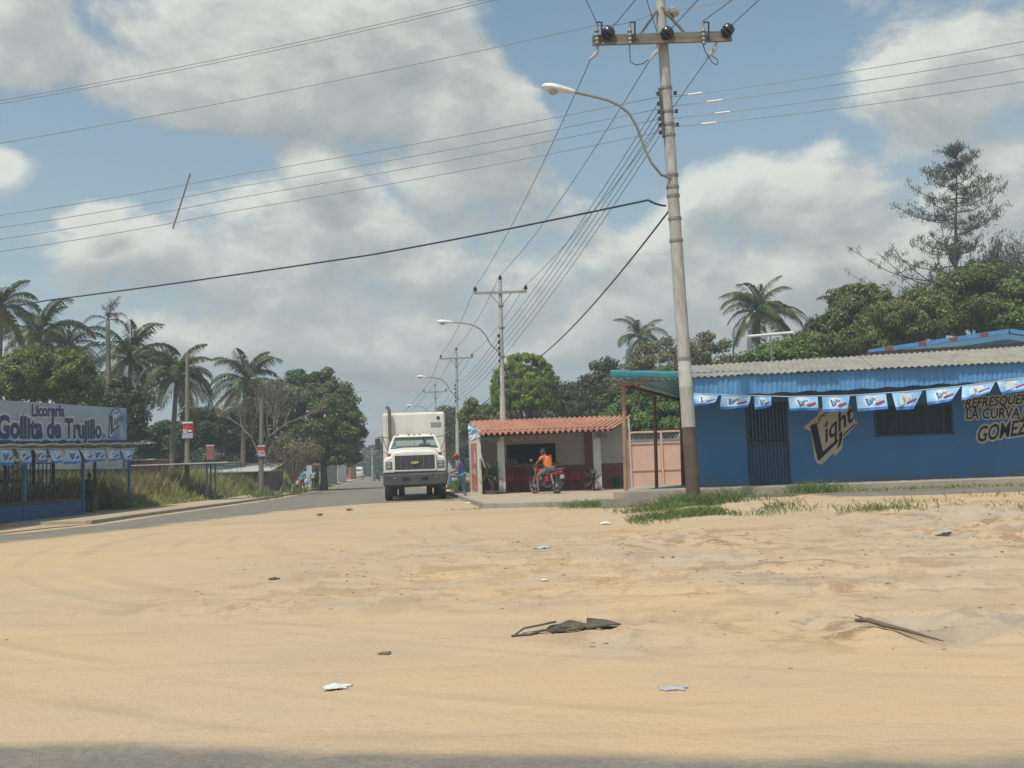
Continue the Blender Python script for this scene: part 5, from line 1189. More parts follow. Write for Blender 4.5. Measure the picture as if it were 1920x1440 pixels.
def person(label, J, loc, rz=0.0, s=1.0, skin='skin_brown', shirt=None, sleeve=.5, pants=None, pant_end='ankle', look=(0,-1,0), hair='short', cap=None, shoes='bumper_black', group=None, skirt=None, belly=1.0, pname='person'):
    """J: joints in metres (pel, che, nek, hed, shL, elL, haL, shR, elR, haR, hiL, knL, anL, hiR, knR, anR, toe dirs)"""
    t = thing('person', label, 'person', loc, rz, group)
    V = {k: Vector(v)*s for k, v in J.items()}; toe = Vector(J.get('toe', (0,-1,0))); q = s
    nodes = {'pel': (V['pel'], (.13*q*belly,.105*q)), 'mid': (V['pel'].lerp(V['che'], .5), (.125*q*belly,.095*q*belly)), 'che': (V['che'], (.15*q,.105*q)), 'nek': (V['nek'], .055*q), 'skl': (V['nek'].lerp(V['hed'], .5), .055*q)}
    ed = [('pel','mid'), ('mid','che'), ('che','nek'), ('nek','skl')]
    for sd in 'LR':
        sh_, el, ha = V['sh'+sd], V['el'+sd], V['ha'+sd]; hi, kn, an = V['hi'+sd], V['kn'+sd], V['an'+sd]
        nodes.update({'sh'+sd: (sh_, .062*q), 'ua'+sd: (sh_.lerp(el, .5), .05*q), 'el'+sd: (el, .042*q), 'fa'+sd: (el.lerp(ha, .35), .042*q), 'wr'+sd: (ha, (.03*q,.024*q)), 'pa'+sd: (ha + (ha-el).normalized()*.07*q, (.04*q,.018*q))})
        ed += [('che','sh'+sd), ('sh'+sd,'ua'+sd), ('ua'+sd,'el'+sd), ('el'+sd,'fa'+sd), ('fa'+sd,'wr'+sd), ('wr'+sd,'pa'+sd)]
        td = V.get('toe'+sd, None); td = Vector(J.get('toe'+sd, toe)).normalized()
        nodes.update({'hi'+sd: (hi, .088*q), 'th'+sd: (hi.lerp(kn, .5), .078*q), 'kn'+sd: (kn, .056*q), 'ca'+sd: (kn.lerp(an, .35), .054*q), 'an'+sd: (an, .038*q), 'ft'+sd: (an + td*.10*q + Vector((0,0,-.045*q)), (.042*q,.03*q)), 'to'+sd: (an + td*.18*q + Vector((0,0,-.055*q)), (.036*q,.02*q))})
        ed += [('pel','hi'+sd), ('hi'+sd,'th'+sd), ('th'+sd,'kn'+sd), ('kn'+sd,'ca'+sd), ('ca'+sd,'an'+sd), ('an'+sd,'ft'+sd), ('ft'+sd,'to'+sd)]
    bd = B(); bd.add(*skin_mesh(nodes, ed, 'pel'))
    # fingers
    for sd in 'LR':
        el, ha = V['el'+sd], V['ha'+sd]; d = (ha-el).normalized(); grip = Vector(J.get('grip'+sd, (0,0,-1))).normalized(); si = d.cross(grip)
        if si.length < .1: si = Vector((1,0,0))
        si.normalize(); pm = ha + d*.085*q
        for i, ln in enumerate((.062,.072,.068,.052)):
            r0 = pm + si*(i-1.5)*.019*q; p1 = r0 + d*ln*.5*q + grip*.012*q; p2_ = p1 + (d*.35+grip).normalized()*ln*.5*q
            bd.tube([r0 - d*.02*q, p1, p2_], [.0095*q,.009*q,.007*q], 6)
        sgn = 1 if sd == 'L' else -1
        r0 = ha + d*.03*q + si*sgn*.03*q; bd.tube([r0, r0 + (d*.6+si*sgn*.8).normalized()*.035*q, r0 + (d*.9+si*sgn*.4+grip*.4).normalized()*.065*q], [.012*q,.011*q,.008*q], 6)
    # head
    lk = Vector(look).normalized(); up = (V['hed']-V['nek']).normalized(); rt = lk.cross(up).normalized(); up = rt.cross(lk).normalized()
    HM = Matrix((rt, lk, up)).transposed(); hc = V['hed']
    hb = B().ball((0,0,0), (.077*q,.097*q,.118*q), 16, 12)
    hv = []
    for x, y, z in hb.v:
        if z < -.01*q: k = 1 + z/(.118*q)*.30; x *= k; y = y*(1 + z/(.118*q)*.16)
        hv.append(hc + HM @ Vector((x, y, z)))
    bd.add(hv, hb.f)
    nose = [(-.011,.085,.012),(.011,.085,.012),(.018,.088,-.03),(0,.122,-.026),(-.018,.088,-.03)]
    bd.add([hc + HM @ (Vector(p)*q) for p in nose], [(0,1,2,3),(0,3,4),(4,3,2)])
    for sx in (-1, 1): bd.ball(hc + HM @ (Vector((sx*.078,-.005,-.01))*q), (.013*q,.022*q,.032*q), 8, 6, HM)
    bo = bd.obj('body', skin, t, smooth='all')
    for sx in (-1, 1):
        ey = B().ball(hc + HM @ (Vector((sx*.032,.084,.008))*q), .013*q, 8, 6).obj('eye', 'eye_white', bo, smooth='all'); B().ball(hc + HM @ (Vector((sx*.032,.095,.008))*q), .006*q, 6, 5).obj('pupil', 'eye_dark', ey)
    B().tube([hc + HM @ (Vector((x,.082 - abs(x)*.3,-.058))*q) for x in (-.025,0,.025)], .005*q, 5).obj('mouth', mat('lips', (.16,.06,.05), (.14,.05,.045), 5, .6), bo)
    if hair:
        hr = B(); r_ = hb.v; keep = []
        for f in hb.f:
            c_ = sum((Vector(hb.v[i]) for i in f), Vector())/len(f)
            if c_.z > (.03*q if c_.y > .02*q else (-.07*q if hair == 'short' else -.115*q)): keep.append(f)
        hr.add([hc + HM @ (Vector(p)*1.07) for p in hb.v], keep)
        if hair == 'bun': hr.ball(hc + HM @ (Vector((0,-.11,.05))*q), .045*q, 10, 8)
        hr.obj('hair', 'hair_black', t, smooth='all')
    if cap:
        cp = B(); keep = [f for f in hb.f if all(hb.v[i][2] > .02*q for i in f)]
        cp.add([hc + HM @ (Vector(p)*1.13) for p in hb.v], keep)
        br = [(-.07,.06,.03),(-.062,.13,.028),(-.03,.168,.024),(.03,.168,.024),(.062,.13,.028),(.07,.06,.03)]
        used = sorted({i for f in cp.f for i in f}); ix = {k: j for j, k in enumerate(used)}; cp.v = [cp.v[k] for k in used]; cp.f = [tuple(ix[i] for i in f) for f in cp.f]
        co_ = cp.obj('cap', cap, t, smooth='all')
        B().prism([hc + HM @ (Vector(p)*q) for p in br], (HM @ Vector((0,0,.012*q)))).obj('cap_brim', cap, co_)
    g = .018*q
    if shirt:
        n2 = {k: (nodes[k][0], tuple(x+g for x in (nodes[k][1] if isinstance(nodes[k][1], tuple) else (nodes[k][1],)*2))) for k in ('pel','mid','che')}
        n2['col'] = (V['che'].lerp(V['nek'], .72), .085*q); e2 = [('pel','mid'), ('mid','che'), ('che','col')]
        n2['hem'] = (V['pel'] + (V['pel']-V['che']).normalized()*.06*q, (.15*q*belly,.12*q*belly)); e2.append(('hem','pel'))
        for sd in 'LR':
            n2['sh'+sd] = (V['sh'+sd], .078*q); e2.append(('che','sh'+sd))
            if sleeve > .1: n2['sl'+sd] = (V['sh'+sd].lerp(V['el'+sd], sleeve), .066*q); e2.append(('sh'+sd,'sl'+sd))
        v_, f_ = skin_mesh(n2, e2, 'che'); B().add(v_, f_).obj('shirt', shirt, t, smooth='all')
    if pants:
        n2 = {'pel': (V['pel'], (.145*q*belly,.12*q*belly))}; e2 = []
        for sd in 'LR':
            n2['hi'+sd] = (V['hi'+sd], .10*q); n2['th'+sd] = (V['hi'+sd].lerp(V['kn'+sd], .5), .092*q); n2['kn'+sd] = (V['kn'+sd].lerp(V['an'+sd], .08), .074*q); e2 += [('pel','hi'+sd), ('hi'+sd,'th'+sd), ('th'+sd,'kn'+sd)]
            if pant_end == 'ankle': n2['ca'+sd] = (V['kn'+sd].lerp(V['an'+sd], .5), .068*q); n2['an'+sd] = (V['kn'+sd].lerp(V['an'+sd], .97), .062*q); e2 += [('kn'+sd,'ca'+sd), ('ca'+sd,'an'+sd)]
        v_, f_ = skin_mesh(n2, e2, 'pel'); B().add(v_, f_).obj('trousers' if pant_end == 'ankle' else 'shorts', pants, t, smooth='all')
    if shoes:
        for sd in 'LR':
            td = Vector(J.get('toe'+sd, toe)).normalized(); a_ = V['an'+sd] + Vector((0,0,-.05*q))
            B().tube([a_ - td*.05*q, a_ + td*.06*q, a_ + td*.15*q, a_ + td*.21*q], [.045*q,.05*q,.047*q,.03*q], 10, sq=.8).obj('shoe', shoes, t, smooth='all')
    return t
STAND = dict(pel=(0,0,.93), che=(0,0,1.26), nek=(0,0,1.45), hed=(0,-.02,1.60), shL=(-.19,0,1.38), elL=(-.25,.02,1.11), haL=(-.24,-.06,.87), shR=(.19,0,1.38), elR=(.25,.02,1.11), haR=(.24,-.06,.87),
             hiL=(-.09,0,.87), knL=(-.10,-.02,.48), anL=(-.10,.02,.085), hiR=(.09,0,.87), knR=(.10,-.02,.48), anR=(.11,.02,.085))
mat('red_cap', (.55,.03,.03), (.48,.025,.025), 5, .7); mat('blue_vest', (.09,.17,.50), (.07,.13,.42), 5, .8, .2, 30); mat('jeans', (.10,.16,.26), (.16,.24,.34), 6, .85)
# man with his foot up on the truck step; faces left (towards the truck)
MANX = dict(pel=(-.14,0,.88), che=(-.18,0,1.22), nek=(-.24,0,1.40), hed=(-.31,0,1.54), shL=(-.20,-.19,1.34), elL=(-.25,-.24,1.05), haL=(-.47,-.14,.98), shR=(-.20,.19,1.34), elR=(-.32,.22,1.07), haR=(-.50,.10,.99),
            hiL=(-.14,-.10,.84), knL=(-.53,-.12,.90), anL=(-.60,-.10,.46), hiR=(-.12,.10,.82), knR=(-.08,.11,.45), anR=(-.01,.11,.085), toe=(-1,0,0), gripL=(-.2,.2,-1), gripR=(-.2,-.2,-1))
person('man in red cap, blue sleeveless shirt and jeans with one foot up on the truck', MANX, (XY(873,38.9,.2), 38.9, .02), 0, 1.04, 'skin_brown', 'blue_vest', 0, 'jeans', 'ankle', (-1,-.15,-.22), 'short', 'red_cap', mat('shoe_brown', (.06,.04,.03), (.08,.05,.035), 5, .7))
# driver behind the windscreen
DRV = dict(pel=(0,0,.10), che=(0,-.02,.42), nek=(0,-.03,.60), hed=(0,-.05,.75), shL=(-.19,-.03,.54), elL=(-.24,-.22,.34), haL=(-.16,-.45,.42), shR=(.19,-.03,.54), elR=(.24,-.22,.34), haR=(.16,-.45,.42),
           hiL=(-.09,-.05,.06), knL=(-.11,-.48,.10), anL=(-.11,-.50,-.32), hiR=(.09,-.05,.06), knR=(.11,-.48,.10), anR=(.11,-.50,-.32), gripL=(0,-.3,-1), gripR=(0,-.3,-1))
dl = Matrix.Rotation(R(5.6), 3, 'Z') @ Vector((.42, 2.52, 1.63))
person('driver seated behind the windshield of the white truck', DRV, (TX+dl.x, TY+dl.y, .02+dl.z), R(5.6), 1.0, 'skin_dark', mat('dark_shirt', (.03,.035,.04), (.045,.05,.055), 5, .8), .6, mat('dark_trousers', (.025,.025,.03), (.04,.04,.045), 5, .85), 'ankle', (.25,-1,-.05))
# dark figure in the liquor shop
fg = fs(167, -.5)
person('child in dark clothes leaning at the end post of the liquor shop counter', dict(STAND, elL=(-.30,-.05,1.12), haL=(-.28,-.28,1.15)), (fg.x, fg.y, SZ), R(60), .80, 'skin_dark', 'dark_shirt', .4, 'dark_trousers', 'knee', (.2,-1,-.1))
# woman and child on the left pavement
mat('aqua_top', (.10,.32,.50), (.08,.26,.42), 5, .8); mat('maroon', (.20,.04,.05), (.16,.03,.04), 5, .85); mat('pale_lime', (.52,.58,.36), (.45,.5,.32), 5, .8)
Yw = 62.0
WALK = dict(STAND, knL=(-.09,-.14,.50), anL=(-.09,-.16,.085), knR=(.10,.02,.48), anR=(.10,.18,.10), elL=(-.27,-.06,1.12), haL=(-.30,-.12,.92))
person('woman in aqua top and maroon trousers walking on the left pavement', WALK, (XY(567.5,Yw,.5), Yw, .115), R(-20), .80, 'skin_brown', 'aqua_top', .3, 'maroon', 'knee', (.1,-1,0), 'bun')
person('small child in pale top holding on beside the woman in aqua', dict(STAND, elR=(.27,-.02,1.15), haR=(.34,-.05,1.3)), (XY(558,Yw-.3,.5), Yw-.3, .115), R(-20), .47, 'skin_brown', 'pale_lime', .4, 'dark_trousers', 'knee', (.1,-1,0))
bg = thing('shopping_bag', 'pale blue bag hanging from the walking woman in aqua', 'bag', (XY(574.5,Yw-.1,.5), Yw-.1, .55))
B().lathe((0,0,0),(0,0,1),[(.01,0),(.10,.02),(.15,.12),(.12,.26),(.05,.32),(.02,.34)],12).obj('sack', mat('bag_blue', (.25,.42,.66), (.35,.5,.7), 6, .5), bg, smooth='all'); B().tube([(-.04,0,.33),(-.02,0,.45),(.03,0,.33)], .01, 5).obj('handle', 'bag_blue', bg)
for px, Y, lab, rz in ((654, 175, 'distant person in dark clothes beside the white van, left of two', .3), (657.5, 172, 'distant person in dark clothes nearest the white van', -.3)):
    person(lab, WALK, (XY(px,Y,.5), Y, .05), rz, .95, 'skin_dark', 'dark_shirt', .5, 'dark_trousers', 'ankle')
for px, Y, lab, sh_ in ((588, 74, 'person in pale grey shirt standing in the shade of the big green tree', 'halo_white'), (594, 78, 'person in dark shirt in the shade of the big green tree', 'dark_shirt')):
    person(lab, STAND, (XY(px,Y,.5), Y, .1), random.uniform(-1,1), .82, 'skin_dark', sh_, .5, 'dark_trousers', 'ankle')
# ---------------------------------------------------------------- motorcycle and rider (local: +X forward)
mat('moto_red', (.40,.02,.025), (.33,.015,.02), 4, .3, spec=.6); mat('seat_black', (.02,.02,.02), (.03,.03,.03), 6, .5); mat('alloy', (.42,.42,.41), (.32,.32,.31), 5, .35, metal=.7)
def motorcycle(label, loc, rz, body='moto_red'):
    t = thing('motorcycle', label, 'motorcycle', loc, rz, 'motorcycles')
    for x, r_, w_ in ((.62,.29,.075), (-.60,.285,.10)):
        wo = thing('w', '', ''); bpy.data.objects.remove(wo)
        pts = [(x + (r_-w_/2)*math.cos(a), 0, r_ + (r_-w_/2)*math.sin(a)) for a in [2*math.pi*k/24 for k in range(25)]]
        wo = B().tube(pts, w_/2, 8, False).obj('wheel', 'rubber', t, smooth='all')
        B().tube([(x + (r_-w_*.95)*math.cos(a), 0, r_ + (r_-w_*.95)*math.sin(a)) for a in [2*math.pi*k/24 for k in range(25)]], .018, 6, False).obj('rim', 'alloy', wo, smooth='all')
        for k in range(6):
            a = k*math.pi/3 + .3; B().bar((x,0,r_),(x+(r_-w_)*math.cos(a),0,r_+(r_-w_)*math.sin(a)),.028,.018).obj('spoke', 'alloy', wo)
        B().lathe((x,-.06,r_),(0,1,0),[(.05,0),(.07,.03),(.07,.09),(.05,.12)],10).obj('hub', 'alloy', wo)
    B().tube([(-.60,.08,.30),(-.15,.10,.38),(.10,.08,.32),(.22,.04,.5),(.36,0,.82),(.38,0,.92)], .022, 7).tube([(-.60,-.08,.30),(-.15,-.10,.38),(.10,-.08,.32)], .022, 7).tube([(.36,0,.80),(-.1,0,.76),(-.72,0,.80)], .022, 7).obj('frame', 'seat_black', t)
    for s in (-1, 1):
        B().tube([(.62,s*.075,.29),(.47,s*.075,.72),(.40,s*.075,.96)], [.026,.024,.022], 8).obj('fork_leg', 'alloy', t)
        B().tube([(-.56,s*.11,.34),(-.42,s*.11,.72)], [.035,.03], 8).obj('shock', 'alloy', t)
    B().tube([(.16,.36,.99),(.26,.30,1.02),(.38,.10,.98),(.38,-.10,.98),(.26,-.30,1.02),(.16,-.36,.99)], .014, 6).obj('handlebar', 'seat_black', t)
    for s in (-1, 1):
        B().tube([(.17,s*.355,.99),(.26,s*.295,1.02)], .020, 7).obj('grip', 'seat_black', t)
        mi = B().tube([(.28,s*.26,1.02),(.30,s*.32,1.16),(.30,s*.36,1.22)], .008, 5).obj('mirror_stalk', 'seat_black', t)
        B().ball((.30,s*.40,1.25), (.014,.075,.05), 12, 8).obj('mirror', 'chrome', mi, smooth='all')
        B().ball((.42,s*.17,.88), (.03,.03,.025), 8, 6).obj('indicator', 'amber_red', t); B().ball((-.78,s*.16,.72), (.03,.03,.025), 8, 6).obj('indicator', 'amber_red', t)
    def sec(x, w_, z0, z1): return [(x, w_*math.cos(a), (z0+z1)/2 + (z1-z0)/2*math.sin(a)) for a in [2*math.pi*k/12 for k in range(12)]]
    B().loft([sec(.36,.05,.72,.86), sec(.28,.13,.68,.93), sec(.10,.14,.68,.94), sec(-.04,.09,.70,.86)]).obj('tank', body, t, smooth='all')
    B().loft([sec(-.02,.09,.76,.86), sec(-.2,.13,.75,.83), sec(-.45,.13,.77,.86), sec(-.70,.09,.82,.89)]).obj('seat', 'seat_black', t, smooth='all')
    B().loft([sec(-.25,.10,.62,.76), sec(-.5,.12,.66,.80), sec(-.74,.09,.74,.84), sec(-.86,.05,.78,.84)]).obj('tail_fairing', body, t, smooth='all')
    B().loft([sec(.50,.06,.80,.98), sec(.46,.10,.77,1.03), sec(.38,.08,.80,1.0)]).obj('headlight_cowl', body, t, smooth='all'); B().ball((.51,0,.89), (.03,.07,.07), 10, 8).obj('headlamp', 'lamp_clear', t)
    tl = B().ball((-.87,0,.79), (.035,.075,.045), 10, 8).obj('tail_light', mat('tail_red', (.7,.02,.03), (.6,.02,.03), 4, .2), t, smooth='all')
    B().box((-.92,-.10,.55),(-.905,.10,.69)).obj('number_plate', 'halo_white', t)
    B().tube([(-.70,.10,.88),(-.92,.10,.92),(-.95,0,.92),(-.92,-.10,.92),(-.70,-.10,.88)], .012, 6).tube([(-.82,.10,.91),(-.82,-.10,.91)], .01, 5).obj('rack', 'alloy', t)
    for x, r_, a0, a1, nm in ((.62,.315,.35,2.3,'front_fender'), (-.60,.33,.75,2.9,'rear_fender')):
        V = []; n = 10
        for k in range(n+1):
            a = a0 + (a1-a0)*k/n
            for yy, rr in ((-.07,r_-.012),(-.04,r_+.012),(.04,r_+.012),(.07,r_-.012)): V.append((x+rr*math.cos(a), yy, .285+rr*math.sin(a)))
        B().add(V, [(k*4+j, k*4+j+1, (k+1)*4+j+1, (k+1)*4+j) for k in range(n) for j in range(3)]).obj(nm, body if x > 0 else 'seat_black', t, smooth='all')
    B().box((-.12,-.12,.30),(.20,.12,.50)).obj('engine', 'grille_dark', t, bevel=.03); B().lathe((.16,0,.48),(.5,0,.86),[(.09,0),(.09,.05),(.075,.055),(.09,.09),(.075,.1),(.09,.14),(.06,.17)],12).obj('cylinder', 'alloy', t)
    B().tube([(.24,-.06,.52),(.30,-.09,.38),(.12,-.13,.25),(-.25,-.15,.28),(-.30,-.16,.30),(-.78,-.17,.40)], [.02,.02,.022,.03,.045,.05], 8).obj('exhaust', 'chrome', t, smooth='all')
    B().bar((-.02,-.22,.30),(-.02,.22,.30),.025,.025).obj('footrest', 'alloy', t)
    B().box((-.30,-.13,.44),(-.08,.13,.66)).obj('side_cover', body, t, bevel=.02)
    return t
mz = PZ; mpx = Vector((XY(1023,37.9,.4), 37.9, mz)); mrz = R(131)
motorcycle('red motorcycle seen from behind on the pavement in front of the kiosk', mpx, mrz)
mat('orange_shirt', (.72,.20,.035), (.62,.16,.03), 5, .8, .25, 20); mat('grey_shorts', (.20,.19,.185), (.10,.10,.10), 14, .85); mat('black_cap', (.02,.025,.025), (.03,.03,.03), 5, .6)
RID = dict(pel=(-.22,0,.90), che=(-.12,0,1.24), nek=(-.02,0,1.42), hed=(.05,.02,1.55), shL=(-.09,.20,1.37), elL=(.03,.36,1.14), haL=(.17,.355,1.03), shR=(-.09,-.20,1.37), elR=(.03,-.36,1.14), haR=(.17,-.355,1.03),
           hiL=(-.20,.10,.88), knL=(.14,.26,.70), anL=(.04,.33,.075), hiR=(-.20,-.10,.88), knR=(.16,-.24,.66), anR=(-.02,-.20,.38), toe=(1,0,0), gripL=(.5,0,-1), gripR=(.5,0,-1))
person('motorcycle rider in orange polo, grey shorts and dark cap with a foot on the ground', RID, mpx, mrz, 1.0, 'skin_brown', 'orange_shirt', .55, 'grey_shorts', 'knee', (.75,.65,-.1), 'short', 'black_cap', None, belly=1.32)
# ---------------------------------------------------------------- far vehicles
VY = 168.0
van = thing('white_van', 'small white van far down the street, facing the viewer', 'van', (XY(670.5,VY,1), VY, .03), R(6))
def vs_(y, w_, z0, z1, wt): return [(-w_,y,z0),(-w_,y,(z0+z1)*.55),(-wt,y,z1),(wt,y,z1),(w_,y,(z0+z1)*.55),(w_,y,z0)]
B().loft([vs_(0,.80,.35,1.15,.72), vs_(.12,.84,.3,1.3,.76), vs_(.6,.86,.3,2.05,.72), vs_(3.8,.86,.3,2.08,.74), vs_(4.0,.8,.35,1.95,.7)]).obj('body', 'truck_white', van, bevel=.04)
B().add([(-.70,.10,1.28),(.70,.10,1.28),(.64,.54,1.95),(-.64,.54,1.95)], [(0,1,2,3)]).obj('windshield', mat('van_glass', (.06,.08,.085), (.05,.06,.065), 3, .15, spec=.7), van)
for s in (-1, 1):
    B().ball((s*.60,.03,.86), (.13,.05,.09), 10, 8).obj('headlight', 'lamp_clear', van)
    wheel(van, s*.74, .85, .31, .19, side=s); wheel(van, s*.74, 3.2, .31, .19, side=s)
B().box((-.82,-.08,.36),(.82,.04,.56)).obj('bumper', 'bumper_black', van, bevel=.03); B().box((-.22,-.095,.42),(.22,-.08,.53)).obj('number_plate', 'flag_blue', van)
motorcycle('distant motorcycle parked at the right side of the street, left of the truck', (XY(706.5,120,.5), 120, .05), R(250), 'grille_dark')
# far street front under the trees on the left
def far_house(label, px0, px1, Y, zt, wm, roof, d=6):
    x0, x1 = XY(px0,Y,1), XY(px1,Y,1); t = thing('far_house', label, 'house', ((x0+x1)/2, Y, 0), 0, 'houses far along the left side')
    B().box((x0,Y,0),(x1,Y+d,zt)).obj('wall', wm, t, world=True); B().prism([(x0-.3,Y-.3,zt),(x1+.3,Y-.3,zt),(x1+.3,Y+d,zt+.5),(x0-.3,Y+d,zt+.5)], (0,0,.12)).obj('roof', roof, t, world=True)
    do = B().box((x0+(x1-x0)*.25,Y-.05,.05),(x0+(x1-x0)*.45,Y-.005,min(2.0,zt*.85))).obj('door', 'dark_void', t, world=True); B().box((x0+(x1-x0)*.62,Y-.05,.9),(x0+(x1-x0)*.85,Y-.005,min(1.7,zt*.8))).obj('window', 'dark_void', t, world=True)
mat('brick_orange', (.40,.16,.09), (.33,.13,.08), 3, .9); mat('wall_grey', (.35,.33,.30), (.28,.26,.24), 2, .9)
far_house('low white-walled house in the shade of the big green tree', 616, 633, 118, 2.2, 'white_wall', 'zinc_white')
far_house('orange brick house left of the white van', 633, 657, 160, 2.4, 'brick_orange', 'terracotta')
far_house('grey wall house partly hidden under the big green tree', 585, 612, 98, 2.0, 'wall_grey', 'brick_orange')
# ---------------------------------------------------------------- vegetation
mat('bark', (.16,.12,.085), (.09,.07,.05), 5, .9, .5, 25, stretch=(2,2,.5)); mat('bark_pale', (.27,.225,.17), (.17,.14,.11), 5, .9, .3, 25); mat('palm_bark', (.23,.19,.145), (.13,.11,.085), 3, .9, .5, 18, stretch=(1,1,5))
LM = dict(
    round=leafmat('leaf_round', (.09,.17,.028), (.20,.29,.055), (.30,.34,.09)),
    mango=leafmat('leaf_mango', (.055,.10,.02), (.13,.185,.04), (.22,.23,.06)),
    mango_y=leafmat('leaf_mango_y', (.06,.098,.02), (.16,.185,.04), (.27,.22,.06)),
    dark=leafmat('leaf_dark', (.032,.055,.02), (.07,.10,.032), (.11,.14,.045)),
    green=leafmat('leaf_green', (.055,.098,.022), (.125,.18,.042), (.20,.24,.065)),
    bright=leafmat('leaf_bright', (.07,.13,.025), (.15,.23,.05), (.22,.29,.07)),
    olive=leafmat('leaf_olive', (.10,.10,.045), (.19,.175,.08), (.25,.20,.10)),
    dry=leafmat('leaf_dry', (.16,.13,.08), (.25,.20,.12), (.28,.24,.14)),
    pine=leafmat('leaf_pine', (.045,.06,.038), (.08,.10,.06), (.11,.12,.08), .15),
    far=leafmat('leaf_far', (.05,.075,.045), (.085,.11,.06), (.10,.12,.07)))
def leaf_quads(P_, D, N_, L, W):
    """P_ centres, D leaf axis, N_ normals, L length, W width (arrays) -> verts, faces of folded rhombic leaves"""
    S = np.cross(D, N_); S /= np.linalg.norm(S, axis=1, keepdims=True) + 1e-9
    a = P_ - D*L[:, None]*.5; c = P_ + D*L[:, None]*.5; mid = P_ + N_*(L*.06)[:, None]
    l = mid + S*W[:, None]*.5; r = mid - S*W[:, None]*.5
    V = np.stack([a, r, c, l], 1).reshape(-1, 3); n = len(P_); F = np.arange(n*4).reshape(n, 4)
    return V, F
def unit(v): return v/(np.linalg.norm(v, axis=1, keepdims=True)+1e-9)
def tree(label, base, blobs, lm, nclump, per, leaf, crad, trunk_r=.16, hang=.2, group='trees', name='tree', fork=.45, barkm='bark', aspect=.42, fill=.55, spread=1.0):
    base = Vector(base); t = thing(name, label, 'tree', base, 0, group); leaf *= .72; per = int(per*1.55)
    cs = []; vol = np.array([b_[1][0]*b_[1][1]*b_[1][2] for b_ in blobs])**.7; vol = vol/vol.sum()
    for i in range(nclump):
        c, r = blobs[RNG.choice(len(blobs), p=vol)]
        d = RNG.normal(size=3); d /= np.linalg.norm(d)
        if d[2] < -.35: d[2] *= .5
        rr = fill + (1.0-fill)*RNG.random()**.6
        cs.append((np.array(c) + d*np.array(r)*rr, d))
    Vs, Fs, off = [], [], 0
    for c, d in cs:
        cr_ = crad*RNG.uniform(.6, 1.35); n = int(per*RNG.uniform(.7, 1.3))
        g = RNG.normal(size=(n, 3)); g = unit(g)*(RNG.random((n, 1))**.45)*cr_*np.array([1.1,1.1,.8]); P_ = c + g
        out = unit(g + d*.5*cr_ + np.array([0,0,.35*cr_])); Nn = unit(out + RNG.normal(size=(n,3))*.45)
        D = unit(np.cross(Nn, RNG.normal(size=(n,3))) + np.array([0,0,-hang*1.6])*1.0 + unit(g)*.4)
        L = leaf*RNG.uniform(.65, 1.35, n); V, F = leaf_quads(P_, D, Nn, L, L*aspect); Vs.append(V); Fs.append(F+off); off += len(V)
    me = npmesh('crown', np.concatenate(Vs) - np.array(base), np.concatenate(Fs)); link('crown', me, lm, t, fix=False)
    # trunk and limbs
    cen = np.mean([np.array(b_[0]) for b_ in blobs], 0); bb = B(); top = Vector((cen[0], cen[1], cen[2])); fk = base.lerp(top, fork); fk.x = base.x + (fk.x-base.x)*.5; fk.y = base.y + (fk.y-base.y)*.5
    bb.tube([base + Vector((0,0,-.15)) - base, base.lerp(fk, .5) - base + Vector((random.uniform(-.08,.08),0,0)), fk - base], [trunk_r*1.25, trunk_r, trunk_r*.85], 9)
    pick = RNG.choice(len(cs), min(len(cs), 22), replace=False)
    for i in pick:
        c = Vector(cs[i][0]); m_ = fk.lerp(c, .5) + Vector((random.uniform(-.2,.2), random.uniform(-.2,.2), random.uniform(.0,.3))); bb.tube([fk-base, m_-base, c-base], [trunk_r*.5, trunk_r*.28, trunk_r*.08], 6)
    bb.obj('trunk', barkm, t, smooth='all')
    return t
def blob(px, py, Y, rx, ry, rd=None):          # crown ellipsoid given by picture size at depth Y
    p = atY(px, py, Y); k = Y/FPX; return ((p.x, p.y, p.z), (rx*k, (rd if rd else rx)*k, ry*k))
def gb_(px, Y): return (XY(px, Y, 1), Y, 0)
# right side
tree('round clipped-looking mango tree behind the tiled kiosk', gb_(984,58), [blob(984,722,58,61,58), blob(984,748,58,61,36), blob(984,738,58,60,26), blob(984,732,58,44,44)], LM['round'], 620, 80, .26, .22, .15, .9, 'trees behind the kiosk', 'mango_tree', aspect=.24, fill=.90)
tree('low leafy tree filling the gap left of the round mango', gb_(895,63), [blob(893,775,63,28,26), blob(918,782,63,30,22), blob(940,790,63,40,24)], LM['mango_y'], 60, 130, .34, .45, .12, .5, 'trees behind the kiosk', aspect=.3)
tree('dark tree far behind the kiosk roof at left', gb_(838,108), [blob(838,790,108,22,26), blob(845,815,108,24,30)], LM['dark'], 40, 110, .5, .7, .15, .2, 'trees behind the kiosk')
tree('dark bushy tree right of the round mango', gb_(1095,70), [blob(1085,762,70,52,42), blob(1135,705,70,26,28), blob(1120,745,70,52,44)], LM['dark'], 110, 130, .36, .55, .15, .2, 'trees behind the kiosk')
tree('dull olive tree behind the rusty canopy posts', gb_(1250,66), [blob(1250,690,66,88,52), blob(1330,680,66,55,50), blob(1195,715,66,50,46)], LM['olive'], 170, 120, .30, .5, .16, .15, 'trees behind the blue shop', barkm='bark_pale', fill=.4)
tree('deep green tree behind the pink gate', gb_(1225,54), [blob(1215,762,54,70,52), blob(1275,745,54,50,66), blob(1165,775,54,50,38)], LM['green'], 150, 140, .30, .45, .16, .3, 'trees behind the kiosk')
tree('green tree just behind the canopy roof', gb_(1262,47), [blob(1255,790,47,38,36), blob(1225,800,47,36,30)], LM['bright'], 50, 120, .26, .4, .1, .3, 'trees behind the kiosk')
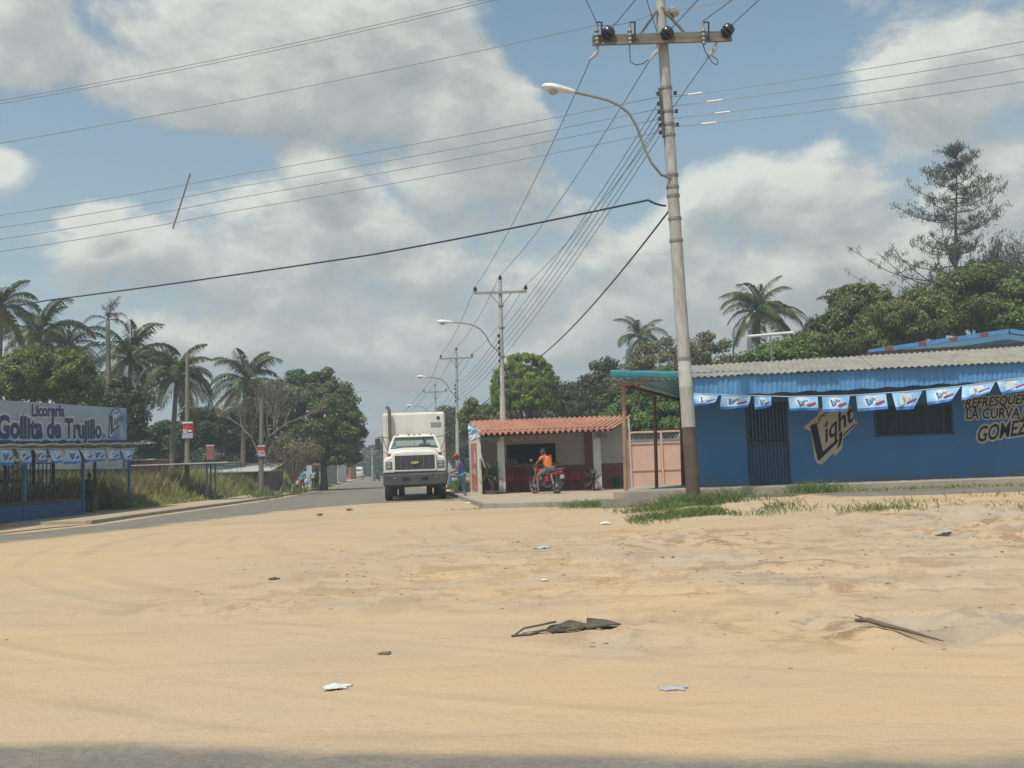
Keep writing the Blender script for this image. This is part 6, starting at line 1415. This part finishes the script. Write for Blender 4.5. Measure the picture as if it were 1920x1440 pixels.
tree('bright green bush showing above the corrugated roof ridge', gb_(1470,46), [blob(1462,668,46,55,26), blob(1425,676,46,30,18), blob(1510,672,46,30,24)], LM['bright'], 70, 130, .24, .36, .1, .3, 'trees behind the blue shop')
tree('mid green tree above the roof, left of the tall feathery tree', gb_(1580,52), [blob(1570,640,52,66,60), blob(1612,578,52,54,52), blob(1530,655,52,48,40)], LM['green'], 150, 150, .28, .42, .16, .4, 'trees behind the blue shop')
tree('mango tree with yellowish leaves above the blue gable', gb_(1690,50), [blob(1680,612,50,72,58), blob(1740,600,50,60,64), blob(1640,640,50,52,44)], LM['mango_y'], 170, 150, .28, .42, .16, .5, 'trees behind the blue shop', aspect=.32)
tree('large dark green tree under the tall feathery tree', gb_(1820,51), [blob(1810,570,51,80,66), blob(1835,525,51,34,36), blob(1760,590,51,50,56), blob(1870,590,51,70,50)], LM['green'], 210, 150, .28, .42, .18, .3, 'trees behind the blue shop')
tree('leafy tree at the right edge of the picture', gb_(1945,50), [blob(1930,560,50,60,56), blob(1945,600,50,80,60)], LM['bright'], 120, 140, .28, .45, .16, .3, 'trees behind the blue shop')
# left side
tree('yellow-green mango tree behind the liquor shop board', gb_(90,46), [blob(90,712,46,86,62), blob(40,720,46,60,52), blob(140,735,46,44,46)], LM['mango_y'], 190, 150, .27, .40, .16, .5, 'trees on the left', 'mango_tree', aspect=.3)
tree('dark shrubby tree right of the name board', gb_(222,52), [blob(218,770,52,50,60), blob(245,805,52,26,36)], LM['dark'], 90, 120, .28, .42, .12, .3, 'trees on the left')
tree('dark tree behind the weathered poster pole', gb_(330,68), [blob(320,825,68,58,40), blob(390,810,68,58,46), blob(280,840,68,34,34)], LM['dark'], 120, 120, .36, .5, .14, .3, 'trees on the left')
tree('dark tree behind the bare tree', gb_(455,76), [blob(450,815,76,58,56), blob(500,760,76,44,50), blob(530,840,76,50,46)], LM['dark'], 130, 120, .4, .6, .16, .2, 'trees on the left')
tree('big dense green tree overhanging the left pavement', gb_(607,70), [blob(600,780,70,64,86), blob(572,740,70,40,52), blob(640,800,70,42,66), blob(585,840,70,56,48), blob(635,850,70,40,36)], LM['green'], 330, 190, .32, .5, .24, .3, 'trees on the left', 'shade_tree')
tree('dry thin bush leaning over the grass by the kerb', gb_(548,57), [blob(550,850,57,40,36), blob(585,845,57,26,24), blob(530,835,57,30,40)], LM['dry'], 60, 34, .16, .35, .07, .1, 'dry trees', barkm='bark_pale', fork=.25, fill=.3)
for i, (px, py, Y, rx, ry) in enumerate(((664,868,210,26,18), (702,862,200,20,26), (726,850,190,20,34), (640,868,190,26,20), (745,865,185,22,26), (860,830,150,30,40), (690,882,260,40,10))):
    tree(('hazy far tree behind the white van', 'tall far tree left of the truck mirror', 'far tree hidden partly by the truck', 'far tree under the edge of the big green tree', 'far tree behind the truck cab', 'far tree right of the truck box', 'lowest hazy tree line at the end of the street')[i], gb_(px, Y), [blob(px, py, Y, rx, ry), blob(px+6, py+ry*.4, Y, rx*.9, ry*.7)], LM['far'], 45, 90, 1.0, 1.2, .2, .2, 'far trees at the end of the street')
# background woodland closing the view between the near trees
for i, (px, py, Y, rx, ry) in enumerate(((40,850,85,60,40), (150,845,85,60,34), (1040,800,85,60,40), (1150,800,85,60,44), (1330,760,80,60,70), (1420,720,80,60,60), (250,850,95,50,34), (420,860,95,50,30), (520,870,95,50,28), (335,868,100,60,34), (195,862,92,50,34), (885,855,100,34,44), (900,800,90,40,30))):
    tree('dense background tree, number %s from the left in the rear belt' % ('one','two','five','six','seven','eight','three','four','four-and-a-half')[i] if False else ('dense dark tree low behind the liquor shop grille', 'dense dark tree low behind the liquor shop doorway', 'dense dark tree just above the left half of the tile roof', 'dense dark tree just above the right end of the tile roof', 'dense dark tree directly behind the canopy', 'dense dark tree behind the roof aerial', 'dense dark tree behind the pink shed', 'dense dark tree behind the flat sheet shelter', 'dense dark tree behind the grass by the big green tree', 'dense dark tree low behind the small rusty sign', 'dense dark tree low behind the right end of the name board', 'dark tree seen between the truck and the kiosk wall', 'dark tree above the street end of the tile roof')[i],
         gb_(px, Y), [blob(px, py, Y, rx, ry)], LM['dark'], 60, 110, .5, .75, .18, .2, 'rear belt of trees')
# bare tree: recursive branches
def bare_tree(label, base, h, spread, lean, seed, m='bark_pale', leafy=None, levels=5, group='dry trees'):
    rnd = random.Random(seed); t = thing('bare_tree', label, 'tree', base, 0, group); bb = B(); tips = []
    def grow(p, d, ln, r, lv):
        q1 = p + d*ln*.5 + Vector((rnd.uniform(-.05,.05), rnd.uniform(-.05,.05), 0))*ln; e = p + d*ln
        bb.tube([p, q1, e], [r, r*.85, r*.68], 6 if lv > 2 else 4, False); 
        if lv <= 0: tips.append(e); return
        for k in range(rnd.choice((2,3,3)) if lv > 1 else rnd.choice((2,3,4))):
            nd = (d + Vector((rnd.uniform(-1,1)*spread, rnd.uniform(-1,1)*spread, rnd.uniform(-.25,.45)))).normalized(); grow(e if k else q1.lerp(e, .7), nd, ln*rnd.uniform(.62,.86), r*.60, lv-1)
    grow(Vector((0,0,-.1)), Vector(lean).normalized(), h*.30, h*.020, levels); bb.obj('branches', m, t, smooth='all')
    if leafy:
        P_ = np.array([list(p) for p in tips]); P_ = np.repeat(P_, 3, 0) + RNG.normal(size=(len(P_)*3, 3))*.15; n = len(P_)
        V, F = leaf_quads(P_, unit(RNG.normal(size=(n,3))), unit(RNG.normal(size=(n,3))), RNG.uniform(.08,.18,n), RNG.uniform(.04,.09,n)); link('sparse_leaves', npmesh('l', V, F), leafy, t, fix=False)
    return t
bare_tree('tall nearly leafless grey tree above the second poster pole', gb_(487,62), 7.4, .75, (.05,0,1), 3, leafy=LM['dry'], levels=6)
bare_tree('low bare spreading bush under the leafless tree', gb_(520,58), 3.6, .95, (.5,0,1), 8, leafy=LM['olive'], levels=5)
bare_tree('small leafless shrub seen through the liquor shop', (-18.2,36,0), 2.6, .9, (0,0,1), 21, leafy=LM['dry'], levels=4)
# feathery casuarina / pine on the right
def feather_tree(label, px, Y, py_top, py_bot):
    base = Vector(gb_(px, Y)); top = atY(px-14, py_top, Y); t = thing('feathery_tree', label, 'tree', base, 0, 'trees behind the blue shop'); H_ = top.z; bb = B()
    ax = lambda z: Vector(((top.x-base.x)*(z/H_)**1.6, .15*math.sin(z*.6), z)); bb.tube([ax(H_*k/12) for k in range(13)], [.26*(1-k/12*.93) for k in range(13)], 9)
    Ps, Ds = [], []; rnd = random.Random(5)
    def tuft(p, n, s):
        for _ in range(n):
            d = Vector((rnd.gauss(0,.38), rnd.gauss(0,.38), rnd.uniform(.1,1.0))).normalized(); q = p + Vector((rnd.gauss(0,s*.35), rnd.gauss(0,s*.35), rnd.gauss(0,s*.35))); Ps.append(q); Ds.append(d)
    z = H_*.42
    while z < H_*.985:
        f = (z - H_*.42)/(H_*.58); reach = (6.0*(1-f)**.75 + .5)*rnd.uniform(.35,1.1); 
        for k in range(2):
            az = rnd.uniform(0, 6.283); d = Vector((math.cos(az), math.sin(az)*.8, 0)); p0 = ax(z); pts = [p0]
            if -.3 < f < .35 and rnd.random() < .3: reach *= 1.15
            for s in range(1, 7):
                u = s/6; pts.append(p0 + d*reach*u + Vector((0,0, -.20*reach*u + .55*reach*u*u + rnd.uniform(-.08,.08))))
            bb.tube(pts, [.055*(1-f*.6)*(1-i/7) + .008 for i in range(7)], 5)
            for s in range(2, 7):
                for m_ in range(2):
                    q = pts[s-1].lerp(pts[s], rnd.random()); e = q + Vector((rnd.gauss(0,.28), rnd.gauss(0,.28), rnd.uniform(-.05,.40)))*(1-f*.45)
                    bb.tube([q, e], [.015,.006], 4, False); tuft(e, 17, .36)
        z += rnd.uniform(.22, .46)
    tuft(top - Vector((base.x*0,0,0)) - base + Vector((0,0,0)), 20, .3)
    P_ = np.array([list(p) for p in Ps]); D = unit(np.array([list(d) for d in Ds])); n = len(P_)
    V, F = leaf_quads(P_, D, unit(RNG.normal(size=(n,3))), RNG.uniform(.22,.46,n), RNG.uniform(.025,.05,n)); bb.obj('trunk', 'bark', t, smooth='all'); link('crown', npmesh('c', V, F), LM['pine'], t, fix=False)
    return t
feather_tree('tall thin feathery dark tree rising above everything at the right', 1806, 62, 272, 560)
def feather_branch():
    pass
bt = bare_tree('leaning feathery side tree right of the tall one', gb_(1868,61), 13.0, .55, (.22,0,1), 14, 'bark', None, 5, 'trees behind the blue shop')
P_ = []
for o in bt.children:
    n = len(o.data.vertices); co_ = np.empty(n*3, np.float32); o.data.vertices.foreach_get('co', co_); co_ = co_.reshape(-1,3); P_ = co_[co_[:,2] > 7.0]
P_ = P_[RNG.choice(len(P_), 15000)] + RNG.normal(size=(15000,3))*[.28,.28,.42]; n = len(P_)
V, F = leaf_quads(P_, unit(RNG.normal(size=(n,3))*[.45,.45,.3] + [0,0,.7]), unit(RNG.normal(size=(n,3))), RNG.uniform(.28,.55,n), RNG.uniform(.035,.07,n)); link('crown', npmesh('c', V, F), LM['pine'], bt, fix=False)
# palms
PF = leafmat('frond_green', (.045,.075,.02), (.085,.115,.035), (.12,.13,.045), .2, .4); PFY = leafmat('frond_yellow', (.12,.11,.04), (.19,.15,.06), None, .2); PFB = leafmat('frond_brown', (.10,.075,.055), (.16,.12,.085), None, .15)
def frond_mesh(a0, droop, seed, m, gaps=0.04, hang=.85):
    rnd = random.Random(seed); V, F = [], []; n = 30; p = Vector((0,0,0)); pts = []; ang = a0
    for i in range(n+1):
        pts.append(p.copy()); ang = a0 - droop*(i/n)**1.3; p = p + Vector((math.cos(ang), 0, math.sin(ang)))/n
    bb = B().tube(pts[::3], [.014*(1-k/12)+.003 for k in range(len(pts[::3]))], 4, False)
    V += [Vector(v) for v in bb.v]; F += bb.f
    for i in range(4, n+1):
        for sub in range(2):
            for s in (-1, 1):
                if rnd.random() < gaps: continue
                u = min(1, (i+sub*.5)/n); k = min(n, int(u*n)); d = (pts[min(k+1,n)] - pts[k-1]).normalized(); ln = .30*math.sin(math.pi*min(1,.16+u*.80))**.7*rnd.uniform(.8,1.1)
                o = pts[k-1].lerp(pts[k], u*n-k+1 if u < 1 else 1); side = Vector((0,s,0)); d1 = (d*.55 + side*.85 + Vector((0,0,.10))).normalized(); d2 = (d*.5 + side*.45 + Vector((0,0,-hang*rnd.uniform(.7,1.5)))).normalized()
                wv = d.cross(side).normalized()*.003 + d*.0078; m1 = o + d1*ln*.45; e = m1 + d2*ln*.6; b0 = len(V)
                V += [o-wv*.6, o+wv*.6, m1+wv, m1-wv, e]; F += [(b0,b0+1,b0+2,b0+3), (b0+3,b0+2,b0+4)]
    me = bpy.data.meshes.new('frond'); me.from_pydata([tuple(v) for v in V], [], F); me.update(); me.materials.append(m); return me
FRG = [frond_mesh(R(a), R(d), i, PF) for i, (a, d) in enumerate(((82,75),(68,95),(52,105),(36,108),(20,100),(4,86),(-16,66)))]
FRY = [frond_mesh(R(a), R(d), 20+i, PFY, .15, .9) for i, (a, d) in enumerate(((-10,66),(-35,45),(-58,28)))]
FRB = [frond_mesh(R(a), R(d), 30+i, PFB, .45, 1.2) for i, (a, d) in enumerate(((55,130),(20,105),(-20,66),(78,60)))]
def palm(label, px, py, Y, L, base_px=None, n=20, dead=False, bend=.6, nuts=True):
    cr_ = atY(px, py, Y); base = Vector((XY(base_px if base_px else px, Y, 1), Y, 0)); t = thing('coconut_palm', label, 'palm', base, 0, 'coconut palms'); rel = cr_ - base
    pts = [Vector((rel.x*(k/10)**1.7, 0, rel.z*k/10 - (.2 if k == 0 else 0))) for k in range(11)]
    B().tube(pts, [.20-.09*k/10 + (.06 if k == 0 else 0) for k in range(11)], 9).obj('trunk', 'palm_bark', t, smooth='all')
    rnd = random.Random(int(px*7+py))
    for i in range(n):
        u = (i+.5)/n; az = i*2.39996 + rnd.uniform(-.25,.25)
        if dead: me = FRB[rnd.randrange(4)]
        else:
            k = int(u*8.3); me = FRG[min(k,6)] if k < 7 else FRY[rnd.randrange(3)]
            if u > .72 and rnd.random() < .35: me = FRY[rnd.randrange(3)]
        o = bpy.data.objects.new('frond', me); C.objects.link(o); o.parent = t; o.location = rel; s = L*rnd.uniform(.72,1.16)*(.9 if u < .15 else 1); o.scale = (s,s,s); o.rotation_euler = (rnd.uniform(-.35,.35), rnd.uniform(-.22,.22) + .16*math.cos(az-1.2), az)
    if nuts:
        for k in range(6):
            a = k*1.05; B().ball(rel + Vector((.22*math.cos(a), .22*math.sin(a), -.22-.08*(k % 2))), (.10,.10,.13), 8, 6).obj('coconut', mat('coconut', (.14,.12,.04), (.2,.13,.05), 4, .6), t, smooth='all')
palm('coconut palm cut by the left edge of the picture', 2, 575, 52, 2.35, -6)
palm('coconut palm above the word on the shop board, second from the left edge', 78, 625, 58, 2.9, 84, 26)
palm('darker coconut palm leaning behind the two leftmost palms', 128, 650, 66, 2.6, 120)
palm('dying brown palm with a few hanging fronds', 202, 600, 56, 1.6, 206, 9, True, nuts=False)
palm('coconut palm right of the dying palm', 245, 672, 60, 3.2, 240, 28)
palm('coconut palm behind the tall poster pole', 332, 704, 58, 2.9, 322, 28)
palm('coconut palm behind the bare tree', 462, 716, 68, 3.2, 455, 26)
palm('small pale coconut palm at the right behind the corner pole', 1199, 633, 88, 2.75, 1212, 20)
palm('coconut palm behind the roof aerial', 1424, 588, 66, 3.2, 1418, 28)
palm('coconut palm half hidden by trees left of the tall feathery tree', 1590, 590, 60, 2.7, 1596, 20)
# ---------------------------------------------------------------- grass and weeds (uncountable)
GM = leafmat('grass_mix', (.19,.22,.06), (.38,.36,.14), (.46,.40,.20), .4, .7); WM = leafmat('weed_green', (.09,.15,.035), (.17,.24,.06), (.30,.27,.13), .35, .7)
def grass(name, label, pts, hts, m, wid=.03, bend=.35):
    n = len(pts); az = RNG.random(n)*6.283; d = np.stack([np.cos(az), np.sin(az), np.zeros(n)], 1); s = np.stack([-np.sin(az+1.2), np.cos(az+1.2), np.zeros(n)], 1)*(wid*RNG.uniform(.6,1.4,n))[:, None]; P_ = np.asarray(pts, float); H_ = np.asarray(hts)[:, None]; up = np.array([0,0,1.0]); bn = bend*RNG.uniform(.2,1.3,(n,1))
    mid = P_ + up*H_*.55 + d*H_*bn*.3; tip = P_ + up*H_*.95 + d*H_*bn; V = np.stack([P_-s*.6, P_+s*.6, mid+s, mid-s, tip+s*.12, tip-s*.12], 1).reshape(-1,3); k = np.arange(n)[:, None]*6
    F = np.concatenate([k+np.array([[0,1,2,3]]), k+np.array([[3,2,4,5]])]); o = link(name, npmesh(name, V, F), m, fix=False); stuff(o, label, 'grass'); return o
n_ = 46000; y = 37.5 + RNG.random(n_)**1.5*52; xk = np.interp(y, [p[1] for p in KL], [p[0] for p in KL]); x = xk - 2.3 - RNG.random(n_)**1.25*9.0; f = fbm(x*.5, y*.4, 3, 3)
k = ~((x < -14.9) & (y < 38.8)) & ~((f < .36) & (RNG.random(n_) < .6)); x, y, f, xk = x[k], y[k], f[k], xk[k]
edge = np.minimum(1, (xk-2.3-x)/1.8); grass('tall_grass', 'tall dry and green grass in the lot beside the left pavement', np.stack([x, y, 0*x+.02], 1), (.22 + 1.35*edge)*RNG.uniform(.4, 1.15, len(x))*(.55+f), GM, .028)
n_ = 6500; x = RNG.uniform(-21, -15.2, n_); y = RNG.uniform(29, 46, n_)
grass('dry_grass', 'dry brown grass behind the open liquor shop', np.stack([x, y, 0*x+.02], 1), RNG.uniform(.4, 1.5, n_), leafmat('grass_dry', (.20,.15,.075), (.30,.23,.11), (.18,.19,.07), .3, .7), .03)
n_ = 13000; x = RNG.normal(3.6, .75, n_); y = RNG.normal(21.0, 1.3, n_); f = fbm(x*1.1, y*1.1, 3, 17); k = (x > 2.1) & (x < 7.2) & (y > 18.2) & (y < 25.9) & (f > .40 + .13*RNG.random(n_)); x, y, f = x[k], y[k], f[k]
grass('pole_weeds', 'green weeds growing round the foot of the corner pole', np.stack([x, y, gz(x, y)-.01], 1), RNG.uniform(.03, .20, len(x))*np.where((x-4.2)**2 + (y-23)**2 < 1.6, 1.6, 1)*(.4+f), WM, .008, 1.1)
pts, hts = [], []
for cx, cy, n, sx, sy, h in ((6.6,18.6,260,.45,.35,.15), (9.3,17.6,120,.7,.4,.12), (2.1,27.6,700,.45,.5,.2), (10.5,25.9,600,2.2,.18,.11), (14.6,21.7,260,1.6,.25,.12), (7.6,26.1,500,.5,.12,.3), (-1.5,28.7,60,.3,.1,.06), (11.6,21.6,160,1.4,.3,.10), (8.0,20.5,90,.4,.4,.10)):
    for k in range(n):
        x, y = RNG.normal(cx,sx), RNG.normal(cy,sy); z = float(gz(x,y)); 
        if x > 7 and 22 < y < 26.3: z = .235
        pts.append((x,y,z-.005)); hts.append(h*RNG.uniform(.4,1.3))
grass('lot_weeds', 'scattered small weeds on the sandy lot and along the shop walk', pts, hts, WM, .008, 1.0)
pts, hts = [], []
for k in range(1500):
    y = RNG.uniform(46, 85); xk = float(np.interp(y, [p[1] for p in KL], [p[0] for p in KL])); x = xk + RNG.normal(-.15,.35); 
    if fbm(x*.6, y*.35, 2, 8) < .42: continue
    pts.append((x,y,.02 if x > xk else .12)); hts.append(RNG.uniform(.1,.4))
for k in range(1400):
    x, y = RNG.normal(-1.35,.28), RNG.uniform(45,62); pts.append((x - (y-43)*.12, y, .02)); hts.append(RNG.uniform(.2,.6))
grass('kerb_weeds', 'weeds growing along the far kerbs of the street', pts, hts, WM, .03, .6)
# ---------------------------------------------------------------- litter and clods on the sand
V, F = [], []; ico = [(0,0,1),(.9,0,.3),(.28,.85,.3),(-.72,.52,.3),(-.72,-.52,.3),(.28,-.85,.3),(.5,.3,-.4),(-.5,.4,-.4),(0,-.6,-.4)]; icf = [(0,1,2),(0,2,3),(0,3,4),(0,4,5),(0,5,1),(1,6,2),(2,6,7),(2,7,3),(3,7,4),(4,7,8),(4,8,5),(5,8,1),(1,8,6)]
n_ = 60000; y = RNG.uniform(5.5, 21, n_); x = RNG.uniform(-7, 14, n_); d = dist_mask(x, y); k = np.nonzero(RNG.random(n_) < (d*1.0 + .012))[0]; k = RNG.permutation(k)[:3500]; x, y = x[k], y[k]; z = gz(x, y); n_ = len(x)
s_ = (.003 + .014*RNG.random(n_)**3)*(1 + y*.04); a_ = RNG.random(n_)*6.28; st_ = RNG.uniform(.8, 1.9, n_); ic = np.array(ico)[None]*RNG.uniform(.75, 1.25, (n_, 9, 3))
V = np.stack([x[:, None] + s_[:, None]*(ic[..., 0]*st_[:, None]*np.cos(a_)[:, None] - ic[..., 1]*np.sin(a_)[:, None]), y[:, None] + s_[:, None]*(ic[..., 0]*st_[:, None]*np.sin(a_)[:, None] + ic[..., 1]*np.cos(a_)[:, None]), z[:, None] + s_[:, None]*ic[..., 2]*.45], 2).reshape(-1, 3)
F = (np.array(icf)[None] + 9*np.arange(n_)[:, None, None]).reshape(-1, 3)
stuff(link('sand_clods', npmesh('sand_clods', V, F), mat('clod', (.34,.235,.14), (.26,.18,.105), 2, .95), fix=False), 'loose clods of turned sand scattered on the lot', 'clods')
def crumple(name, label, cat, px, py, w_, d_, h_, m, seed, n=9, rz=0):
    rnd = random.Random(seed); p = atZ(px, py, 0); p = atZ(px, py, float(gz(p.x,p.y))); V = []
    for j in range(n):
        for i in range(n):
            u, v = i/(n-1)-.5, j/(n-1)-.5; r_ = (u*u+v*v)**.5; ed = 1 - .6*rnd.random() if r_ > .36 else 1 - .12*rnd.random()
            V.append((u*w_*ed + rnd.uniform(-.04,.04)*w_, v*d_*ed + rnd.uniform(-.05,.05)*d_, h_*(.25+.75*max(0,1-r_*1.7))*rnd.uniform(.3,1.0) + .004))
    F = [(j*n+i, j*n+i+1, (j+1)*n+i+1, (j+1)*n+i) for j in range(n-1) for i in range(n-1) if not (((i in (0,n-2)) and (j in (0,n-2))))]
    t = thing(name, label, cat, p, rz); o = B().add(V, F).obj('sheet', m, t, smooth='all'); s = o.modifiers.new('s','SUBSURF'); s.levels = 1; s.render_levels = 1; so_ = o.modifiers.new('k','SOLIDIFY'); so_.thickness = .004
    return t
mat('litter_white', (.66,.66,.62), (.55,.55,.5), 6, .6); mat('litter_grey', (.34,.37,.35), (.42,.43,.40), 6, .5); mat('old_rubber', (.045,.04,.036), (.13,.105,.08), 5, .85); mat('driftwood', (.11,.085,.06), (.17,.13,.09), 6, .9, .3, 30)
crumple('crumpled_paper', 'crumpled white paper lying on the sand near the bottom', 'litter', 630, 1291, .19, .16, .035, 'litter_white', 4)
crumple('plastic_scrap', 'pale grey plastic scrap half buried in the sand at lower right', 'litter', 1262, 1292, .17, .12, .014, 'litter_grey', 6)
crumple('plastic_cup', 'pale squashed plastic in the churned sand at the middle', 'litter', 1018, 1029, .30, .25, .07, 'litter_grey', 7)
crumple('white_wrapper', 'white wrapper on the grey sand left of the pole weeds', 'litter', 1135, 983, .30, .3, .08, 'litter_white', 9)
crumple('green_wrapper', 'shiny green wrapper by the kerb weeds near the canopy', 'litter', 1136, 941, .42, .2, .12, mat('foil_green', (.05,.32,.12), (.3,.5,.35), 8, .3), 12)
crumple('blue_wrapper', 'small blue wrapper below the kiosk kerb', 'litter', 967, 947.5, .30, .2, .06, mat('foil_blue', (.10,.28,.5), (.3,.45,.55), 8, .4), 13)
crumple('white_cup', 'white scrap below the corner of the kiosk kerb', 'litter', 877, 945, .26, .2, .1, 'litter_white', 15)
crumple('dark_scrap', 'small black scrap lying alone on the smooth sand at left centre', 'litter', 513, 1086, .15, .12, .03, 'old_rubber', 16)
crumple('grey_scrap', 'flat grey scrap on the smooth sand', 'litter', 722, 1226, .11, .10, .014, 'driftwood', 18)
crumple('tiny_scrap', 'tiny white scrap left of the churned sand on the right', 'litter', 1021, 1089, .10, .09, .03, 'litter_white', 19)
crumple('aqua_bag', 'aqua plastic bag in the grass behind the left kerb', 'litter', 292, 946, .45, .3, .25, mat('aqua_film', (.20,.42,.42), (.3,.5,.5), 6, .4), 22)
crumple('blue_scrap', 'small blue-grey scrap among the heaps at the right', 'litter', 1768, 994, .3, .25, .06, mat('foil_slate', (.2,.3,.34), (.3,.38,.4), 6, .5), 24)
# torn rubber / rag
tr_ = crumple('torn_rubber', 'torn piece of dark rubber lying on the sand in the foreground', 'debris', 1072, 1180, .42, .34, .075, 'old_rubber', 31, 11, R(-12))
B().tube([(-.36,-.34,.012),(-.24,-.30,.015),(-.16,-.22,.03),(-.05,-.20,.02),(.06,-.16,.03),(.12,-.08,.035)], [.012,.016,.014,.018,.014,.012], 6, sq=.6).obj('strip', 'old_rubber', tr_)
B().tube([(-.10,-.24,.02),(-.02,-.12,.035),(.10,-.14,.03)], .012, 6, sq=.6).obj('strip', 'old_rubber', tr_)
B().tube([(-.34,-.33,.015),(-.30,-.20,.04),(-.18,-.10,.05),(-.12,.02,.05)], [.008,.011,.012,.014], 6, sq=.5).obj('strip', 'old_rubber', tr_)
B().prism([(.12,-.12,.02),(.30,-.02,.03),(.34,.05,.02),(.24,.10,.04),(.10,.06,.06)], (0,0,.012)).obj('flap', 'old_rubber', tr_)
gp_ = lambda px, py: (lambda p: Vector((p.x, p.y, float(gz(p.x, p.y)))))(atZ(px, py, .02)); pw = gp_(1612, 1184); pe = gp_(1770, 1204)
sk_ = thing('dry_branch', 'dark dry branch lying on the sand at the right foreground', 'branch', (pw.x, pw.y, pw.z + .012)); dv = pe - pw
B().tube([Vector((-.02,.01,.03)), dv*.12+Vector((0,.0,.045)), dv*.3+Vector((0,-.01,.035)), dv*.55+Vector((0,.02,.03)), dv*.8+Vector((0,-.01,.02)), dv+Vector((0,0,.012))], [.010,.017,.016,.012,.008,.003], 8).obj('stem', 'driftwood', sk_, smooth='all')
B().tube([dv*.10+Vector((0,0,.04)), dv*.06+Vector((0,.06,.05)), dv*.02+Vector((0,.10,.05))], [.009,.006,.003], 6).obj('twig', 'driftwood', sk_)
# stones along the kerb edge
for i, (px, py, s) in enumerate(((1064,945,.10), (655,958,.11), (600,968,.10), (492,929,.20))):
    p = atZ(px, py, 0); bb = B().ball((0,0,0), (1,.8,.4), 10, 7); rnd = random.Random(i)
    o = B().add([(v[0]*s*rnd.uniform(.8,1.2), v[1]*s*rnd.uniform(.8,1.2), v[2]*s*rnd.uniform(.7,1.1)+.03) for v in bb.v], bb.f).obj('stone', 'concrete_old' if i < 3 else mat('brick_pink', (.42,.22,.16), (.36,.18,.14), 4, .9)); o.location = (p.x, p.y, .02)
    tag(o, ('flat dark stone on the sand below the kiosk kerb', 'flat broken asphalt lump left of the truck wheel', 'second asphalt lump at the edge of the street sand', 'pinkish brick stone at the foot of the pole by the bare tree')[i], 'stone')
# ---------------------------------------------------------------- haze
HAZE = 0.0019
if HAZE:
    o = B().box((-420,-40,-1.2),(420,620,32)).obj('haze', None); m = bpy.data.materials.new('haze'); m.use_nodes = True; N = m.node_tree.nodes; N.clear(); out = N.new('ShaderNodeOutputMaterial'); pv = N.new('ShaderNodeVolumePrincipled')
    pv.inputs['Color'].default_value = (.86,.92,.96,1); pv.inputs['Density'].default_value = HAZE; pv.inputs['Anisotropy'].default_value = .2; m.node_tree.links.new(pv.outputs[0], out.inputs['Volume']); o.data.materials.append(m); stuff(o, 'thin pale haze in the air over the whole place', 'haze')
bpy.data.scenes.remove(TMP)
